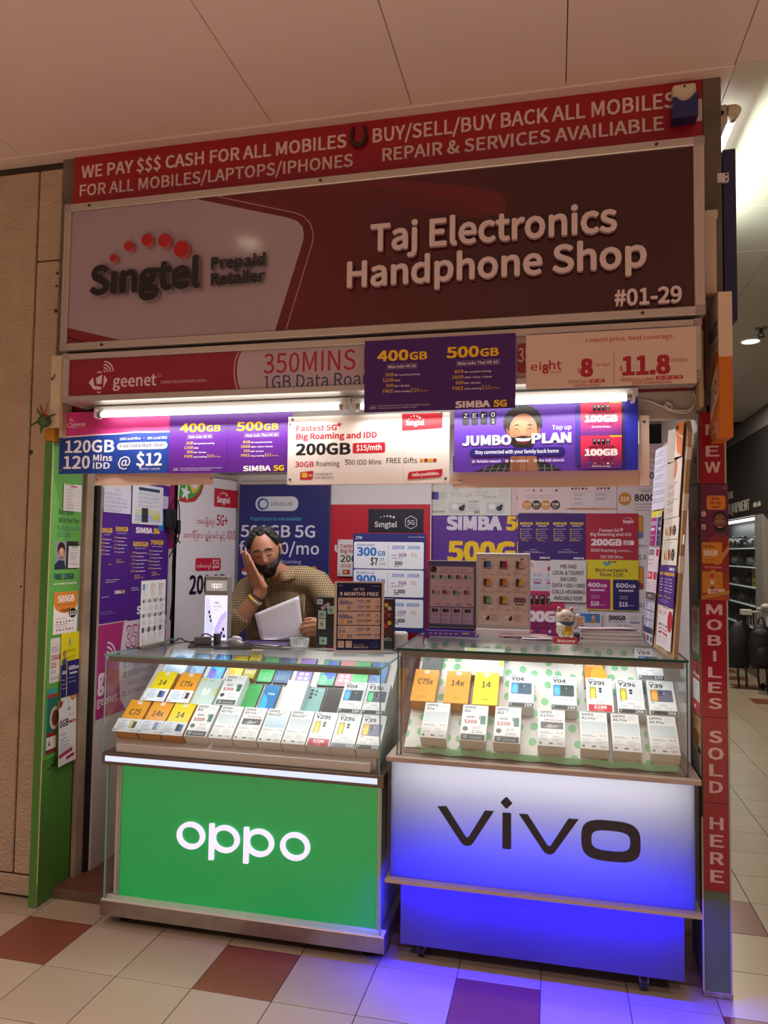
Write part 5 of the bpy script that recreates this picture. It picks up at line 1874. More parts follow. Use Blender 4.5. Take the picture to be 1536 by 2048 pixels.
def box_vivo(model, tones, foot, foot2=None):
    c = Canvas(60, 100, BW, BL, 'dfe3e6', t=BT, back='d8d8d6')
    c.text('vivo', 4, 7, 4, '34383c', w=14, b=0.03)
    c.text(model, 5, 21, 11, '16191c', w=6 + 8.2 * len(model), b=0.022)
    c.lines(36, 4, 22, 2, 3, 'a5a9ab', 0.9, 3)
    if len(tones) == 2:
        pic_phone(c, 6, 27, 19, 34, tones[0], '3f4a58', 2.5)
        c.disc(15, 46, 7, tuple(min(255, int(v * 1.25)) for v in tones[0]), 13)
        pic_phone(c, 22, 27, 32, 34, tones[1], '4a5258', 2.5)
        for k in range(2):
            c.disc(29, 34 + 8 * k, 3.2, '1c2226', n=12)
            c.disc(29, 34 + 8 * k, 1.6, '56606a', n=8)
        c.disc(36, 37, 1.4, 'e8e8e8', n=8)
    else:
        pic_phone(c, 8, 28, 14, 36, tones[0], '3a3a3a', 2.5)
        c.disc(15, 48, 5, tuple(min(255, int(v * 1.2)) for v in tones[0]), 14)
        for k in range(2):
            c.disc(32, 33 + 8 * k, 3.6, '2c3034', n=12)
    c.rect(1, 62, 58, 24, 'e9ebec')
    c.text('vivo', 4, 67, 3, '4a4e54', w=10, b=0.02)
    c.text(model, 22, 74, 4, '4a4e54', w=16)
    c.lines(8, 78, 18, 2, 4, '9a9ea2', 1, 5)
    c.lines(34, 78, 18, 2, 4, '9a9ea2', 1, 6)
    if foot[0] == 'red':
        c.rect(4, 80, 52, 19, 'c42a3e')
        c.text(foot[1], 30, 91, 8, 'f0e6e4', w=28, al='c', b=0.04)
        c.text('$209', 30, 96.5, 3, 'f0e6e4', w=14, al='c')
    else:
        c.rect(2, 88, 57, 11, '33373c' if foot[0] == 'blk' else '7d8c98')
        c.rect(4, 90, 5, 5, '9aa4aa')
        c.text(foot[1], 56, 97, 7, 'dfe4e6', w=6 * len(foot[1]), al='r', b=0.02)
        if foot2:
            c.text(foot2, 14, 96, 6, 'dfe4e6', w=5 * len(foot2), b=0.02)
    return c


def display_phone(case, cx, s0, w, L, col, label, deco, t=0.009):
    """a display phone lying on the rack, bare or with a printed film on the screen"""
    c = Canvas(50, 100, w, L, '24282e', t=t, back='30353c')
    c.rect(1.5, 1.5, 47, 97, col, 5)
    deco(c)
    return stand(case, cx, s0, c, 'display_phone', label, 'phone', 'display phones on the sloping rack', t)


def four_icons(col):
    def f(c):
        c.text('OPPO', 14, 24, 6, '2a6a44', w=20, b=0.0)
        c.text('A5 Pro', 13, 34, 6, '2a6a44', w=24, b=0.0)
        for k in range(4):
            x, y = 10 + 18 * (k % 2), 46 + 22 * (k // 2)
            c.ring(x + 6, y + 6, 6, 1, col, 8)
            c.lines(x, y + 14, 12, 1, 4, col, 1, k)
        c.disc(25, 5, 1.4, '1a1c1e', n=8)
    return f


G1 = 'boxed phones on the racks'
ORG, YLW = 'e39a1e', 'e2cd12'
LAB = lambda t: t
row1g = [
    ((0.398, 0.160), box_orange('C75', ORG), 'orange phone box with a price card, leftmost in the front row', (('d8cf70', '4a4f58'), 1)),
    ((0.507, 0.163), box_orange('14x', ORG), 'orange phone box between an orange and a yellow box in the left counter\'s front row', (('8aa0c8', 'c8d4e4'), 2)),
    ((0.611, 0.165), box_orange('14', YLW), 'yellow phone box with a price card in the front row of the left counter', (('3a3f44', '3a64c0'), 3)),
    ((0.718, 0.165), box_oppo('A5', 'sale'), 'white phone box marked $209 in the front row of the left counter', None),
    ((0.828, 0.165), box_oppo('A5 Pro', 'plain', '$279'), 'white phone box with a grey picture band right of the front row $209 box', None),
    ((0.934, 0.165), box_oppo('A3 Pro', 'flash'), 'white phone box with a dark crumpled picture in the front row of the left counter', None),
    ((1.039, 0.166), box_oppo('Reno13F', 'reno'), 'white phone box with a pale blue band in the front row of the left counter', None),
    ((1.141, 0.168), box_oppo('Reno13F', 'plain', '$549'), 'plain white phone box just left of the red $199 box in the left counter', None),
    ((1.243, 0.166), box_vivo('Y29t', ((214, 190, 60),), ('red', '$199')), 'white phone box with a red $199 label in the left counter', None),
    ((1.343, 0.166), box_vivo('Y29s', ((214, 190, 60),), ('gry', '269')), 'white phone box with a grey 269 price strip in the left counter', None),
    ((1.445, 0.167), box_vivo('Y39', ((232, 170, 70), (120, 120, 150)), ('blk', '369')), 'white phone box with a dark 369 strip, right end of the left counter\'s front row', None)]
for p, c, lab, card in row1g:
    o = stand('g', p[0], 0.0, c, 'phone_box', lab, 'box', G1, BT)
    if card:
        add_card(o, *card)
row2g = [
    ((0.451, 0.327), box_orange('14', YLW), 'yellow phone box with a price card in the second row of the left counter', (('3a3f44', '3a64c0'), 4)),
    ((0.568, 0.326), box_orange('C75x', ORG), 'orange phone box in the second row of the left counter, beside the yellow one', (('e0d0dc', '2c2c30'), 5)),
    ((0.786, 0.323), box_oppo('A5', 'sale'), 'white phone box marked $209 in the second row of the left counter', None),
    ((1.331, 0.332), box_vivo('Y04', ((70, 150, 210), (60, 84, 96)), ('blk', '159', '129')), 'white phone box with a blue phone pictured, second row of the left counter', None),
    ((1.431, 0.333), box_vivo('Y19s', ((90, 180, 130), (110, 120, 140)), ('blk', '189')), 'white phone box with a green phone pictured, second row of the left counter', None)]
for p, c, lab, card in row2g:
    o = stand('g', p[0], 0.167, c, 'phone_box', lab, 'box', G1, BT)
    if card:
        add_card(o, *card)


def buds(c, bg):
    c.text('realme', 44, 12, 5, '5a6a60', w=22)
    c.rect(8, 4, 22, 7, 'c8d42a', 1)
    c.disc(50, 58, 22, 'c9d6d0', 17)
    c.disc(50, 54, 22, 'dbe6e2', 14)
    c.ring(50, 54, 22, 1.5, 'a8b8b2', 18, ry=14)
    c.disc(38, 44, 7, 'e4ecea', 9)
    c.disc(62, 46, 7, 'e4ecea', 9)
    c.rect(90, 34, 8, 30, 'c8d42a')


c = Canvas(100, 100, 0.100, 0.150, 'bfd4cc', t=0.04, back='cfdcd6')
buds(c, None)
stand('g', (0.667, 0.337)[0], 0.168, c, 'earbud_box', 'pale green earbud box in the second row of the left counter', 'box', None, 0.04)
c = Canvas(60, 100, 0.095, 0.166, 'd5dae0', t=0.04, back='c9ced4')
c.text('HONOR 200', 30, 56, 4.5, 'a8adb4', w=34, al='c')
stand('g', (1.069, 0.330)[0], 0.166, c, 'phone_box', 'large plain pale grey phone box in the middle of the left counter', 'box', G1, 0.04)
S2 = 0.176
display_phone('g', (0.866, 0.298)[0], S2, 0.072, 0.150, '3fae5e', 'display phone with a green film in the second row, left of the bright blue one', four_icons('2a7a48'))


def blue_wave(c):
    c.poly([(2, 30), (20, 50), (24, 80), (16, 98), (2, 96)], '2fb0d8')
    c.text('Y04', 26, 38, 8, 'dfeef6', w=22, al='c', b=0.02)
    c.disc(25, 4, 1.4, '101418', n=8)
    c.rect(4, 88, 30, 9, '8ac83a', 3)


display_phone('g', (0.950, 0.298)[0], S2, 0.072, 0.150, '1577b8', 'display phone with a bright blue film in the second row of the left counter', blue_wave)


def rear(lens, flash):
    def f(c):
        for k in range(3):
            c.disc(12, 12 + 13 * k, 5.5, lens, n=14)
            c.disc(12, 12 + 13 * k, 2.6, '15181c', n=10)
        for k in range(2):
            c.disc(25, 14 + 13 * k, 4, lens, n=12)
            c.disc(25, 14 + 13 * k, 1.8, '15181c', n=8)
        c.disc(34, 12, 1.6, flash, n=8)
    return f


display_phone('g', (1.152, 0.304)[0], S2, 0.076, 0.150, '7fb0ac', 'pale teal display phone lying face down with round lenses in the left counter', rear('3a4a4c', 'e8e8e0'))
display_phone('g', (1.233, 0.304)[0], S2, 0.073, 0.150, '22252a', 'black display phone lying face down in the left counter', rear('15181c', '5a5e62'))

S3 = 0.338


def ph3(x, col, lab, deco, w=0.073, L=0.150):
    display_phone('g', x, S3, w, L, col, lab, deco)


def navy_list(c):
    c.text('14X', 25, 40, 11, 'd8e0ea', w=26, al='c', b=0.04)
    for k in range(5):
        c.rect(8, 48 + 9 * k, 4, 4, '8aa4c0', 1)
        c.lines(15, 50 + 9 * k, 28, 1, 4, '8aa4c0', 1.6, k)


def quad(bg, ic):
    def f(c):
        c.rect(4, 52, 42, 40, bg, 4)
        for k in range(4):
            c.rect(9 + 18 * (k % 2), 56 + 16 * (k // 2), 13, 11, ic, 2)
    return f


def swirl(a, b):
    def f(c):
        c.disc(30, 40, 20, a, 36)
        c.disc(14, 78, 12, b, 18)
    return f


ph3((0.554, 0.405)[0], '7fa3c4', 'grey-blue display phone at the left of the back row in the left counter', swirl('9ab6d0', '6f93b8'))
ph3((0.653, 0.405)[0], '2f8fd8', 'display phone with a blue and purple picture in the back row of the left counter', swirl('58b0e8', '5a3ab8'))
ph3((0.744, 0.405)[0], 'd9b93a', 'display phone with a golden picture in the back row of the left counter', swirl('e8cc58', 'c89a2a'))
ph3((0.893, 0.403)[0], '3fae5e', 'display phone with a green film in the back row, left of the navy one', four_icons('2a7a48'))
ph3((0.974, 0.402)[0], '23527e', 'navy display phone with a printed list, back row of the left counter', navy_list)
ph3((1.070, 0.403)[0], '8a6ac0', 'purple display phone in the back row of the left counter', quad('7a58b8', 'dcd4ec'))
ph3((1.178, 0.398)[0], '2f9a78', 'display phone with a green and deep blue picture, back row, left counter', swirl('2a4fd0', '4fc078'))
ph3((1.256, 0.397)[0], 'd07a8a', 'pink display phone in the back row of the left counter', quad('c86a7c', 'c8dcec'))
ph3((1.325, 0.402)[0], '3fae5e', 'display phone with a green film at the right of the left counter\'s back row', four_icons('2a7a48'))
ph3((1.404, 0.399)[0], '2f6ab0', 'blue display phone at the right end of the back row in the left counter', swirl('4a86c8', '24508a'))
c = Canvas(60, 100, 0.055, 0.15, 'b5a23a', t=0.03, back='8a7a30')
c.rect(6, 30, 48, 40, '6a6458')
c.text('C75x', 30, 84, 8, 'e4dc9a', w=30, al='c')
stand('g', (0.823, 0.395)[0], S3, c, 'phone_box', 'dull yellow phone box in the back row beside the golden display phone', 'box', G1, 0.03)
c = Canvas(60, 100, 0.11, 0.15, 'c4d4e4', t=0.03, back='b8c6d4')
c.disc(30, 40, 20, '5a8ac8', 16)
c.disc(36, 44, 10, 'e8eef4', 9)
c.lines(8, 70, 44, 4, 6, '8090a8', 2, 4)
stand('g', (0.455, 0.374)[0], S3, c, 'earbud_box', 'pale box with a blue picture, left end of the left counter\'s back row', 'box', None, 0.03)

row1b = [
    ((1.706, 0.167), box_oppo('A5x', 'plain', '$165'), 'white phone box at the left end of the front row in the right counter'),
    ((1.853, 0.163), box_oppo('A5', 'sale'), 'white phone box marked $209 in the right counter, left of the other one like it'),
    ((1.977, 0.161), box_oppo('A5', 'sale'), 'white phone box marked $209 in the right counter, right of the other one like it'),
    ((2.137, 0.152), box_oppo('A3 Pro', 'flash'), 'white phone box with a dark crumpled picture in the right counter'),
    ((2.287, 0.147), box_oppo('A3 Pro', 'plain', '$212'), 'white phone box right of the one with the dark crumpled picture, right counter'),
    ((2.398, 0.147), box_oppo('A5 Pro', 'plain'), 'white phone box second from the right in the right counter\'s front row'),
    ((2.525, 0.148), box_oppo('A5 Pro', 'plain'), 'white phone box at the right end of the right counter\'s front row')]
for p, c, lab in row1b:
    stand('b', p[0], 0.0, c, 'phone_box', lab, 'box', G1, BT)
row2b = [
    ((1.641, 0.325), box_orange('C75x', ORG), 'orange phone box at the left end of the right counter\'s second row'),
    ((1.772, 0.325), box_orange('14x', ORG), 'orange phone box beside the yellow box in the right counter'),
    ((1.885, 0.325), box_orange('14', YLW), 'yellow phone box in the right counter'),
    ((2.022, 0.316), box_vivo('Y04', ((70, 150, 210), (62, 92, 120)), ('blk', '159', '129')), 'white phone box with a blue phone pictured, right of the yellow box, right counter'),
    ((2.182, 0.311), box_vivo('Y04', ((70, 150, 210), (52, 76, 80)), ('blk', '159', '139')), 'white phone box with a blue phone pictured, left of the right counter\'s $199 box'),
    ((2.315, 0.305), box_vivo('Y29t', ((214, 190, 60),), ('red', '$199')), 'white phone box with a red $199 label in the right counter'),
    ((2.426, 0.306), box_vivo('Y29s', ((214, 190, 60),), ('blk', '269')), 'white phone box with a 269 strip in the right counter, right of the $199 box'),
    ((2.538, 0.304), box_vivo('Y39', ((232, 150, 70), (112, 112, 140)), ('blk', '369')), 'white phone box with a dark 369 strip in the right counter')]
for p, c, lab in row2b:
    stand('b', p[0], 0.168, c, 'phone_box', lab, 'box', G1, BT)
c = Canvas(50, 100, 0.082, 0.165, '4a4c52', t=0.01, back='2c2e32')
rear('1c1e22', 'd8d8d8')(c)
stand('b', (1.647, 0.456)[0], 0.325, c, 'display_phone', 'grey display phone with a large round camera in the right counter', 'phone', None, 0.01)
c = Canvas(100, 100, 0.17, 0.150, 'c3d2c4', t=0.03, back='d2ded4')
buds(c, None)
stand('b', (1.861, 0.422)[0], 0.335, c, 'earbud_box', 'pale green earbud box with a drawing of earbuds at the back of the right counter', 'box', None, 0.03)
c = Canvas(50, 100, 0.080, 0.16, '2a2622', t=0.009)
c.rect(1.5, 1.5, 47, 97, 'e39a1e', 4)
c.text('vivo', 25, 14, 5, 'f0e0c0', w=12, al='c')
c.text('Y29s 5G', 25, 30, 8, 'f4ead0', w=36, al='c', b=0.02)
c.disc(36, 62, 20, 'f0bc3a', 34)
c.rect(1.5, 86, 47, 11, 'c8622a', 4)
stand('b', (2.302, 0.446)[0], 0.318, c, 'display_phone', 'display phone with an orange film at the back of the right counter', 'phone', None, 0.009)
c = box_vivo('Y04', ((70, 150, 210), (62, 92, 120)), ('blk', '159', '129'))
stand('b', (2.510, 0.442)[0], 0.337, c, 'phone_box', 'white phone box marked 129 and 159 at the back of the right counter', 'box', G1, BT)


# ================================================================== posters inside the kiosk
PUR = '4d1a86'
# left wall
c = side_sheet('poster', 'purple poster reading 500GB on the left inner wall, nearest the opening', 'poster', (0.366, 0.602, 1.185, 1.74), 0.0325, 62, 218, PUR)


def plan_block(c, x, y, big, price, n, w=30):
    c.text(big, x, y, 8.5, YEL, w=w, b=0.03)
    c.text('Msia Indo HK SG', x + 4, y + 5, 2.4, WHT, w=w - 8)
    for k in range(n):
        c.text(('3GB', '12GB', '500', 'FREE', '$10', '18GB')[k % 6], x + 6, y + 14 + 7 * k, 3.2, YEL, al='r')
        c.lines(x + 7, y + 12.6 + 7 * k, w - 8, 1, 3, WHT, 1.3, k)
    c.text(price, x + 4, y + 62, 7, YEL, w=10)
    c.lines(x + 15, y + 60, 10, 1, 3, YEL, 1.3, 3)


plan_block(c, 0, 46, '00GB', '', 5, 22)
plan_block(c, 28, 42, '500GB', '$12', 5, 29)
c.lines(10, 136, 30, 2, 4, WHT, 1, 2)
c.text('SIMBA', 30, 164, 6, WHT, w=16, b=0.04)
c.text('5G', 47, 164, 6, YEL, w=7, b=0.04)
c.lines(2, 168, 24, 1, 3, WHT, 0.8, 3)
c.lines(2, 196, 34, 2, 4, 'b9a3cc', 0.8, 4)
c.place()
c = side_sheet('poster', 'purple poster reading 600GB and 700GB on the left inner wall', 'poster', (0.606, 0.99, 1.17, 1.9), 0.0325, 80, 270, PUR)
c.text('12', 2, 10, 10, WHT)
c.text('SIMBA', 10, 100, 10, WHT, w=34, b=0.05)
c.text('5G', 46, 100, 10, YEL, w=13, b=0.05)
c.rect(55, 22, 22, 26, 'c9bcd8')
c.lines(57, 26, 17, 5, 4, '7d6a96', 1, 8)
c.rect(56, 60, 12, 34, '2a7ad0', 3)
plan_block(c, 6, 126, '600GB', '$20', 6, 30)
plan_block(c, 40, 122, '700GB', '$25', 6, 28)
c.lines(4, 205, 16, 2, 4, WHT, 1, 5)
c.text('SIMBA 5G', 16, 256, 14, WHT, w=56, b=0.05)
c.place()
c = side_sheet('notice', 'lined white notice taped over the first purple poster on the left inner wall', 'paper', (0.368, 0.60, 1.722, 1.845), 0.0355, 62, 46, 'd2d2e2')
c.text('NOTICE', 24, 5, 3, '5a5a6a', w=14)
for k in range(5):
    c.lines(2, 10 + 7.5 * k, 56, 2, 2.6, '7a7a90', 0.8, k + 3)
c.place()
c = side_sheet('table_sheet', 'white sheet with a printed table and a yellow patch on the left inner wall', 'paper', (0.61, 0.912, 1.675, 1.885), 0.0365, 64, 78, 'd6d9e2')
c.rect(12, 6, 44, 6, '2c3a5c')
for k in range(4):
    c.lines(12, 16 + 8 * k, 44, 2, 3, '8a90a8', 1, k + 21)
for k in range(4):
    c.rect(6, 49 + 6 * k, 52, 5, ('d5d2a0', 'c9cfa8', 'a8b8d8', 'b4bcd8')[k])
c.rect(19, 46, 13, 28, '34343c')
c.rect(44, 58, 11, 10, 'd9cc2e')
c.place()
c = side_sheet('poster', 'pink and white poster reading 350 low on the left inner wall', 'poster', (0.364, 1.035, 0.735, 1.178), 0.0325, 680, 440, 'b03078')
c.poly([(210, 0), (680, 0), (680, 440), (250, 440), (200, 380), (178, 250), (182, 120)], 'd8ccd6')
for i in range(10):
    c.z -= c.step if i else 0
    c.poly([(210 - 22 * math.sin(PI * (i / 10)) * 1.4 - 8, 44 * i), (222 - 22 * math.sin(PI * (i / 10)) * 1.4 - 8, 44 * i), (222 - 22 * math.sin(PI * ((i + 1) / 10)) * 1.4 - 8, 44 * i + 44), (210 - 22 * math.sin(PI * ((i + 1) / 10)) * 1.4 - 8, 44 * i + 44)], 'b03078')
c.text('350MINS', 232, 132, 104, 'b03078', w=400, b=0.045)
c.text('350MINS', 238, 128, 96, 'd8ccd6', w=388, b=0.012)
for k, t in enumerate(('200GB Data', '1GB Data Roaming', '(Malaysia / Indonesia)', '350Mins IDD')):
    if k != 2:
        c.rect(220, 205 + 48 * k, 26, 26, '6a6470', 2)
        c.rect(224, 209 + 48 * k, 18, 18, 'd8ccd6')
        c.poly([(224, 216 + 48 * k), (230, 222 + 48 * k), (242, 206 + 48 * k), (231, 228 + 48 * k)], '6a6470')
    c.text(t, 258, 230 + 48 * k, 26, '7d7684', w=260)
for r in (22, 44, 66, 88):
    c.ring(66, 170, r, 11, 'e3cfda', 8, -85, -5)
c.text('g', 4, 300, 90, 'e3cfda', w=54, b=0.05)
c.text('geenet', 2, 380, 40, 'e3cfda', w=170, b=0.02)
c.place()

# angled roll-up banner with Burmese lettering
AX, AY, AA = 0.052, 1.045, 75.2
AW, AZ0, AZ1 = 0.515, 0.06, 1.985


def az(p):
    return (p[0], AZ1 - p[1])


ru = thing('roll_up_banner', 'white roll-up banner with red Burmese lettering standing in the back left corner', 'banner', (AX, AY, AZ0 - 0.02), (0, 0, rad(AA)))
c = Canvas(AW, AZ1 - AZ0, AW, AZ1 - AZ0, 'ddd9df', t=0.001)


def atext(t, pa, pb, h, col, **k):
    c.text(t, pa[0], AZ1 - (pa[1] + pb[1]) / 2, h, col, w=pb[0] - pa[0], **k)


BR = 'b01c30'
c.poly([az(q) for q in ((0.014, 1.925), (0.218, 1.943), (0.191, 1.875), (0.141, 1.827), (0.067, 1.816), (0.010, 1.821))], 'b03030')
c.poly([az(q) for q in ((0.014, 1.925), (0.205, 1.942), (0.173, 1.883), (0.115, 1.843), (0.057, 1.842), (0.009, 1.850))], '3f9a48')
c.poly([az(q) for q in ((0.079, 1.931), (0.188, 1.940), (0.164, 1.897), (0.123, 1.870))], 'd8b83a')
c.poly([az(q) for q in ((0.095, 1.932), (0.171, 1.939), (0.151, 1.908), (0.130, 1.897))], 'ddd9df')
s_ = az((0.062, 1.874))
c.poly([(s_[0] + (0.045 if k % 2 == 0 else 0.018) * math.sin(k * PI / 5 + 0.2), s_[1] - (0.055 if k % 2 == 0 else 0.02) * math.cos(k * PI / 5 + 0.2)) for k in range(10)], 'e9e6ea')
a, b = az((0.308, 1.920)), az((0.530, 1.808))
c.rect(a[0], a[1], b[0] - a[0], b[1] - a[1], 'c02236')
singtel_mark(c, a[0] + 0.025, a[1] + (b[1] - a[1]) * 0.75, (b[0] - a[0]) * 0.55)
atext('\u1021\u1019\u103c\u1014\u103a\u1006\u102f\u1036\u1038', (0.159, 1.701), (0.321, 1.696), 0.040, BR, fk='my')
atext('5G+', (0.335, 1.696), (0.437, 1.694), 0.062, BR, b=0.02)
atext('\u1021\u1000\u103c\u102e\u1038\u1005\u102c\u1038 \u101b\u103d\u103e\u1014\u103a\u1038\u1019\u1004\u103a\u1038\u1014\u103e\u1004\u1037\u103a', (0.050, 1.616), (0.416, 1.612), 0.042, BR, fk='my')
atext('IDD', (0.435, 1.613), (0.522, 1.611), 0.05, BR)
a, b = az((0.158, 1.495)), az((0.382, 1.418))
c.rect(a[0], a[1], b[0] - a[0], b[1] - a[1], 'c02236', 0.015)
atext('\u1010\u1005\u103a\u101c\u101c\u103b\u103e\u1004\u103a', (0.168, 1.442), (0.299, 1.435), 0.026, 'ece4e6', fk='my')
atext('$15', (0.308, 1.438), (0.367, 1.434), 0.048, 'ece4e6', b=0.02)
atext('200GB', (0.111, 1.293), (0.438, 1.278), 0.105, '1b1a1e', b=0.03)
c.make('printed_sheet', (0, 0, 0.02), 0, VINYL, ru)
o = obj('top_rail', bbox(new_bm(), -0.005, AW + 0.005, -0.012, 0.008, AZ1 - AZ0 + 0.018, AZ1 - AZ0 + 0.045, 0.004), ALU, None)
o.parent = ru
o = obj('foot_case', bbox(new_bm(), -0.01, AW - 0.01, -0.03, 0.03, 0.001, 0.022, 0.01), ALU, None)
o.parent = ru

# black power leads hanging in the gap
lead = thing('power_adapter', 'black power adapter with loose leads hanging beside the Burmese roll-up banner', 'adapter', (0.045, 1.0, 1.68))
obj('brick', bbox(new_bm(), 0.034, 0.078, 0.925, 0.99, 1.66, 1.77, 0.01, 2), DARK, lead)
for k, pts in enumerate(([(0.05, 0.96, 1.77), (0.08, 0.96, 1.83), (0.1, 0.97, 1.80), (0.1, 0.98, 1.70), (0.085, 0.98, 1.62), (0.1, 1.0, 1.58)], [(0.06, 0.96, 1.66), (0.08, 0.97, 1.58), (0.06, 0.99, 1.45), (0.065, 0.99, 1.3), (0.06, 0.98, 1.15)], [(0.06, 0.97, 1.66), (0.09, 0.97, 1.62), (0.105, 0.98, 1.68), (0.095, 0.98, 1.60), (0.06, 0.95, 1.5)])):
    obj('lead', tube(new_bm(), smooth_curve(pts, 5), 0.0035, 6), BCABLE, lead, True)
obj('plug', bbox(new_bm(), 0.088, 0.108, 0.97, 0.99, 1.63, 1.71, 0.006, 2), DARK, lead)
tag(obj('poster_strip', bbox(new_bm(), 0.0305, 0.0335, 0.995, 1.04, 1.55, 1.95), mat('magenta_print', 'a01c5c', 0.5)), 'narrow magenta strip between the purple posters and the Burmese roll-up banner', 'poster')
tag(obj('dark_strip', bbox(new_bm(), 0.0305, 0.0335, 1.042, 1.09, 0.5, 1.95), mat('recess_shade_black', '17161a', 0.5)), 'dark strip painted for the shaded recess at the left inner wall, behind the leads', 'strip')  # shade of the recess put in as a flat dark strip

# navy roll-up banner behind the man
YB = 1.552
R = (0.203, 0.800, 0.932, 1.961)
R = (R[0], R[1], 0.06, R[3])
ru = thing('roll_up_banner', 'navy roll-up banner with white 5G lettering standing behind the man', 'banner', (R[0], YB, 0.042))
c = WallPrint(R, '262a6e', t=0.001)
a, b = c.u((0.311, 1.550, 1.883)), c.u((0.596, 1.550, 1.792))
c.rect(a[0], a[1], b[0] - a[0], b[1] - a[1], 'cfd3de', 0.04)
a = c.u((0.363, 1.550, 1.836))
c.ring(a[0], a[1], 0.038, 0.013, '3a3f9a', 20, 90, 270)
c.ring(a[0], a[1], 0.038, 0.013, '4a8ab8', 20, -90, 90)
c.wtext('CIRCLES.LIFE', (0.413, 1.550, 1.826), (0.559, 1.550, 1.826), 0.020, '4a5068', 0.01)
c.wtext('Prepaid port-in now available', (0.277, 1.550, 1.732), (0.620, 1.550, 1.733), 0.022, '4fb0c8', 0.005, it=0.2)
c.wtext('500GB 5G', (0.215, 1.550, 1.627), (0.709, 1.550, 1.631), 0.072, 'd8dae6', 0.02)
c.wtext('for $20/mo', (0.208, 1.550, 1.520), (0.737, 1.550, 1.527), 0.072, 'd8dae6', 0.015)
c.wtext('6x Roaming', (0.444, 1.550, 1.464), (0.622, 1.550, 1.467), 0.022, 'c8cbe0', 0.0)
for p, q in (((0.251, 1.550, 1.411), 'c02a34'), ((0.704, 1.550, 1.428), 'd08a3a'), ((0.616, 1.550, 1.417), '3a60b0'), ((0.485, 1.550, 1.415), 'c8b43a')):
    a = c.u(p)
    c.disc(a[0], a[1], 0.024, q)
    c.disc(a[0], a[1] + 0.001, 0.024, 'd8d8e0', 0.023, 12, 0, 180)
c.make('printed_sheet', (0, 0, R[2] - 0.042), 0, VINYL, ru)
obj('top_rail', bbox(new_bm(), R[0] + 0.012, R[1] + 0.003, YB - 0.008, YB + 0.012, R[3] - 0.004, R[3] + 0.022, 0.004), ALU, ru)
obj('foot_case', bbox(new_bm(), R[0] + 0.05, R[1] - 0.005, YB - 0.03, YB + 0.045, 0.041, 0.062, 0.008), ALU, ru)
tag(obj('picture_frame', bbox(new_bm(), (0.443, 0.563, 1.999, 2.059)[0], (0.443, 0.563, 1.999, 2.059)[1], 1.585, 1.599, 2.051, 2.15, 0.002), DARK), 'dark picture frame standing on the ledge high on the back wall', 'frame')

# red roll-up beside it
R = (0.801, 1.430, 0.955, 1.976)
R = (R[0], R[1], 0.06, R[3])
ru = thing('roll_up_banner', 'red roll-up banner with a white top and a black 5G badge on the back wall', 'banner', (R[0], 1.575, 0.042))
c = WallPrint(R, 'c02034', t=0.001)
a = c.u((0.923, 1.575, 1.833))
c.rect(0, 0, R[1] - R[0], a[1], 'd9d6dc')
c.rect(R[1] - R[0] - 0.006, 0, 0.006, R[3] - R[2], 'd9d6dc')
a, b = c.u((1.041, 1.575, 1.805)), c.u((1.383, 1.575, 1.661))
c.rect(a[0], a[1], b[0] - a[0], b[1] - a[1], '23232f')
c.wtext('S\u0131ngtel', (1.080, 1.575, 1.695), (1.220, 1.575, 1.696), 0.032, 'd9d6dc', 0.03)
for i in range(5):
    p = c.u((1.155, 1.575, 1.738))
    c.disc(p[0] - 0.035 + 0.02 * i, p[1] - 0.012 - 0.012 * math.sin(0.5 + i * 0.55), 0.004 + 0.001 * i, 'd9d6dc', n=10)
a = c.u((1.306, 1.575, 1.724))
c.ring(a[0], a[1], 0.042, 0.005, 'd9d6dc', 6, 30, 390)
c.text('5G', a[0], a[1] + 0.014, 0.028, 'd9d6dc', al='c', b=0.02)
c.wtext('UNLIMITED', (0.829, 1.575, 1.534), (1.393, 1.575, 1.541), 0.045, 'd9d6dc', 0.03)
c.make('printed_sheet', (0, 0, R[2] - 0.042), 0, VINYL, ru)
obj('foot_case', bbox(new_bm(), R[0] + 0.01, R[1] + 0.01, 1.545, 1.598, 0.041, 0.062, 0.006), ALU, ru)

YW = 1.597


def wsheet(name, label, cat, R, px, bg, off=0.0, **k):
    return sheet(name, label, cat, R, YW - off, px[0], px[1], bg, **k)


c = wsheet('poster', 'white flyer with red Fastest 5G heading, partly behind the blue and white price board', 'flyer', (0.853, 1.065, 1.393, 1.618), (67, 74), 'dcd6d6', 0.036)
c.text('Fastest 5G', 6, 17, 7.5, 'b01c30', w=46, b=0.02)
c.text('Big Roaming', 6, 27, 7.5, 'b01c30', w=56, b=0.02)
c.text('200GB', 6, 45, 13, '1f1d20', w=58, b=0.02)
c.text('30GB', 6, 56, 7, 'b01c30', w=21, b=0.01)
c.rect(11, 61, 14, 9, 'b01c30', 1)
c.rect(13, 63, 7, 5, 'd8a83a')
grommets(c, ((3, 3), (3, 71)), 1.4)
c.place()
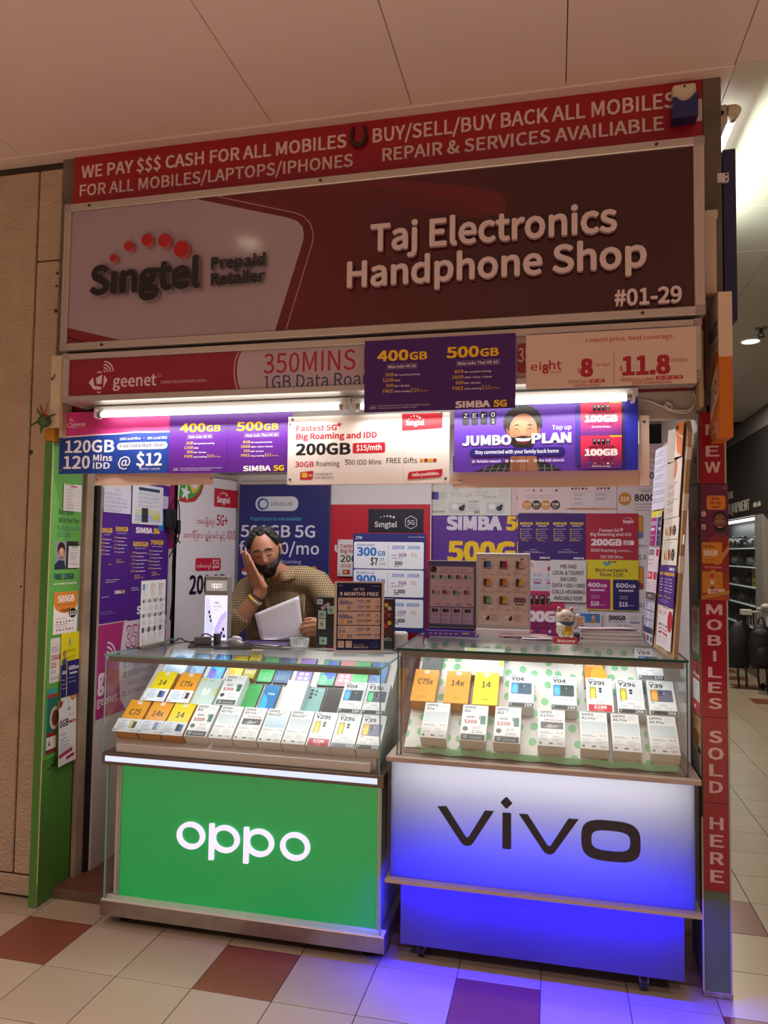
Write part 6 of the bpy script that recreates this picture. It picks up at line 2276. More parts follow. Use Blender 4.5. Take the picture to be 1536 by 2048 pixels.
# blue and white price board
zb = thing('price_board', 'navy board with three white panels of blue prices, 300GB topmost, behind the black box', 'board', (1.0, 1.3, 1.1))
R = (1.023, 1.446, 1.095, 1.650)
c = Canvas(146, 197, R[1] - R[0], R[3] - R[2], '20246a', t=0.006)
c.text('ZYM', 5, 12, 6, 'e3e4ee', w=13, b=0.01)
c.text('Works on the 4G / 5G Network', 112, 8, 2.6, 'c9cbe0', w=31)
BL, MG, GO, BK = '2a70c0', '8a3a78', 'c0982a', '1b1a22'
for k, (t, big, un, pr, a3) in enumerate((('ROAM SAVER', '300', 'GB', '$7', ('200GB', '100GB', '3GB', '300')), ('ROAM PLUS', '900', 'GB', '$10', ('300GB', '100GB', '5GB', '1,000')), ('ROAM MAX', '1', 'TB', '$15', ('400GB', '600GB', '15GB', '2,000')))):
    y = (17, 73, 131)[k]
    c.rect(2, y, 140, 54 if k < 2 else 56, 'dcdee6', 3)
    c.text(t, 8, y + 9, 4.5, '3a6ab0', w=36, b=0.01)
    c.text(big, 8, y + 28, 16, BL, w=40 if k < 2 else 12, b=0.04)
    c.text(un, 50 if k < 2 else 22, y + 28, 9, BL, w=16, b=0.03)
    c.text(pr, 36, y + 46, 13, BK, w=15, b=0.03)
    c.text('.77', 53, y + 39, 6, BK, b=0.01)
    c.text('/mth', 53, y + 47, 5, BK, w=13)
    c.rect(71, y + 4, 0.6, 46, '8a8ca8')
    c.text(a3[0], 79, y + 14, 6.5, BL, w=25, b=0.02)
    c.text(a3[1], 110, y + 14, 6.5, BL, w=24, b=0.02)
    c.text(a3[2], 92, y + 29, 6.5, MG, w=16, b=0.02)
    c.lines(78, y + 26, 12, 1, 3, MG, 1.3, k)
    c.lines(78, y + 32, 30, 1, 3, MG, 1, k + 4)
    c.text('5G', 117, y + 29, 7, GO, w=11, b=0.0)
    c.text(a3[3], 84, y + 46, 7, BK, w=16 if k == 0 else 22, b=0.03)
    c.lines(84, y + 48.5, 15, 1, 3, BK, 1, 3)
c.make('printed_board', (R[0] - 1.0, 0, R[2] - 1.1), 0, PAPER, zb)
o = obj('stand_post', bbox(new_bm(), (R[0] + R[1]) / 2 - 0.02, (R[0] + R[1]) / 2 + 0.02, 1.31, 1.34, 0.042, R[3] - 0.05), GREYP, zb)
o = obj('stand_foot', bbox(new_bm(), (R[0] + R[1]) / 2 - 0.12, (R[0] + R[1]) / 2 + 0.12, 1.2, 1.45, 0.041, 0.06, 0.006), GREYP, zb)


def phone_cell(c, x, y, w, col, seed, price=None):
    c.rect(x, y, w * 0.24, w * 0.42, '2c2e34', 1)
    c.rect(x + w * 0.2, y + 0.5, w * 0.24, w * 0.42, col, 1)
    c.lines(x + w * 0.48, y + 2, w * 0.45, 4, w * 0.1, '6a6c74', 0.7, seed)
    c.lines(x, y + w * 0.5, w * 0.85, 4, w * 0.1, 'a4a6ac', 0.6, seed + 7)
    if price:
        c.text(price, x + w * 0.5, y + w * 0.42, 2.6, '9a3040')


c = wsheet('leaflet', 'wide white leaflet with four phones and a gold badge high on the back wall', 'leaflet', (1.062, 1.518, 1.767, 1.949), (148, 60), 'd6d6cf', 0.008)
for k, q in enumerate(('3f9a68', '5a9ad0', '7aa0d8', '4a3ab0')):
    phone_cell(c, 6 + 37 * k, 13, 36, q, k + 2)
c.disc(10, 53, 4, '2a2620')
c.text('2', 8.6, 55.4, 4.4, 'd8b83a', b=0.02)
c.rect(14, 50, 12, 5, '6a5a2a', 2)
c.lines(30, 50, 70, 3, 2.6, '6a6c74', 0.7, 9)
c.text('realme', 117, 55, 6, '4a4a4c', w=28)
c.lines(10, 3, 40, 2, 3, '9a8a4a', 1, 4)
c.place()
c = wsheet('leaflet', 'white leaflet with earbuds and prices high on the back wall beside the four-phone leaflet', 'leaflet', (1.518, 1.899, 1.767, 1.957), (129, 64), 'd8d8d4', 0.009)
c.text('Y19s', 12, 12, 4, '3c3e44', w=12)
c.text('Y04', 60, 11, 4, '3c3e44', w=10)
c.text('$179', 38, 26, 5, '9a3a44', w=13)
c.text('$129/$159', 74, 29, 4, '44464c', w=26)
c.lines(8, 16, 26, 3, 4, '8a8c92', 0.8, 4)
c.lines(58, 15, 30, 3, 4, '8a8c92', 0.8, 5)
c.lines(106, 13, 20, 4, 5, '8a8c92', 0.8, 6)
for x in (5, 80):
    c.rect(x, 38, 36, 22, 'c3c5c8', 4)
    c.disc(x + 12, 46, 7, 'e4e6e8', 6)
    c.disc(x + 26, 50, 6, '2a2b30', 5)
    c.disc(x + 30, 45, 3, '2a2b30', 3)
c.text('vivo Buds', 44, 38, 4, '3c3e44', w=21)
c.lines(44, 42, 30, 5, 3.4, '8a8c92', 0.8, 7)
c.text('$89', 56, 60, 5, '3c3e44', w=11, b=0.02)
c.place()
c = wsheet('leaflet', 'blank pinkish sheet high on the back wall right of the earbud leaflet', 'paper', (1.878, 1.951, 1.768, 1.962), (25, 66), 'd5bdc4', 0.003)
c.disc(24, 32, 6, 'c9812c')
c.place()


def coins(c, y, r, xs, seq):
    for x, (q, t) in zip(xs, seq):
        c.disc(x, y, r, q, n=20)
        c.text(t, x, y + r * 0.1, r * 0.5, 'efe0c8', w=r * 1.4, al='c', b=0.03)
        c.lines(x - r * 0.6, y + r * 0.35, r * 1.2, 2, r * 0.25, 'efe0c8', r * 0.08, 2)


OR, BKK = 'c9812c', '26221f'
c = wsheet('poster', 'pale poster with four orange and black price discs on the back wall', 'poster', (1.939, 2.212, 1.782, 1.957), (96, 60), 'dcc6c8', 0.006)
for k in range(4):
    c.disc(32 + 8 * k, 6, 2.2, ('2a2a3a', 'b03a3a', 'c9b8b8', '3a2a2a')[k], n=10)
    c.disc(32 + 15 * k, 15, 2.2, ('b03a3a', '8a5a3a', 'd8c8c8', '2a2a3a')[k], n=10)
c.lines(14, 5, 14, 2, 9, '7a6a6a', 0.8, 3)
c.lines(14, 25, 60, 2, 4, '9a8a8a', 0.8, 5)
coins(c, 44, 9.4, (18, 37, 56, 75), ((OR, '$15'), (BKK, '$42'), (OR, '$84'), (BKK, '$168')))
c.place()
c = wsheet('poster', 'pale poster with a rounded box of icons high on the back wall', 'poster', (2.212, 2.491, 1.780, 1.966), (101, 65), 'dbcbd2', 0.007)
c.text('100GB', 10, 4, 9, 'b03a44', w=34, b=0.02)
c.text('local data', 16, 10, 4, '4a3a40', w=22, b=0.01)
c.text('8GB', 60, 4, 9, 'b03a44', w=24, b=0.02)
c.text('roaming data', 60, 10, 4, '4a3a40', w=28, b=0.01)
for k in range(5):
    c.disc(13 + 7 * k, 15, 2.4, ('2a2a3a', 'b03a3a', 'c05a3a', '2a4a3a', 'b03a3a')[k], n=10)
    if k < 4:
        c.disc(64 + 7 * k, 15, 2.4, ('b03a3a', '4a4a5a', 'b03a3a', '2a2a3a')[k], n=10)
c.rect(9, 21, 82, 30, 'b8a4b0', 4)
c.rect(9.6, 21.6, 80.8, 28.8, 'dbcbd2', 4)
for k in range(3):
    c.lines(16, 25 + 9 * k, 22, 2, 3, '6a5a64', 0.9, k)
    if k < 2:
        c.lines(58, 25 + 9 * k, 24, 2, 3, '6a5a64', 0.9, k + 5)
c.rect(0, 54, 101, 4, 'cf9a78')
c.lines(8, 55.2, 80, 1, 3, '7a4a30', 1.2, 8)
c.place()
c = wsheet('poster', 'large pale poster with 800 in black and an orange $10 disc, back wall', 'poster', (2.491, 2.763, 1.780, 2.175), (101, 139), 'd9cbd2', 0.002)
c.text('500GB', 56, 28, 10, 'c9702c', w=44, b=0.01)
c.text('s and top-up', 54, 40, 5, '5a4a58', w=34)
c.lines(56, 48, 22, 1, 4, '4a4048', 1.4, 2)
c.text('00GB', 56, 70, 13, '26222a', w=44, b=0.02)
c.disc(40, 68, 4.4, '3a343c', n=14)
c.disc(41, 67, 3.2, 'd9cbd2', n=12)
c.lines(44, 78, 40, 3, 6, '7a6a74', 1, 3)
c.lines(50, 94, 30, 1, 4, '4a4048', 1.4, 4)
c.disc(17, 110, 13, OR, n=22)
c.text('$10', 17, 114, 8, 'efe4dc', w=17, al='c', b=0.03)
c.text('800GB', 36, 114, 13, '26222a', w=54, b=0.03)
c.lines(36, 120, 46, 3, 6, '8a5a4a', 1, 5)
c.place()
c = wsheet('poster', 'tall purple poster with a huge yellow 500GB in the middle of the back wall', 'poster', (1.424, 2.049, 1.066, 1.767), (213, 239), '5a2d90', 0.004)
c.poly([(0, 6), (60, 0), (120, 4), (60, 10)], '6a3da0')
c.text('SIMBA', 32, 28, 25, 'd9d4e2', w=112, b=0.06)
c.text('5G', 152, 28, 25, YEL, w=44, b=0.06)
c.text('500GB', 34, 92, 38, YEL, w=176, b=0.05)
c.text('Msia Indo Thai HK SG', 60, 114, 7, WHT, w=94, b=0.03)
c.text('8GB 60+ countries roaming', 40, 140, 7, WHT, w=104, b=0.01)
c.text('18GB APAC + China + S.Korea', 40, 160, 7, WHT, w=124, b=0.01)
c.place()


def half_plan(c, x, y, big, price, n, w):
    c.text(big, x, y, 5.2, YEL, w=w, b=0.03)
    c.rect(x + 5, y + 2, w - 10, 1.2, WHT)
    for k in range(n):
        c.lines(x + 1, y + 8 + 4.4 * k, 5, 1, 3, YEL, 1.8, k)
        c.lines(x + 7, y + 8 + 4.4 * k, w - 8, 1, 3, 'c9bcd8', 1, k + 2)
    c.text(price, x + 4, y + 32, 4.4, YEL, w=8)
    c.lines(x + 13, y + 31, 8, 1, 3, YEL, 1, 3)


PD = '3c1a6e'
c = wsheet('poster', 'dark purple sheet reading 400GB and 500GB on the right of the back wall', 'poster', (1.940, 2.128, 1.512, 1.777), (66, 91), PD, 0.009)
half_plan(c, 3, 22, '400GB', '$10', 5, 27)
half_plan(c, 35, 22, '500GB', '$12', 5, 27)
c.lines(24, 71, 20, 1, 2, WHT, 0.7, 1)
c.lines(12, 75, 44, 2, 2, WHT, 0.6, 4)
c.text('SIMBA 5G', 43, 89, 3.4, WHT, w=21, b=0.04)
c.place()
c = wsheet('poster', 'dark purple sheet reading 600GB and 700GB on the right of the back wall', 'poster', (2.128, 2.320, 1.512, 1.777), (69, 92), PD, 0.0095)
half_plan(c, 4, 22, '600GB', '$20', 6, 28)
half_plan(c, 37, 22, '700GB', '$25', 6, 28)
c.lines(26, 71, 20, 1, 2, WHT, 0.7, 1)
c.lines(14, 75, 44, 2, 2, WHT, 0.6, 4)
c.text('SIMBA 5G', 45, 90, 3.4, WHT, w=21, b=0.04)
c.place()
c = wsheet('poster', 'red sheet with white 200GB at the right of the back wall', 'poster', (2.320, 2.606, 1.516, 1.780), (105, 93), 'a8203a', 0.006)
WP = 'e6d6da'
singtel_mark(c, 75, 19, 21, WP)
c.text('Fastest 5G', 28, 37, 6, WP, w=40, b=0.02)
c.poly([(70, 31), (72, 28), (73, 31), (77, 30), (74, 33), (73, 37), (71, 34)], WP)
c.text('Big Roaming and IDD', 10, 45, 6, WP, w=82, b=0.02)
c.text('200GB', 11, 64, 12, WP, w=62, b=0.06)
c.rect(76, 54, 21, 9, WP, 1)
c.text('$15', 78, 61.5, 6, 'a8203a', w=11, b=0.03)
c.text('30GB Roaming', 10, 77, 6, WP, w=52, b=0.01)
c.lines(64, 73, 32, 2, 2.4, WP, 1, 4)
c.text('500 IDD Mins', 30, 90, 6, WP, w=45, b=0.01)
c.place()
c = wsheet('poster', 'white sheet with a red 8 in its heading and three price columns, back wall', 'poster', (1.940, 2.133, 1.324, 1.506), (68, 63), 'd6c6cc', 0.009)
c.text('ei', 2, 13, 7, 'a8203a', w=9, b=0.01)
c.text('8', 12, 16, 8, 'a8203a', w=6, b=0.03)
c.text('ht', 19, 13, 8, 'a8203a', w=12, b=0.01)
c.lines(3, 20, 26, 1, 3, 'a8808a', 0.8, 2)
c.disc(64, 16, 5, 'a8203a')
for k, (a, b) in enumerate((('$8', '288GB'), ('$11.8', '488GB'), ('$18', '588GB'))):
    c.rect(2 + 26 * k, 25, 23, 34, 'c3c9d8')
    c.text(a, 13 + 26 * k, 31, 4.5, '9a4a6a', w=6 + 2 * len(a), al='c', b=0.01)
    c.text(b, 13 + 26 * k, 41, 4.5, '9a4a6a', w=18, al='c', b=0.01)
    c.rect(6 + 26 * k, 43, 14, 3, 'a8203a')
    c.lines(4 + 26 * k, 49, 18, 3, 3, '8a90a4', 0.7, k)
c.place()
c = wsheet('poster', 'crimson poster reading 100GB behind the lucky cat on the back wall', 'poster', (1.935, 2.203, 1.064, 1.331), (95, 93), 'b83058', 0.012)
for i in range(8):
    c.z = 0.00003
    c.rect(0, 30 + 8 * i, 95, 7.99, (int(184 - 8 * i), int(48 - 1.5 * i), int(88 + 4 * i)))
c.z = 0.0001
zero_tiles(c, 25, 7, 8.5, 20, 3)
c.text('Jumbo IDD top-up', 10, 37, 7.5, '3c1428', w=76, b=0.0)
c.text('100GB', 4, 60, 19, 'e9dde4', w=94, b=0.07)
c.text('800 mins + 100 SMS', 15, 68, 5, '4a1838', w=64, b=0.02)
c.text('IDD 500 mins to', 19, 75, 5, '4a1838', w=48, b=0.02)
for k, q in enumerate(('2a3f8a', 'd8803a', '2c2c60', 'c02a2a', 'e0d8dc', 'c04a2a')):
    c.disc(18 + 12 * k, 80, 3, q, n=12)
c.text('$20.43 for 30 days', 24, 89, 4, 'e6d2de', w=38, b=0.02)
c.place()
c = wsheet('handwritten_sign', 'white sheet hand-lettered PRE-PAID LOCAL & TOURIST SIM CARD on the back wall', 'sign', (2.122, 2.323, 1.272, 1.512), (72, 84), 'd6ced2', 0.017)
for k, (t, x, w) in enumerate((('PRE-PAID', 21, 32), ('LOCAL & TOURIST', 6, 62), ('SIM CARD', 20, 33), ('(DATA + IDD + SMS)', 4, 66), ('(CALLS +ROAMING)', 4, 66), ('AVAILABLE HERE', 8, 57))):
    c.text(t, x, 17 + 12.6 * k, 7.6, '1a181e', w=w, b=0.022, it=0.06)
c.place()
c = wsheet('poster', 'white spec sheet half hidden under the hand-lettered sign on the back wall', 'poster', (2.117, 2.339, 1.192, 1.295), (80, 36), 'cfc6cc', 0.005)
c.text('Long-Lasting Battery', 34, 16, 4.5, '5a545e', w=46)
c.lines(34, 22, 40, 3, 5, '6a646e', 1, 3)
c.place()
c = wsheet('poster', 'yellow poster with magenta 400GB and navy 600GB halves on the back wall', 'poster', (2.323, 2.607, 1.231, 1.516), (105, 101), 'd9c92a', 0.008)
c.disc(42, 4, 8, '5a9ab0', 8, 16, 0, 180)
c.text('heya', 45, 6, 5, '3a2a44', w=16, b=0.02)
c.text('Best network', 19, 24, 7, '5a2440', w=65, b=0.02)
c.text('from $10!', 28, 33, 7, '5a2440', w=46, b=0.02)
c.rect(1, 39, 48, 60, '9a1c74', 3)
c.rect(54, 39, 51, 61, '241c66', 3)
for x, t, p in ((3, '400', '$10'), (60, '600', '$13')):
    c.text(t, x, 55, 8.5, 'e6dae4', w=25, b=0.03)
    c.text('GB', x + 26, 55, 6, 'e6dae4', w=13, b=0.03)
    c.rect(x + 5, 59, 30, 4, 'c9b6cc', 1)
    c.lines(x + 7, 72, 26, 2, 4, 'c9b6cc', 1.3, 3)
    c.text(p, x + 6, 92, 8, 'e6dae4', w=17, b=0.04)
    c.lines(x + 24, 90, 14, 1, 3, 'c9b6cc', 1.2, 5)
c.place()
c = wsheet('poster', 'tall white poster of orange phones at the right of the back wall', 'poster', (2.345, 2.761, 1.074, 1.780), (155, 251), 'd3ccd2', 0.0005)
for y in (4, 106):
    c.rect(84, y, 24, 46, '3a3440', 4)
    c.rect(85, y + 1, 22, 44, 'd08a2a', 4)
    c.poly([(85, y + 20), (107, y + 36), (107, y + 45), (85, y + 45)], '5a78b0' if y < 50 else '8a3a2a')
c.text('$3', 98, 92, 9, '3a343c', w=15)
c.rect(96, 62, 20, 6, 'bdb4bc')
c.lines(98, 64, 16, 1, 3, '5a545e', 1.2, 3)
c.text('9/', 98, 188, 9, '3a343c', w=13)
c.lines(96, 208, 30, 4, 6, '8a848c', 1, 5)
c.place()
c = wsheet('leaflet', 'white leaflet with a blue heading and a pictured woman behind the lucky cat', 'leaflet', (2.178, 2.406, 1.093, 1.212), (83, 42), 'd0ccd8', 0.012)
c.rect(2, 1, 78, 18, '3a78c0')
c.text('FREE PHONE', 14, 10, 4, 'dfe6f0', w=34, b=0.02)
portrait(c, 67, 8, 4, (196, 150, 120), (36, 28, 30))
c.poly([(58, 19), (64, 14), (72, 14), (78, 19)], 'b08a4a')
c.text('30GB', 20, 31, 7, '1f1d26', w=30, b=0.04)
c.lines(54, 26, 24, 3, 3.4, '8a8690', 0.8, 5)
c.place()
c = wsheet('leaflet', 'white leaflet reading 500GB for $20 at the lower right of the back wall', 'leaflet', (2.428, 2.624, 1.102, 1.219), (73, 42), 'd6d0d8', 0.012)
c.text('500GB', 6, 14, 8, '1f1d26', w=34, b=0.05)
c.text('for $20/mo', 6, 20, 5.5, '3a363e', w=34, b=0.0)
c.lines(49, 6, 20, 4, 3.4, '8a8690', 0.8, 5)
c.rect(49, 18, 20, 2, '3a60b0')
for k in range(7):
    c.disc(25 + 4 * k, 25, 1.3, ('b03a3a', '3a3a8a', 'c8a03a')[k % 3], n=8)
c.rect(4, 29, 14, 8, '3a2a30', 1)
c.rect(27, 30, 14, 8, '3a6a8a', 1)
c.rect(50, 31, 14, 8, 'a83a50', 1)
c.place()
# plain leaflets between the pieces above
c = wsheet('leaflet', 'white leaflet peeping over the cream banner, with the edge of a phone on it', 'leaflet', (1.529, 1.580, 1.943, 2.145), (17, 67), 'd2d6d8', 0.0095)
c.rect(9, 8, 7, 30, '2a2e36', 1)
c.lines(1, 6, 6, 8, 7, '8a9aa8', 1, 3)
c.place()


# ================================================================== things on the left counter
ZT = 1.1065
st = thing('price_stand', 'clear stand holding a white phone price sheet at the left edge of the counter', 'stand', (0.385, 0.14, ZT), (0, 0, rad(90)))
obj('acrylic_panel', bbox(new_bm(), -0.004, 0.214, -0.003, 0.003, 0.002, 0.305), ACRYLIC, st, world_coords=False)
obj('acrylic_foot', bbox(new_bm(), -0.004, 0.214, -0.075, 0.06, 0.0003, 0.004), ACRYLIC, st, world_coords=False)
c = Canvas(84, 118, 0.206, 0.288, 'd3d2d0', t=0.0008)
for r in range(4):
    for k in range(3 if r == 0 else 4):
        x = 5 + (27 if r == 0 else 19.5) * k
        y = 6 + 26 * r
        if r == 0:
            c.rect(x, y, 7, 11, ('3a5a9a', 'b89a90', 'a89a8c')[k], 1)
            c.rect(x + 1.5, y + 1.5, 4, 8, ('5a8ad0', 'd8c0b8', 'c8bcb0')[k], 1)
        elif r < 3:
            c.disc(x + 3.5, y + 5, 3.6, ('3a3a40', '54545a')[k % 2], n=12)
            c.disc(x + 3.5, y + 5, 1.8, '8a8a90', n=10)
        else:
            c.rect(x, y, 6, 9, '34343a', 1)
        c.lines(x + 9, y + 1, 9, 3, 2.6, '5a5a62', 0.8, k + r)
        c.lines(x, y + 13, 16, 5, 2.2, '8e8e94', 0.6, k + 3 * r)
c.lines(4, 108, 76, 4, 2.4, '8e8e94', 0.6, 9)
o = c.make('price_sheet', (0.0, -0.0035, 0.012), 0, PAPER, st)
obj('card_rail', bbox(new_bm(), 0.0, 0.21, -0.012, 0.012, 0.004, 0.016, 0.003), mat('wood_grain_rail', '6a5a4a', 0.5), st, world_coords=False)

lb = thing('light_box', 'small grey upright light box with a glowing picture on the left counter', 'display', (0.53, 0.46, ZT), (0, 0, rad(10)))
obj('casing', bbox(new_bm(), 0, 0.112, 0.0, 0.075, 0.003, 0.315, 0.003), mat('grey_box_shell', '8f8a88', 0.45), lb, world_coords=False)
obj('base', bbox(new_bm(), -0.004, 0.116, -0.012, 0.08, 0.0002, 0.006, 0.002), GREYP, lb, world_coords=False)
c = Canvas(50, 80, 0.108, 0.212, 'dfe2f6', t=0.001)
c.poly([(3, 2), (9, 4), (20, 60), (12, 78), (2, 70)], 'c9cdee')
c.poly([(22, 60), (36, 36), (48, 26), (48, 74), (34, 76), (24, 72)], 'b9aef0')
c.poly([(30, 62), (40, 44), (48, 40), (48, 70), (36, 72)], 'cfc6f6')
for y, x in ((30, 10), (38, 12), (45, 14)):
    c.disc(x, y, 2, '22242c', 3.2, n=12)
for x, y in ((42, 60), (38, 67), (44, 72)):
    c.disc(x, y, 2.4, '22242c', 3.4, n=12)
c.text('OPPO', 22, 15, 3.4, '3a3c46', w=9, b=0.02)
c.text('Reno12 Series', 19, 21, 3, '5a5c70', w=18)
c.lines(22, 25, 11, 1, 3, '7a7c90', 0.7, 3)
c.make('lit_picture', (0.002, -0.0015, 0.012), 0, LIT, lb)
c = Canvas(50, 22, 0.1, 0.05, '8f8a88', t=0.0004)
for x in (14, 20.5, 27, 33.5):
    c.ring(x + 2, 11, 3.4, 1, 'ffffff', 14, ry=4.4)
for x in (17.8, 24.3):
    pass
c.rect(19.1, 8, 1.1, 9.5, 'ffffff')
c.rect(25.6, 8, 1.1, 9.5, 'ffffff')
c.make('lit_lettering', (0.006, -0.0008, 0.245), 0, LIT, lb)


def flat_box(name, label, cat, x, y, z, w, d, h, rz, m, bevel=0.003):
    o = obj(name, bbox(new_bm(), -w / 2, w / 2, -d / 2, d / 2, 0, h, bevel, 2), m)
    o.location = (x, y, z)
    o.rotation_euler = (0, 0, rad(rz))
    return tag(o, label, cat)


ds = thing('phone_dock', 'black slab with a short grey post lying in front of the small light box', 'stand', (0.60, 0.33, ZT), (0, 0, rad(24)))
obj('slab', bbox(new_bm(), -0.07, 0.07, -0.055, 0.055, 0.0003, 0.010, 0.003, 2), mat('satin_black', '22201f', 0.3), ds, world_coords=False)
obj('post', bbox(new_bm(), -0.045, 0.03, -0.01, 0.012, 0.010, 0.045, 0.002), mat('dark_grey_post', '5a5552', 0.5), ds, world_coords=False)
obj('cup', tube(new_bm(), [(0.055, 0.035, 0.010), (0.055, 0.035, 0.055)], [0.016, 0.018], 14), mat('smoky_plastic', '4a4648', 0.3), ds, False, world_coords=False)
tag(obj('earbud_case', ball(new_bm(), (0.69, 0.47, ZT + 0.019), 0.03, 14, 10, (1.0, 0.8, 0.63)), mat('white_gloss_plastic', 'd6d6dc', 0.2), None, True), 'white glossy earbud case beside the small light box', 'earbuds')
bm = tube(new_bm(), smooth_curve([(0.41, 0.40, ZT + 0.005), (0.43, 0.37, ZT + 0.012), (0.47, 0.35, ZT + 0.03), (0.50, 0.34, ZT + 0.02), (0.55, 0.345, ZT + 0.014), (0.545, 0.39, ZT + 0.03), (0.57, 0.40, ZT + 0.05), (0.62, 0.40, ZT + 0.03)], 5), 0.003, 6)
tag(obj('cable', bm, BCABLE, None, True), 'black cable curling over the glass beside the small light box', 'cable')
bm = tube(new_bm(), smooth_curve([(0.40, 0.30, ZT + 0.003), (0.42, 0.36, ZT + 0.003), (0.46, 0.44, ZT + 0.003), (0.52, 0.52, ZT + 0.003), (0.5, 0.57, ZT + 0.003)], 5), 0.0025, 6)
tag(obj('cable', bm, BCABLE, None, True), 'thin black cable lying along the glass beside the clear stand', 'cable')
ms = thing('computer_mouse', 'grey computer mouse on the glass before the leaning man', 'mouse', (0.705, 0.425, ZT), (0, 0, rad(-25)))
bm = ball(new_bm(), (0, 0, 0.006), 0.05, 18, 12, (1.15, 0.66, 0.6))
for v in bm.verts:
    v.co.z = max(v.co.z, 0.0004)
obj('shell', bm, mat('silver_plastic', '8d8a8e', 0.3, metal=0.3), ms, True, world_coords=False)
obj('wheel', tube(new_bm(), [(-0.03, -0.004, 0.028), (-0.03, 0.004, 0.028)], 0.009, 12), DARK, ms, False, world_coords=False)
flat_box('phone_tray', 'flat black tray lying on the glass in front of the computer mouse', 'tray', 0.76, 0.30, ZT, 0.17, 0.08, 0.014, 12, mat('satin_black'), 0.006)
flat_box('tan_card', 'small tan card beside the flat black tray on the left counter', 'card', 0.865, 0.285, ZT + 0.0003, 0.07, 0.03, 0.002, 8, mat('tan_card', 'b9a08a', 0.6), 0.0005)


def leaflet_pile(name, label, x, y, z, rz, W, D, n, cols, seed, cat='papers'):
    """a slumped pile of leaflets: each sheet a part"""
    root = thing(name, label, cat, (x, y, z), (0, 0, rad(rz)))
    r2 = random.Random(seed)
    for k in range(n):
        bm = new_bm()
        nx = 8
        vs = [[bm.verts.new((W * (i / nx - 0.5), D * (j - 0.5), 0.0006 + 0.0022 * k + 0.0012 * math.sin(i * 0.8 + k))) for i in range(nx + 1)] for j in (0, 1)]
        for i in range(nx):
            bm.faces.new((vs[0][i], vs[0][i + 1], vs[1][i + 1], vs[1][i]))
        o = obj('sheet', bm, mat('leaflet_' + cols[k % len(cols)], cols[k % len(cols)], 0.4), root, True, world_coords=False)
        o.rotation_euler = (0, 0, rad(r2.uniform(-9, 9)))
        o.location = (r2.uniform(-0.012, 0.012), r2.uniform(-0.008, 0.008), 0.0005)
        md = o.modifiers.new('thickness', 'SOLIDIFY')
        md.thickness = 0.001
        md.offset = 1
    return root


leaflet_pile('leaflet_pile', 'fanned pile of dark and white leaflets under the paper the man holds', 0.84, 0.47, ZT, -6, 0.22, 0.13, 6, ('d8d4d4', 'c9c6cc', 'd8d4d4', '3a2a6a', 'cfc8cc', '4a3a6e'), 4)
bm = ring_bm(new_bm(), 0.955, 0, 0.022, 0.012, 0.003, 0, 0.003, 20)
bmesh.ops.rotate(bm, verts=bm.verts, cent=(0, 0, 0), matrix=Matrix.Rotation(-PI / 2, 3, 'X'))
bmesh.ops.translate(bm, verts=bm.verts, vec=(0, 0.42, ZT + 0.0034))
tag(obj('paper_ring', bm, mat('pale_ring', 'cfc9c4', 0.4)), 'small pale oval ring lying on the glass in front of the leaflet pile', 'ring')
cp = thing('plastic_cup_stack', 'clear ribbed plastic tub beside the black stickered box', 'tub', (1.005, 0.47, ZT))
bm = new_bm()
for k in range(24):
    a = 2 * PI * k / 24
    tube(bm, [(1.005 + 0.038 * math.cos(a), 0.47 + 0.038 * math.sin(a), ZT + 0.001), (1.005 + 0.043 * math.cos(a), 0.47 + 0.043 * math.sin(a), ZT + 0.036)], 0.003, 5)
obj('rib', bm, mat('frosted_plastic', 'cfd6d8', 0.25), cp)
obj('base', tube(new_bm(), [(1.005, 0.47, ZT + 0.0003), (1.005, 0.47, ZT + 0.004)], 0.04, 24), mat('frosted_plastic'), cp)
bk = ring_bm(new_bm(), 1.005, 0, 0.045, 0.045, 0.004, 0, 0.004, 24)
bmesh.ops.rotate(bk, verts=bk.verts, cent=(0, 0, 0), matrix=Matrix.Rotation(-PI / 2, 3, 'X'))
bmesh.ops.translate(bk, verts=bk.verts, vec=(0, 0.47, ZT + 0.0385))
obj('rim', bk, mat('frosted_plastic'), cp)

# black box with stickers
sb = thing('stickered_box', 'black upright box covered with small pale stickers, right of the man', 'box', (1.07, 0.52, ZT))
obj('shell', bbox(new_bm(), 1.07, 1.437, 0.515, 0.55, ZT + 0.0004, 1.335, 0.003), mat('matt_black_lid', '17171b', 0.5), sb)
for x, z, w, h, q, rz in ((1.073, 1.30, 0.026, 0.024, 'c9d4d0', 0), (1.098, 1.272, 0.045, 0.016, 'c9a8b4', 33), (1.124, 1.255, 0.036, 0.036, '9fc9b4', 5), (1.078, 1.235, 0.038, 0.036, '9fc9b4', 0), (1.079, 1.186, 0.036, 0.046, 'cfd4b8', 0), (1.086, 1.115, 0.036, 0.034, 'a9cfc4', 0)):
    k = Canvas(20, 20, w, h, q, t=0.0006)
    k.lines(2, 4, 15, 4, 4, '5a7a6e', 1.4, int(x * 1000))
    k.rect(7, 7, 6, 6, '5a6a60', 1)
    o = k.make('sticker', (x - 1.07, -0.0056, z - ZT), 0, PAPER, sb)
    o.rotation_euler = (PI / 2, rad(-rz), 0)
k = Canvas(20, 64, 0.05, 0.16, '4a1c1c', t=0.0006)
for q, x, y in (('d8b84a', 8, 10), ('c8c0b0', 14, 16), ('a02a2a', 6, 22), ('b83a30', 13, 28), ('6a1a1c', 8, 34), ('d8a83a', 14, 42), ('c02a30', 7, 48)):
    k.disc(x, y, 4, q, n=10)
k.make('sticker', (1.383 - 1.07, -0.0056, 1.17 - ZT), 0, PAPER, sb)
k = Canvas(20, 10, 0.05, 0.03, '17171b', t=0.0005)
k.text('hello', 2, 7, 6, 'c9c4c0', w=16)
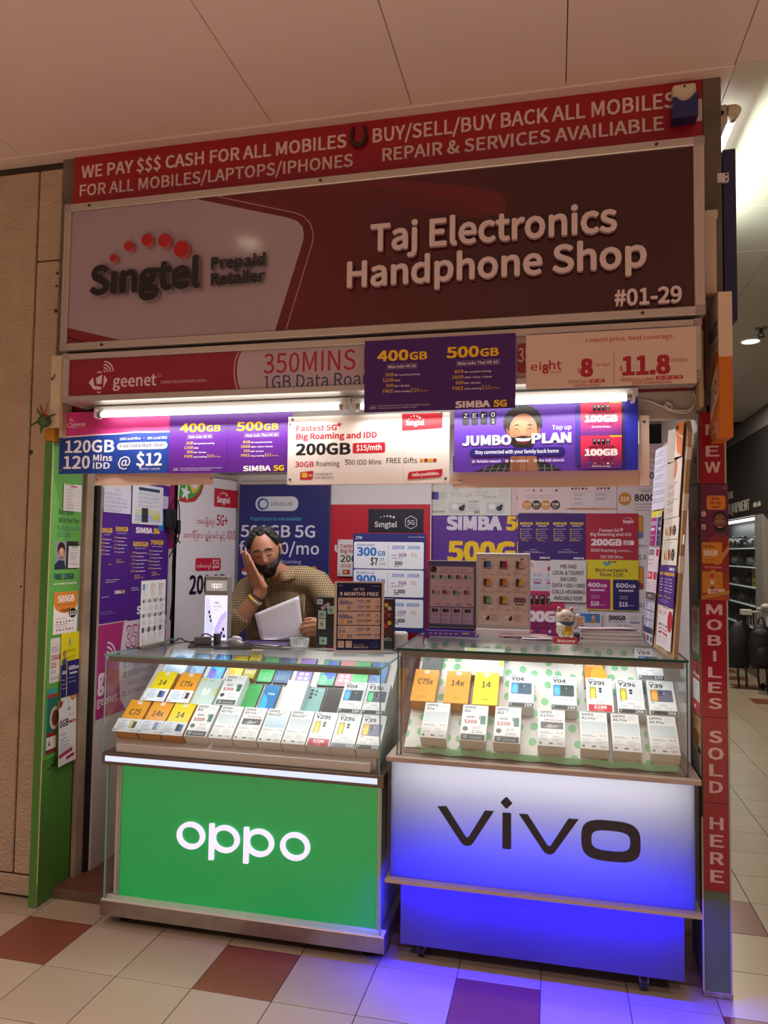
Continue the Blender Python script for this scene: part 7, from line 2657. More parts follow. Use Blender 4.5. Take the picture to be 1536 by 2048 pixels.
k.make('sticker', (1.383 - 1.07, -0.0056, 1.135 - ZT), 0, PAPER, sb)

# tall price stand at the right of the left counter
zs = thing('price_stand', 'clear stand with a dark blue card reading UP TO 9 MONTHS FREE', 'stand', (1.236, 0.245, ZT), (0, 0, rad(17)))
obj('acrylic_panel', bbox(new_bm(), 0.0, 0.214, -0.003, 0.003, 0.003, 0.315), ACRYLIC, zs, world_coords=False)
obj('acrylic_foot', bbox(new_bm(), 0.0, 0.214, -0.04, 0.06, 0.0003, 0.004), ACRYLIC, zs, world_coords=False)
obj('backing', bbox(new_bm(), 0.001, 0.213, -0.0042, -0.0031, 0.012, 0.314), mat('frosted_backing', 'cdb8ac', 0.4), zs, world_coords=False)
c = Canvas(92, 137, 0.190, 0.283, '1c1e48', t=0.0006)
PK = 'd0b3a4'
c.text('ZYM', 4, 7, 2.6, PK, w=6)
c.lines(72, 6, 15, 1, 3, PK, 0.7, 2)
c.text('UP TO', 34, 15.5, 5, 'd9c9c6', w=22, b=0.02)
c.text('9 MONTHS FREE', 6, 26, 7, 'd9c9c6', w=80, b=0.04)
for k, (t, big, un, pr, mm) in enumerate((('ROAM SAVER', '300', 'GB', '$7', ('200GB', '100', '5G', '100GB', '300', '3GB')), ('ROAM PLUS', '900', 'GB', '$10', ('300GB', '100', '5G', '600GB', '1,000', '5GB')), ('ROAM MAX', '1', 'TB', '$15', ('400GB', '100', '5G', '600GB', '2,000', '15GB')))):
    y = 30 + 28.6 * k
    c.rect(2.5, y, 87, 27, PK, 2)
    c.text(t, 4.5, y + 4, 2, '5a4a5a', w=13, b=0.02)
    c.text(big, 4.5, y + 14, 7.5, '2c4a8a', w=20 if k < 2 else 5, b=0.03)
    c.text(un, 25 if k < 2 else 10, y + 14, 4.8, '2c4a8a', w=8, b=0.03)
    if k:
        c.disc(10, y + 21, 6, 'c08a52', 4.4)
        c.disc(10, y + 21, 4.4, 'd0a070', 3)
    c.text(pr, 22, y + 23.5, 5.6, '26222e', w=4 + 3 * (len(pr) - 1), b=0.03)
    c.text('.77', 32, y + 20, 2.6, '26222e')
    c.rect(38.5, y + 2, 0.4, 23, '9a8478')
    for j in range(6):
        xx = 49 + 15 * (j % 3) + (5 if j % 3 == 2 else 0)
        c.text(mm[j], xx, y + 8.5 + 11.5 * (j // 3), 3.8, ('3a62a8', '2a2430', 'b8903a' if j < 3 else 'a03a44')[j % 3], al='c', b=0.02, w=2.6 * len(mm[j]) + 1)
        c.lines(xx - 6, y + 10.5 + 11.5 * (j // 3), 12, 1, 2, '6a5a6a', 0.7, j)
for x in (3, 19):
    c.rect(x, 118, 13, 14, PK, 1)
c.text('SIGN UP NOW', 35, 127, 2.4, PK, w=22)
c.text('WWW.ZYM.SG', 35, 132.5, 3.4, PK, w=31, b=0.02)
c.disc(79, 126, 9, '34386e', 8)
c.disc(79, 125, 5, '22244e', 4)
c.make('price_card', (0.012, -0.0052, 0.024), 0, GLOSSY, zs)
ph = flat_box('folded_cloth', 'folded white quilted cloth at the back right of the left counter', 'cloth', 1.455, 0.575, ZT, 0.07, 0.05, 0.075, 0, mat('quilted_white', 'c9c2c2', 0.8, bump=0.8, scale=120), 0.012)

# ================================================================== things on the right counter
ZV = 1.1865
fl = thing('flyer_stack', 'low stack of purple flyers under the two phone price stands', 'papers', (1.70, 0.45, ZV))
for k in range(5):
    bm = bbox(new_bm(), 1.588 + 0.004 * k, 1.83 - 0.006 * k, 0.405 + 0.002 * (k % 2), 0.515, ZV + 0.0005 + 0.005 * k, ZV + 0.005 + 0.005 * k, 0.001)
    obj('flyer', bm, mat('purple_flyer', '4a2288', 0.35) if k % 2 == 0 else mat('pale_flyer_edge', 'b9a8c8', 0.5), fl)
c = Canvas(40, 5, 0.22, 0.022, '4a2288', t=0.0004)
for k in range(6):
    c.rect(4 + 4 * k, 2, 2, 0.8, 'c9bcd8')
c.rect(30, 1, 5, 1.2, 'c9a83a')
c.make('printed_edge', (1.598 - 1.70, -0.0465, 0.001), 0, PAPER, fl)
ZB = ZV + 0.0258
b1 = thing('price_stand', 'dark framed price stand with rows of phones on the right counter', 'stand', (1.60, 0.47, ZB), (0, 0, rad(1)))
obj('frame', bbox(new_bm(), 0, 0.215, 0, 0.012, 0.0003, 0.30, 0.002), mat('dark_frame', '4a4252', 0.4), b1, world_coords=False)
obj('foot', bbox(new_bm(), 0.005, 0.21, -0.012, 0.03, 0.0002, 0.008, 0.002), mat('dark_frame'), b1, world_coords=False)
c = Canvas(92, 122, 0.205, 0.272, '6d5a76', t=0.0006)
c.rect(0, 0, 92, 6, '4a4478')
c.rect(14, 8, 74, 11, 'b49aa2', 1)
c.disc(10, 13, 6.5, '2a2228', n=6)
c.text('2', 33, 16.5, 5, '3a3038', b=0.02)
c.text('2', 64, 16.5, 5, '3a3038', b=0.02)
for k in range(2):
    c.ring(27 + 31 * k, 14, 3.4, 0.8, '5a4a54', 10)
    c.lines(40 + 29 * k, 12, 11, 2, 3, '5a4a54', 0.8, k)
c.rect(3, 20, 86, 66, 'b49aa4', 1)
for k, q in enumerate(('4a8a78', '5a9a88', '3a8a68', 'a03a4a', '6a9a6a')):
    phone_cell(c, 5 + 16.5 * k, 24, 17, q, k, None)
    c.text('$%d' % (149 + 50 * k), 9 + 16.5 * k, 50, 2.6, 'a03a4c', w=6, b=0.02)
for k, q in enumerate(('9a8aa0', 'a03a4a', '5a9a6a', 'b0303a')):
    phone_cell(c, 7 + 21 * k, 54, 18, q, k + 6)
    c.text('$%d' % (239 + 40 * k), 13 + 21 * k, 83, 3, 'a03a4c', w=9, b=0.02)
for k in range(4):
    c.rect(3 + 21.7 * k, 88, 20.5, 32, 'a890a0', 1)
    c.disc(10 + 21.7 * k, 94, 4, '2a2630', n=12)
    c.disc(16 + 21.7 * k, 94, 3.6, '3a3640', n=12)
    c.lines(5 + 21.7 * k, 101, 16, 2, 3, '6a5a6a', 0.8, k)
    c.lines(5 + 21.7 * k, 110, 16, 3, 3, '7a6a7a', 0.7, k + 5)
c.make('price_card', (0.005, -0.0008, 0.018), 0, GLOSSY, b1)
b2 = thing('price_stand', 'white framed price stand with nine phones on the right counter', 'stand', (1.815, 0.462, ZV), (0, 0, rad(1)))
obj('frame', bbox(new_bm(), 0, 0.232, 0, 0.014, 0.012, 0.362, 0.004), mat('pale_frame', 'a9a2a0', 0.4), b2, world_coords=False)
obj('foot', bbox(new_bm(), 0.0, 0.232, -0.014, 0.03, 0.0003, 0.036, 0.004), mat('white_frame_foot', 'cfc9d2', 0.4), b2, world_coords=False)
k2 = Canvas(40, 6, 0.1, 0.018, 'cfc9d2', t=0.0004)
k2.text('vivo', 12, 4.8, 3.6, 'a89fb0', w=24, b=0.02)
k2.make('foot_lettering', (0.075, -0.0146, 0.008), 0, PAPER, b2)
c = Canvas(100, 138, 0.210, 0.292, 'c6b0a8', t=0.0006)
c.text('vivo', 4, 6, 3.4, '4a4248', w=13, b=0.02)
c.rect(85, 2, 6, 4, '6a5a5c', 1)
TN = ('4a6aa0', '8a2a40', 'b8907a', 'c8803a', 'c8702a', 'd0a02a', '6a9a5a', 'c8902a', '3a343c')
for k in range(9):
    x, y = 4 + 33 * (k % 3), 8 + 36 * (k // 3)
    c.rect(x, y + 6, 28, 8, 'b89aa0', 2)
    if k < 8:
        c.rect(x + 6, y, 6, 14, '34323a', 1)
        c.rect(x + 12, y, 9, 14, TN[k], 1)
        c.disc(x + 14, y + 4, 1.4, '2a2830', n=8)
    else:
        for dx in (7, 14, 21):
            c.disc(x + dx, y + 7, 5, '3a3036', n=14)
            c.disc(x + dx, y + 7, 3, '8a6a70', n=12)
    c.rect(x + 5, y + 15, 18, 1.6, '4a4248')
    c.lines(x, y + 20, 18, 4, 2.6, '8a7672', 0.6, k)
    c.text('$%d' % (159 + 30 * k), x + 19, y + 29, 2.8, '4a4248', w=9)
for x in (16, 62):
    c.disc(x - 4, 122, 4, 'd8c8c4', 3.4)
    c.disc(x + 3, 126, 3.4, '2a262c', 3)
    c.disc(x + 5, 122, 2, '2a262c', 2.4)
    c.lines(x + 10, 117, 18, 5, 3.2, '8a7672', 0.7, x)
c.make('price_card', (0.011, -0.0008, 0.052), 0, GLOSSY, b2)

leaflet_pile('leaflet_pile', 'scatter of pale pink leaflets lying beside the white framed stand on the right counter', 2.03, 0.46, ZV, 3, 0.2, 0.08, 6, ('cbb2b8', 'a8606c', 'd0c4c8', 'b99aa6', 'd8ccd0', 'c8a8a0'), 12)
leaflet_pile('leaflet_pile', 'flat leaflets with dark edges just left of the lucky cat on the right counter', 2.085, 0.40, ZV, -5, 0.13, 0.06, 4, ('b8a0b0', '4a3a50', 'c8b4c0', 'd0c4cc'), 15)
ps = thing('paper_stack', 'neat stack of white paper behind the lucky cat on the right counter', 'papers', (2.37, 0.46, ZV))
for k in range(6):
    obj('sheaf', bbox(new_bm(), 2.255 + 0.006 * (k % 2), 2.50 - 0.005 * (k % 3), 0.425 + 0.003 * (k % 2), 0.515, ZV + 0.0005 + 0.0075 * k, ZV + 0.0075 + 0.0075 * k, 0.001), mat('paper_block_%d' % (k % 2), ('d2cad0', 'bdb4bb')[k % 2], 0.7), ps)
leaflet_pile('leaflet_pile', 'red and white leaflets lying on top of the white paper stack', 2.37, 0.465, ZV + 0.0465, 4, 0.23, 0.07, 4, ('d6c9d2', 'cfc2cc', 'b8504a', 'd8ccd4'), 9)
flat_box('dark_wallet', 'small dark pad beside the white paper stack, behind the lucky cat', 'pad', 2.235, 0.45, ZV, 0.03, 0.08, 0.03, 0, mat('dark_pad', '2a2834', 0.5), 0.004)

# lucky cat
lc = thing('lucky_cat', 'white lucky cat figurine with a gold coin and a red Welcome base', 'figurine', (2.19, 0.32, ZV), (0, 0, rad(8)))
CATW = mat('white_glazed_ceramic', 'd9cfc6', 0.25)
CATR = mat('red_glaze', 'a8242c', 0.3)
CATG = mat('gold_glaze', 'c9a02a', 0.3, metal=0.3)
CATB = mat('blue_glaze', '2f5a9a', 0.3)
CATK = mat('black_line', '1c1818', 0.4)
obj('base', bbox(new_bm(), -0.048, 0.048, -0.022, 0.026, 0.0004, 0.026, 0.002), CATR, lc, world_coords=False)
k = Canvas(44, 12, 0.092, 0.024, 'b02838', t=0.0004)
k.text('Welcome', 5, 8.6, 6, 'f0e2e0', w=34, b=0.02)
k.make('base_lettering', (-0.046, -0.0226, 0.001), 0, PAPER, lc)
bm = ball(new_bm(), (0, 0, 0.055), 0.036, 18, 12, (1, 0.85, 1.0))
ball(bm, (-0.018, -0.022, 0.036), 0.012, 10, 8, (1, 1.1, 0.8))
ball(bm, (0.018, -0.022, 0.036), 0.012, 10, 8, (1, 1.1, 0.8))
obj('body', bm, CATW, lc, True, world_coords=False)
bm = ball(new_bm(), (0, -0.004, 0.109), 0.036, 18, 12, (1.08, 0.9, 0.84))
obj('head', bm, CATW, lc, True, world_coords=False)
for s in (-1, 1):
    bm = new_bm()
    tube(bm, [(s * 0.022, -0.004, 0.132), (s * 0.029, -0.004, 0.149)], [0.013, 0.002], 10)
    obj('ear', bm, CATW, lc, True, world_coords=False)
    bm = new_bm()
    tube(bm, [(s * 0.022, -0.012, 0.134), (s * 0.028, -0.0075, 0.146)], [0.008, 0.0015], 8)
    obj('inner_ear', bm, CATR, lc, True, world_coords=False)
    obj('eye', tube(new_bm(), smooth_curve([(s * 0.008, -0.0365, 0.111), (s * 0.015, -0.0355, 0.1145), (s * 0.022, -0.032, 0.111)], 4), 0.0011, 6), CATK, lc, False, world_coords=False)
    obj('mouth', tube(new_bm(), smooth_curve([(0, -0.0375, 0.101), (s * 0.006, -0.0368, 0.0965), (s * 0.013, -0.035, 0.1)], 4), 0.001, 6), CATK, lc, False, world_coords=False)
obj('nose', ball(new_bm(), (0, -0.037, 0.104), 0.0022, 8, 6), CATR, lc, True, world_coords=False)
obj('paw', tube(new_bm(), smooth_curve([(-0.028, -0.008, 0.078), (-0.022, -0.03, 0.072), (-0.006, -0.036, 0.066)], 4), [0.0115] * 9, 10), CATW, lc, True, world_coords=False)
bm = tube(new_bm(), smooth_curve([(0.028, -0.004, 0.072), (0.041, -0.012, 0.088), (0.046, -0.018, 0.108)], 4), [0.0115, 0.0115, 0.011, 0.011, 0.011, 0.011, 0.012, 0.0125, 0.0115], 10)
ball(bm, (0.0465, -0.019, 0.111), 0.0125, 10, 8)
obj('raised_paw', bm, CATW, lc, True, world_coords=False)
obj('collar', tube(new_bm(), [(0.029 * math.sin(a), -0.006 - 0.027 * math.cos(a), 0.085 - 0.004 * math.cos(a)) for a in [2 * PI * i / 20 for i in range(21)]], 0.004, 6), CATB, lc, True, world_coords=False)
obj('bib', ball(new_bm(), (0.004, -0.03, 0.08), 0.014, 10, 8, (1.3, 0.4, 0.6)), CATB, lc, True, world_coords=False)
obj('coin', ball(new_bm(), (0.004, -0.037, 0.057), 0.02, 18, 8, (1.0, 0.3, 1.0)), CATG, lc, True, world_coords=False)
k = Canvas(30, 12, 0.024, 0.009, 'c9a02a', t=0.0003)
k.text('\u5343\u4e07\u4e24', 15, 9.5, 8, '3a2a10', w=24, al='c')
k.make('coin_lettering', (-0.008, -0.0436, 0.052), 0, PAPER, lc)
tg = Canvas(20, 22, 0.036, 0.034, 'd9c9c0', t=0.0006)
for i in range(3):
    tg.lines(2, 3 + 6.5 * i, 16, 2, 3, 'b0503c', 1.6, i)
tg.make('price_tag', (0.036, -0.034, 0.078), 0, PAPER, lc)

# leaning board of taped-up papers at the right
BO = Vector((2.512, 0.505, ZV + 0.001))
BRZ, BTI = -85.7, 4.0
BMX = Matrix.Rotation(rad(BRZ), 4, 'Z') @ Matrix.Rotation(PI / 2 - rad(BTI), 4, 'X')
nb = thing('notice_board', 'cardboard sheet leaning on the right counter, its face covered with taped papers', 'board', BO, (PI / 2 - rad(BTI), 0, rad(BRZ)))
bm = new_bm()
top = [(0.0, 0.76), (0.06, 0.80), (0.17, 0.815), (0.25, 0.80), (0.33, 0.835), (0.44, 0.85), (0.49, 0.845), (0.525, 0.80)]
out = [(0.0, 0.0), (0.525, 0.0)] + top[::-1]
fr = [bm.verts.new((p[0], p[1], 0.0)) for p in out]
bk_ = [bm.verts.new((p[0], p[1], -0.014)) for p in out]
bm.faces.new(fr)
bm.faces.new(bk_[::-1])
for i in range(len(out)):
    j = (i + 1) % len(out)
    bm.faces.new((fr[j], fr[i], bk_[i], bk_[j]))
obj('cardboard', bm, mat('worn_cardboard', 'a88c68', 0.8, bump=0.3, scale=60, var=0.2), nb, world_coords=False)
for v0, v1 in ((0.30, 0.36), (0.52, 0.58), (0.70, 0.745)):
    bm = bbox(new_bm(), 0.505, 0.5265, v0, v1, -0.016, 0.0008, 0.001)
    obj('tape', bm, mat('clear_tape', 'd8d0c2', 0.2), nb, world_coords=False)
obj('torn_flap', bbox(new_bm(), 0.522, 0.548, 0.40, 0.435, -0.006, -0.004, 0.0005), mat('white_flap', 'd8ccc8', 0.6), nb, world_coords=False)


def bsheet(name, label, u0, u1, v0, v1, W, H, bg, off, cat='paper', ripple=0.004):
    c = Canvas(W, H, u1 - u0, v1 - v0, bg, t=0.0006, warp=lambda u, v: ripple * math.sin(7 * u + u0 * 9) + ripple, nx=8, ny=1)

    def place():
        p = BO + BMX.to_3x3() @ Vector((u0, v0, off))
        o = c.make(name, p, BRZ, PAPER, tilt=BTI)
        return tag(o, label, cat, 'papers taped on the leaning board')
    c.place = place
    return c


c = bsheet('taped_paper', 'lined white paper with pale blue print at the top left of the leaning board', 0.015, 0.27, 0.545, 0.80, 60, 80, 'd3cfe0', 0.002)
for k in range(7):
    c.lines(6, 6 + 10 * k, 48, 2, 3.4, '8a86a0', 1, k)
c.place()
c = bsheet('taped_paper', 'yellow, magenta and navy plan sheet on the left of the leaning board', 0.03, 0.24, 0.395, 0.54, 70, 60, 'd8d0da', 0.0035)
for x, q in ((2, '9a1c74'), (36, '2c2a5c')):
    c.rect(x, 0, 31, 10, 'd3cc28')
    c.rect(x, 11, 31, 48, q)
    c.text('400GB' if x < 9 else '600GB', x + 3, 24, 7, 'd8cbd8', w=25, b=0.03)
    c.rect(x + 5, 28, 20, 5, 'd8cbd8', 1)
    c.lines(x + 4, 40, 22, 2, 8, 'c9bccc', 1.5, x)
c.place()
c = bsheet('taped_paper', 'white sheet with a black and red 200 heading on the left of the leaning board', 0.02, 0.23, 0.29, 0.392, 60, 50, 'd8ccd6', 0.0025)
c.text('200', 4, 15, 11, '2a2630', w=24, b=0.03)
c.rect(32, 3, 22, 14, 'c02a4a')
c.lines(6, 24, 30, 2, 8, 'b0607a', 1.4, 3)
c.rect(54, 18, 4, 30, '8a1c30')
c.place()
c = bsheet('taped_paper', 'white sheet with two red price squares on the left of the leaning board', 0.015, 0.225, 0.21, 0.297, 60, 44, 'd6c9d2', 0.0042)
for x in (4, 32):
    c.rect(x, 2, 24, 15, 'b82040')
    c.text('$%d' % (9 if x < 9 else 32), x + 12, 13, 8, 'e8d6da', w=14, al='c', b=0.03)
    c.lines(x, 22, 22, 4, 5, '8a7a86', 1, x)
c.place()
c = bsheet('taped_paper', 'tall navy and white price sheet low on the left of the leaning board', 0.01, 0.21, 0.045, 0.208, 60, 110, 'c9c6d8', 0.0025)
c.rect(2, 0, 56, 20, '55504e')
c.text('FREE', 30, 13, 8, 'cfccd4', w=22, al='c', b=0.02)
for k in range(3):
    c.rect(2, 22 + 25 * k, 56, 2.4, '22244a')
    c.lines(6, 28 + 25 * k, 18, 3, 6, '3a4a88', 2.2, k)
    c.lines(28, 28 + 25 * k, 26, 3, 6, '55507a', 1.6, k + 4)
c.rect(2, 94, 56, 15, '3a3e68')
c.place()
c = bsheet('taped_paper', 'small red and blue strip at the bottom left of the leaning board', 0.01, 0.19, 0.005, 0.043, 60, 20, 'd3ccd4', 0.0025, ripple=0.002)
c.rect(3, 4, 12, 12, 'b03050')
c.rect(22, 4, 12, 12, '5a5a80')
c.rect(40, 4, 16, 12, '4a5080')
c.place()
c = bsheet('taped_paper', 'orange and white crumpled sheet at the top right of the leaning board', 0.29, 0.50, 0.715, 0.84, 60, 60, 'dccfc4', 0.003, ripple=0.010)
c.poly([(14, 0), (60, 0), (60, 26), (40, 10), (24, 40), (14, 44)], 'd8762a')
c.poly([(44, 14), (60, 30), (60, 60), (50, 50)], 'd8762a')
c.rect(40, 4, 10, 8, '3a2a20', 2)
c.place()
c = bsheet('taped_paper', 'white sheet with an orange oval near the top of the leaning board', 0.275, 0.50, 0.50, 0.712, 60, 90, 'd9d0c8', 0.0045)
c.disc(34, 14, 13, 'cf7a3a', 16)
for k in range(4):
    c.lines(8, 36 + 13 * k, 44, 2, 4, '7a7270', 1.2, k)
c.place()
for n_, v0, v1, place_ in ((1, 0.42, 0.498, 'upper'), (2, 0.325, 0.418, 'lower')):
    c = bsheet('taped_paper', place_ + ' sheet of four orange and black discs on the right of the leaning board', 0.275, 0.505, v0, v1, 80, 42, 'd9d2c6', 0.003)
    c.lines(8, 4, 50, 2, 4, '8a807a', 1, n_)
    for k in range(4):
        c.disc(16 + 16 * k, 25, 7.6, (OR, BKK, OR, BKK)[k], 10, n=16)
        c.lines(12 + 16 * k, 21, 9, 3, 4, 'e0cfb4', 1, k)
    c.place()
c = bsheet('taped_paper', 'purple plan sheet with four columns on the right of the leaning board', 0.27, 0.51, 0.175, 0.322, 80, 92, '48207e', 0.0052)
c.text('SIMBA 5G', 52, 10, 6, WHT, w=24, b=0.04)
for k in range(4):
    c.text('%d00GB' % (4 + k), 2 + 19.5 * k, 22, 7, YEL, w=18, b=0.03)
    for j in range(5):
        c.lines(4 + 19.5 * k, 30 + 7 * j, 13, 1, 3, WHT, 1.6, j + k)
    c.lines(5 + 19.5 * k, 70, 9, 1, 3, YEL, 3, k)
c.lines(10, 80, 58, 2, 4, 'b9a3cc', 0.8, 2)
c.place()
c = bsheet('taped_paper', 'white sheet with a red 8 heading low on the right of the leaning board', 0.275, 0.50, 0.02, 0.172, 70, 96, 'd6cdd2', 0.003)
c.rect(14, 2, 44, 2, 'a83a44')
c.text('ei', 6, 20, 10, 'b02438', w=11, b=0.02)
c.text('8', 18, 24, 11, 'b02438', w=7, b=0.03)
c.text('ht', 26, 20, 11, 'b02438', w=13, b=0.02)
c.disc(62, 30, 9, 'b02438', 24)
for k in range(3):
    c.lines(6 + 18 * k, 42, 12, 1, 4, '5a5062', 4, k)
    c.lines(6 + 18 * k, 52, 12, 1, 4, 'b05a6a', 3, k)
    c.rect(6 + 18 * k, 60, 12, 5, 'b02438')
    c.lines(6 + 18 * k, 70, 12, 4, 5, '8a8290', 1, k)
c.place()


# ================================================================== the man leaning on the counter
from mathutils import noise as mnoise

SKIN = mat('brown_skin', 'ad795d', 0.5, bump=0.05, scale=200, var=0.08)
HAIR = mat('black_hair', '16120f', 0.6, bump=0.6, scale=220)


def cone_chain(bm, pts, rs, n=14):
    """limb: rounded joints with tapering lengths between them"""
    for p, r in zip(pts, rs):
        ball(bm, p, r, n, 10)
    for (p, r), (q, s) in zip(zip(pts, rs), zip(pts[1:], rs[1:])):
        tube(bm, [p, q], [r, s], n)
    return bm


def fuse(bm, voxel, smooth_n, name):
    """overlapping solids become one continuous skin"""
    bmesh.ops.recalc_face_normals(bm, faces=bm.faces)
    me = bpy.data.meshes.new(name)
    bm.to_mesh(me)
    bm.free()
    o = bpy.data.objects.new(name, me)
    COL.objects.link(o)
    r = o.modifiers.new('fuse', 'REMESH')
    r.mode = 'VOXEL'
    r.voxel_size = voxel
    if smooth_n:
        s = o.modifiers.new('soften', 'SMOOTH')
        s.iterations = smooth_n
        s.factor = 0.5
    dg = bpy.context.evaluated_depsgraph_get()
    out = bpy.data.meshes.new_from_object(o.evaluated_get(dg))
    out.name = name
    bpy.data.objects.remove(o)
    for p in out.polygons:
        p.use_smooth = True
    return out


def from_mesh(name, me, m, parent):
    off = Vector((0, 0, 0))
    q = parent
    while q is not None:
        off += q.location
        q = q.parent
    me.transform(Matrix.Translation(-off))
    me.materials.clear()
    me.materials.append(m)
    o = bpy.data.objects.new(name, me)
    COL.objects.link(o)
    o.parent = parent
    return o


man = thing('person', 'bearded man in a checked shirt resting his cheek on his hand, holding paper', 'person', (0.80, 0.98, 0.04))
V = Vector
HC = V((0.712, 0.752, 1.538))                       # middle of the head
HROT = (Matrix.Rotation(rad(15), 3, 'Z') @ Matrix.Rotation(rad(-11), 3, 'Y') @ Matrix.Rotation(rad(12), 3, 'X'))


def hd(p):
    return HC + HROT @ V(p)


def gauss(x, z, cx, cz, sx, sz):
    return math.exp(-((x - cx) / sx) ** 2 - ((z - cz) / sz) ** 2)


def head_point(d, extra=0.0):
    """surface of the head in the direction d (face towards -y)"""
    x, y, z = d
    rx, ry, rz = 0.076, 0.096, 0.115
    if z < 0:
        k = (-z) ** 1.4
        rx *= 1 - 0.20 * k
        ry *= 1 - 0.10 * k
    p = V((x * rx, y * ry, z * rz))
    if y < 0:
        f = min(1.0, -y * 1.6)
        X, Z = p.x, p.z
        dy = 0.0
        dy += 0.020 * gauss(X, Z, 0, -0.030, 0.011, 0.014) + 0.012 * gauss(X, Z, 0, -0.008, 0.009, 0.022)
        dy += 0.007 * (gauss(X, Z, 0.013, -0.034, 0.007, 0.007) + gauss(X, Z, -0.013, -0.034, 0.007, 0.007))
        dy -= 0.010 * (gauss(X, Z, 0.031, 0.008, 0.017, 0.012) + gauss(X, Z, -0.031, 0.008, 0.017, 0.012))
        dy += 0.007 * (gauss(X, Z, 0.031, 0.004, 0.012, 0.008) + gauss(X, Z, -0.031, 0.004, 0.012, 0.008))
        dy += 0.005 * (gauss(X, Z, 0.03, 0.027, 0.022, 0.007) + gauss(X, Z, -0.03, 0.027, 0.022, 0.007))
        dy += 0.004 * (gauss(X, Z, 0.042, -0.022, 0.016, 0.018) + gauss(X, Z, -0.042, -0.022, 0.016, 0.018))
        dy += 0.006 * gauss(X, Z, 0, -0.063, 0.020, 0.006) + 0.006 * gauss(X, Z, 0, -0.075, 0.017, 0.006)
        dy -= 0.004 * gauss(X, Z, 0, -0.0695, 0.022, 0.003)
        dy += 0.012 * gauss(X, Z, 0, -0.100, 0.022, 0.016)
        p.y -= dy * f
    if extra:
        p += V((x, y, z)).normalized() * extra
    return p


def dirs(u, v):
    th, ph = PI * v, 2 * PI * u
    return V((math.sin(th) * math.sin(ph), -math.sin(th) * math.cos(ph), math.cos(th)))


bm = new_bm()
NU, NV_ = 72, 54
rows = []
for j in range(NV_ + 1):
    rows.append([bm.verts.new(hd(head_point(dirs(i / NU, j / NV_)))) for i in range(NU)] if 0 < j < NV_ else [bm.verts.new(hd(head_point(dirs(0, j / NV_))))])
for j in range(NV_):
    for i in range(NU):
        k = (i + 1) % NU
        if j == 0:
            bm.faces.new((rows[0][0], rows[1][i], rows[1][k]))
        elif j == NV_ - 1:
            bm.faces.new((rows[j][i], rows[NV_][0], rows[j][k]))
        else:
            bm.faces.new((rows[j][i], rows[j + 1][i], rows[j + 1][k], rows[j][k]))
for s in (-1, 1):                                   # ears
    for q, r in (((s * 0.078, 0.012, 0.0), 0.017), ((s * 0.081, 0.014, 0.013), 0.014), ((s * 0.077, 0.006, -0.016), 0.012)):
        res = bmesh.ops.create_uvsphere(bm, u_segments=12, v_segments=8, radius=r)
        for v in res['verts']:
            v.co = hd(V((v.co.x * 0.45 + q[0], v.co.y * 0.9 + q[1], v.co.z * 1.2 + q[2])))
# neck, trunk, legs
NECK = V((0.77, 0.84, 1.415))
cone_chain(bm, [hd((0, 0.025, -0.06)), V((0.745, 0.80, 1.44)), NECK, V((0.785, 0.88, 1.37))], [0.052, 0.055, 0.06, 0.075])
SHR, SHL = V((0.585, 0.85, 1.335)), V((0.955, 0.87, 1.375))
cone_chain(bm, [SHR, V((0.68, 0.86, 1.37)), V((0.80, 0.88, 1.375)), V((0.88, 0.875, 1.385)), SHL], [0.058, 0.07, 0.08, 0.07, 0.058])
for p, r, sq in (((0.78, 0.90, 1.26), 0.15, (1.1, 0.66, 1.0)), ((0.79, 0.96, 1.10), 0.14, (1.08, 0.72, 1.0)), ((0.80, 1.02, 0.95), 0.15, (1.08, 0.72, 0.9))):
    ball(bm, p, r, 20, 14, sq)
for s in (-1, 1):
    cone_chain(bm, [V((0.80 + s * 0.085, 1.03, 0.92)), V((0.80 + s * 0.10, 1.00, 0.50)), V((0.80 + s * 0.10, 1.04, 0.12))], [0.09, 0.06, 0.042])
    cone_chain(bm, [V((0.80 + s * 0.10, 1.05, 0.085)), V((0.80 + s * 0.105, 0.93, 0.07))], [0.04, 0.03])
# arms
ELR, WRR = V((0.60, 0.625, 1.160)), V((0.738, 0.640, 1.338))
cone_chain(bm, [SHR, V((0.585, 0.73, 1.235)), ELR, ELR.lerp(WRR, 0.35), WRR], [0.052, 0.046, 0.042, 0.046, 0.031])
ELL, WRL = V((1.095, 0.76, 1.195)), V((1.075, 0.61, 1.172))
cone_chain(bm, [SHL, V((1.04, 0.81, 1.28)), ELL, ELL.lerp(WRL, 0.4), WRL], [0.052, 0.046, 0.040, 0.037, 0.026])


def finger(bm, pts, r0, r1):
    n = len(pts)
    cone_chain(bm, [V(p) for p in pts], [r0 + (r1 - r0) * i / (n - 1) for i in range(n)], 10)


# right hand: palm laid along the cheek, fingers up to the temple, thumb under the jaw
for bs, kn, md, tp, r in (((0.760, 0.628, 1.367), (0.732, 0.622, 1.420), (0.710, 0.622, 1.459), (0.690, 0.630, 1.493), 0.0094), ((0.744, 0.634, 1.369), (0.710, 0.630, 1.427), (0.690, 0.632, 1.478), (0.668, 0.644, 1.522), 0.0102), ((0.728, 0.642, 1.368), (0.689, 0.642, 1.429), (0.665, 0.645, 1.488), (0.646, 0.656, 1.539), 0.0106), ((0.710, 0.652, 1.365), (0.670, 0.656, 1.423), (0.646, 0.660, 1.482), (0.627, 0.668, 1.537), 0.0102)):
    b_, k_, m_, t_ = V(bs), V(kn), V(md), V(tp)
    cone_chain(bm, [WRR.lerp(b_, 0.5), b_, b_.lerp(k_, 0.55), k_], [0.024, 0.019, 0.0165, 0.0132], 10)
    finger(bm, [k_, k_.lerp(m_, 0.55), m_, m_.lerp(t_, 0.6), t_], r + 0.0016, r - 0.0016)
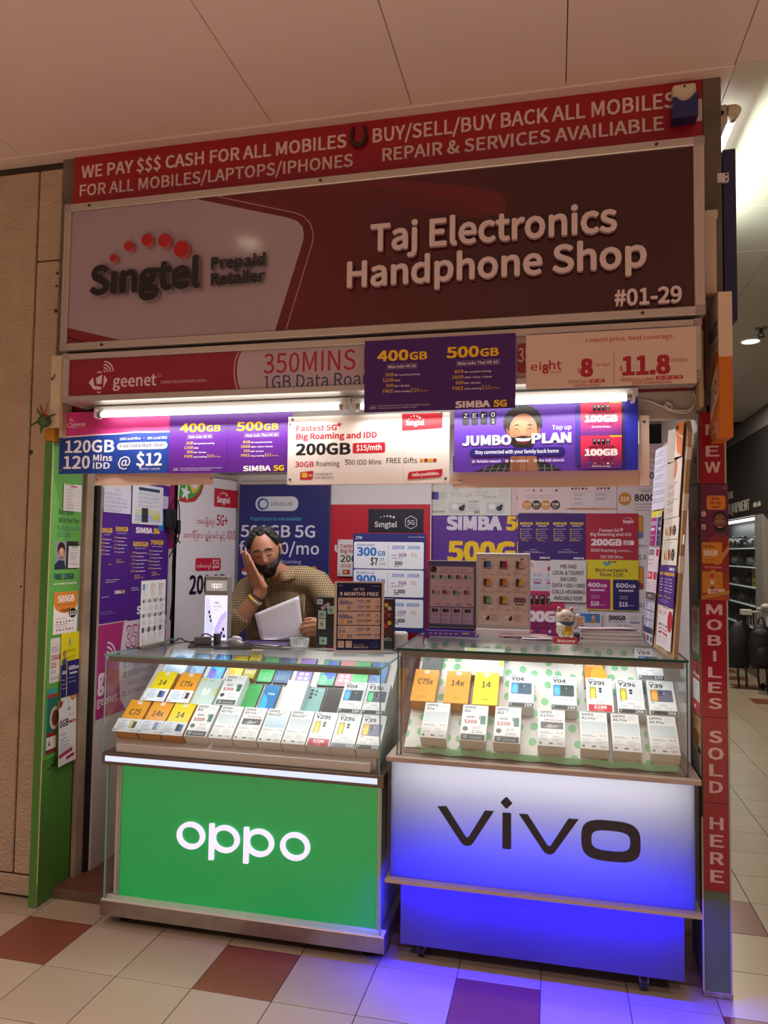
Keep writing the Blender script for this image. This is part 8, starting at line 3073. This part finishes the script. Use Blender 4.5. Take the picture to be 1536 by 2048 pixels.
finger(bm, [(0.735, 0.655, 1.36), (0.728, 0.675, 1.385), (0.722, 0.69, 1.405), (0.715, 0.70, 1.425)], 0.016, 0.0095)
# left hand: holding the right edge of the sheet, fingers curled round it
for dz, kn, md, tp, r in ((0.026, (1.035, 0.575, 1.212), (1.003, 0.556, 1.210), (0.984, 0.560, 1.200), 0.0092), (0.009, (1.036, 0.568, 1.193), (1.000, 0.548, 1.188), (0.980, 0.554, 1.178), 0.0095), (-0.008, (1.036, 0.567, 1.174), (1.004, 0.549, 1.166), (0.984, 0.555, 1.158), 0.0091), (-0.022, (1.038, 0.572, 1.156), (1.012, 0.556, 1.148), (0.996, 0.560, 1.142), 0.0080)):
    base = V((1.068, 0.602, 1.172 + dz * 0.45))
    cone_chain(bm, [base, base.lerp(V(kn), 0.5), V(kn)], [0.017, 0.0155, 0.0118], 10)
    k_, m_, t_ = V(kn), V(md), V(tp)
    finger(bm, [k_, k_.lerp(m_, 0.55), m_, t_], r + 0.0014, r - 0.0014)
finger(bm, [(1.062, 0.612, 1.19), (1.04, 0.607, 1.215), (1.012, 0.592, 1.222), (0.99, 0.583, 1.218)], 0.015, 0.0088)
body_me = fuse(bm, 0.0042, 2, 'body')
from_mesh('body', body_me, SKIN, man)


# hair and beard: shells that stand off the head where hair grows
def smoothstep(a, b, x):
    t = max(0.0, min(1.0, (x - a) / (b - a)))
    return t * t * (3 - 2 * t)


def shell(name, mask, depth, freq, amp):
    bm = new_bm()
    NU, NV_ = 120, 90
    g = []
    for j in range(NV_ + 1):
        row = []
        for i in range(NU):
            d = dirs(i / NU, j / NV_)
            base = head_point(d)
            m = mask(d, base)
            n1 = mnoise.noise(base * freq) + 0.5 * mnoise.noise(base * freq * 2.3)
            e = -0.005 + m * (depth + 0.005) + (amp * n1 * m)
            row.append((bm.verts.new(hd(head_point(d, e))), m))
        g.append(row)
    for j in range(NV_):
        for i in range(NU):
            k = (i + 1) % NU
            q = (g[j][i], g[j + 1][i], g[j + 1][k], g[j][k])
            if max(v[1] for v in q) > 0.02:
                try:
                    bm.faces.new([v[0] for v in q])
                except ValueError:
                    pass
    bmesh.ops.delete(bm, geom=[v for v in bm.verts if not v.link_faces], context='VERTS')
    bmesh.ops.remove_doubles(bm, verts=bm.verts, dist=0.0002)
    return obj(name, bm, HAIR, man, True)


def hair_mask(d, p):
    az_ = math.degrees(math.atan2(abs(d.x), -d.y))            # 0 in front, 180 at the back
    line = 0.096 - 0.003 * math.cos(math.radians(az_ * 4)) if az_ < 36 else 0.096 - (az_ - 36) / 32 * 0.070 if az_ < 68 else 0.026 if az_ < 100 else 0.026 - min(1, (az_ - 100) / 30) * 0.09
    return smoothstep(line - 0.004, line + 0.016, p.z)


def beard_mask(d, p):
    az_ = math.degrees(math.atan2(abs(d.x), -d.y))
    top = -0.050 if az_ < 20 else -0.050 + (az_ - 20) / 40 * 0.022 if az_ < 60 else -0.028 + (az_ - 60) / 22 * 0.06
    m = smoothstep(top + 0.006, top - 0.012, p.z) * smoothstep(92, 80, az_) * (1 - 0.62 * smoothstep(40, 66, az_))
    if abs(p.x) < 0.02:
        m *= 1 - 0.95 * gauss(p.x, p.z, 0, -0.071, 0.021, 0.008)
    return m


shell('hair', hair_mask, 0.018, 62, 0.010)
shell('beard', beard_mask, 0.019, 110, 0.004)
for s in (-1, 1):
    bm = tube(new_bm(), [hd(head_point(dirs(s * a / 360 % 1, b / 180), 0.0022)) for a, b in ((8, 77), (15, 74.5), (23, 74), (31, 76.5), (36, 79.5))], [0.0028, 0.0042, 0.0042, 0.0034, 0.0018], 8)
    obj('eyebrow', bm, HAIR, man, True)
    bm = tube(new_bm(), [hd(head_point(dirs(s * a / 360 % 1, b / 180), 0.0008)) for a, b in ((11, 89.5), (16, 91.3), (21, 92), (26, 91.3), (31, 89.5))], [0.0014, 0.0024, 0.0027, 0.0024, 0.0014], 6)
    obj('eyelashes', bm, HAIR, man, True)
bm = tube(new_bm(), [hd(head_point(dirs(a / 360 % 1, 129.5 / 180), 0.0065)) for a in (-15, -8, 0, 8, 15)], [0.0015, 0.0042, 0.0048, 0.0042, 0.0015], 8)
obj('lower_lip', bm, mat('lip_skin', '8a5048', 0.45), man, True)


# shirt of fine checks
def check_mat():
    m = mat('checked_cotton', 'a08a62', 0.8, bump=0.25, scale=26, dist=0.01)
    nt = m.node_tree
    b = nt.nodes['Principled BSDF']
    tc = nt.nodes.new('ShaderNodeTexCoord')
    sep = nt.nodes.new('ShaderNodeSeparateXYZ')
    nt.links.new(tc.outputs['Object'], sep.inputs[0])
    prev = None
    for ax in ('X', 'Z'):
        mul = nt.nodes.new('ShaderNodeMath')
        mul.operation = 'MULTIPLY'
        mul.inputs[1].default_value = 88
        nt.links.new(sep.outputs[ax], mul.inputs[0])
        fr = nt.nodes.new('ShaderNodeMath')
        fr.operation = 'FRACT'
        nt.links.new(mul.outputs[0], fr.inputs[0])
        lt = nt.nodes.new('ShaderNodeMath')
        lt.operation = 'LESS_THAN'
        lt.inputs[1].default_value = 0.28
        nt.links.new(fr.outputs[0], lt.inputs[0])
        if prev is None:
            prev = lt
        else:
            mxx = nt.nodes.new('ShaderNodeMath')
            mxx.operation = 'MAXIMUM'
            nt.links.new(prev.outputs[0], mxx.inputs[0])
            nt.links.new(lt.outputs[0], mxx.inputs[1])
            prev = mxx
    mx = nt.nodes.new('ShaderNodeMix')
    mx.data_type = 'RGBA'
    mx.inputs[6].default_value = rgb('a8926a')
    mx.inputs[7].default_value = rgb('5a4836')
    nt.links.new(prev.outputs[0], mx.inputs['Factor'])
    nt.links.new(mx.outputs[2], b.inputs['Base Color'])
    return m


SHIRT = check_mat()
bm = new_bm()
cone_chain(bm, [SHR, V((0.68, 0.86, 1.375)), V((0.80, 0.88, 1.38)), V((0.88, 0.875, 1.39)), SHL], [0.072, 0.080, 0.088, 0.080, 0.072], 18)
for p, r, sq in (((0.78, 0.90, 1.26), 0.165, (1.15, 0.70, 1.0)), ((0.69, 0.92, 1.20), 0.125, (1.0, 0.75, 1.2)), ((0.69, 0.97, 1.05), 0.125, (1.0, 0.8, 1.2)), ((0.655, 0.94, 1.13), 0.12, (1.0, 0.75, 1.3)), ((0.79, 0.96, 1.10), 0.158, (1.14, 0.76, 1.0)), ((0.80, 1.01, 0.97), 0.165, (1.10, 0.74, 0.8))):
    ball(bm, p, r, 24, 16, sq)
SL_END = ELR.lerp(WRR, 0.30)
cone_chain(bm, [SHR, V((0.578, 0.735, 1.245)), ELR + V((-0.004, 0.004, 0.012)), SL_END], [0.072, 0.064, 0.058, 0.053], 16)
cone_chain(bm, [SHL, V((1.045, 0.815, 1.285)), ELL, ELL.lerp(WRL, 0.45)], [0.072, 0.064, 0.056, 0.048], 16)
for k in range(7):                                  # folds of the rolled sleeve and across the chest
    a = k * 0.9
    c_ = ELR.lerp(SHR, 0.12 + 0.09 * k)
    tube(bm, [c_ + V((0.05 * math.cos(t + a), 0.05 * math.sin(t + a), 0.012 * math.sin(3 * t + a))) for t in [0.35 * q for q in range(12)]], 0.011, 8)
    c2 = ELL.lerp(SHL, 0.12 + 0.1 * k)
    tube(bm, [c2 + V((0.05 * math.cos(t + a), 0.05 * math.sin(t + a), 0.012 * math.sin(3 * t + a))) for t in [0.35 * q for q in range(12)]], 0.010, 8)
tube(bm, smooth_curve([V((0.70, 0.80, 1.30)), V((0.72, 0.785, 1.22)), V((0.70, 0.80, 1.12))], 5), 0.012, 8)
tube(bm, smooth_curve([V((0.90, 0.82, 1.32)), V((0.91, 0.80, 1.22)), V((0.93, 0.83, 1.12))], 5), 0.012, 8)
me = fuse(bm, 0.0065, 3, 'shirt')
# open the neck and the sleeve ends so the skin comes out of them
bm = bmesh.new()
bm.from_mesh(me)
neck_dir = (hd((0, 0.02, -0.09)) - NECK).normalized()
kill = [v for v in bm.verts if ((v.co - (NECK + neck_dir * 0.045)).length < 0.066 and v.co.z > 1.40) or (v.co - ELR.lerp(WRR, 0.42)).length < 0.048 or (v.co - ELL.lerp(WRL, 0.62)).length < 0.045]
bmesh.ops.delete(bm, geom=kill, context='VERTS')
bm.to_mesh(me)
bm.free()
for p in me.polygons:
    p.use_smooth = True
shirt = from_mesh('shirt', me, SHIRT, man)
sm = shirt.modifiers.new('cloth_thickness', 'SOLIDIFY')
sm.thickness = 0.002


def quad_strip(name, rowa, rowb, m, parent, th=0.003):
    bm = new_bm()
    a = [bm.verts.new(p) for p in rowa]
    b = [bm.verts.new(p) for p in rowb]
    for i in range(len(a) - 1):
        bm.faces.new((a[i], a[i + 1], b[i + 1], b[i]))
    o = obj(name, bm, m, parent, True)
    s = o.modifiers.new('thickness', 'SOLIDIFY')
    s.thickness = th
    s.offset = 0
    return o


# collar: two leaves falling from the neck band, left one in full view
for s in (-1, 1):
    band = [NECK + V((s * 0.068 * math.sin(t), 0.062 * -math.cos(t) * 1.0, 0.040 + 0.010 * math.cos(t + PI))) for t in [rad(12 + 14 * q) for q in range(12)]]
    tips = [p + V((s * (0.030 if q else 0.012), -0.028 * math.cos(rad(12 + 14 * q)) - 0.014, -0.052 + 0.0022 * q)) for q, p in enumerate(band)]
    quad_strip('collar', band, tips, SHIRT, shirt)
bm = new_bm()
for k in range(4):
    z = 1.335 - 0.075 * k
    y = 0.90 - 0.70 * 0.165 * math.sqrt(max(0.0, 1 - ((z - 1.26) / 0.165) ** 2)) if z > 1.12 else 0.845
    ball(bm, (0.772, y - 0.004, z), 0.0055, 10, 6, (1, 0.5, 1))
obj('buttons', bm, mat('horn_button', '4a3e30', 0.4), shirt, True)
TRO = mat('dark_trousers', '23252c', 0.8, bump=0.2, scale=60)
bm = new_bm()
ball(bm, (0.80, 1.02, 0.93), 0.155, 20, 12, (1.08, 0.74, 0.7))
for s in (-1, 1):
    cone_chain(bm, [V((0.80 + s * 0.085, 1.03, 0.90)), V((0.80 + s * 0.10, 1.00, 0.50)), V((0.80 + s * 0.10, 1.04, 0.14))], [0.102, 0.074, 0.062])
from_mesh('trousers', fuse(bm, 0.012, 2, 'trousers'), TRO, man)
for s in (-1, 1):
    bm = new_bm()
    ball(bm, (0.80 + s * 0.103, 0.97, 0.075), 0.05, 16, 10, (0.95, 2.3, 0.85))
    for v in bm.verts:
        v.co.z = max(v.co.z, 0.0405)
    obj('shoe', bm, mat('black_leather', '17171a', 0.4), man, True)


# wristbands
def band(name, t, r, w, m):
    c_ = ELR.lerp(WRR, t)
    ax = (WRR - ELR).normalized()
    u = ax.orthogonal().normalized()
    v = ax.cross(u)
    bm = new_bm()
    n = 24
    ring = [[bm.verts.new(c_ + ax * (w * (q - 0.5)) + (u * math.cos(2 * PI * k / n) + v * math.sin(2 * PI * k / n)) * rr) for k in range(n)] for q, rr in ((0, r), (1, r), (1, r - 0.003), (0, r - 0.003))]
    for i in range(4):
        a, b = ring[i], ring[(i + 1) % 4]
        for k in range(n):
            bm.faces.new((a[k], a[(k + 1) % n], b[(k + 1) % n], b[k]))
    o = obj(name, bm, m, man, True)
    return o


o = band('wristband', 0.80, 0.0385, 0.015, [mat('yellow_rubber', 'd6b51c', 0.5), mat('white_rubber', 'd0c8b4', 0.5)])
for p in o.data.polygons:
    if (p.center + Vector((0.80, 0.98, 0.04))).x > ELR.lerp(WRR, 0.8).x + 0.004:
        p.material_index = 1
band('bracelet', 0.90, 0.0360, 0.006, DARK)

# the sheet of paper in his left hand
pc = [(0.753, 0.535, 1.243), (0.962, 0.570, 1.332), (0.994, 0.570, 1.137), (0.804, 0.512, 1.098)]
bm = new_bm()
n = 10
gr = []
for j in range(n + 1):
    row = []
    for i in range(n + 1):
        u, v = i / n, j / n
        p = (V(pc[0]) * (1 - u) + V(pc[1]) * u) * (1 - v) + (V(pc[3]) * (1 - u) + V(pc[2]) * u) * v
        p.y -= 0.012 * math.sin(PI * u)
        p.z = max(p.z, 1.126)
        row.append(bm.verts.new(p))
    gr.append(row)
for j in range(n):
    for i in range(n):
        bm.faces.new((gr[j][i], gr[j][i + 1], gr[j + 1][i + 1], gr[j + 1][i]))
o = obj('paper_sheet', bm, mat('white_sheet', 'd3d6e2', 0.6, bump=0.05, scale=20), None, True)
s = o.modifiers.new('thickness', 'SOLIDIFY')
s.thickness = 0.0006
tag(o, 'sheet of white paper held up by the man above the counter', 'paper')
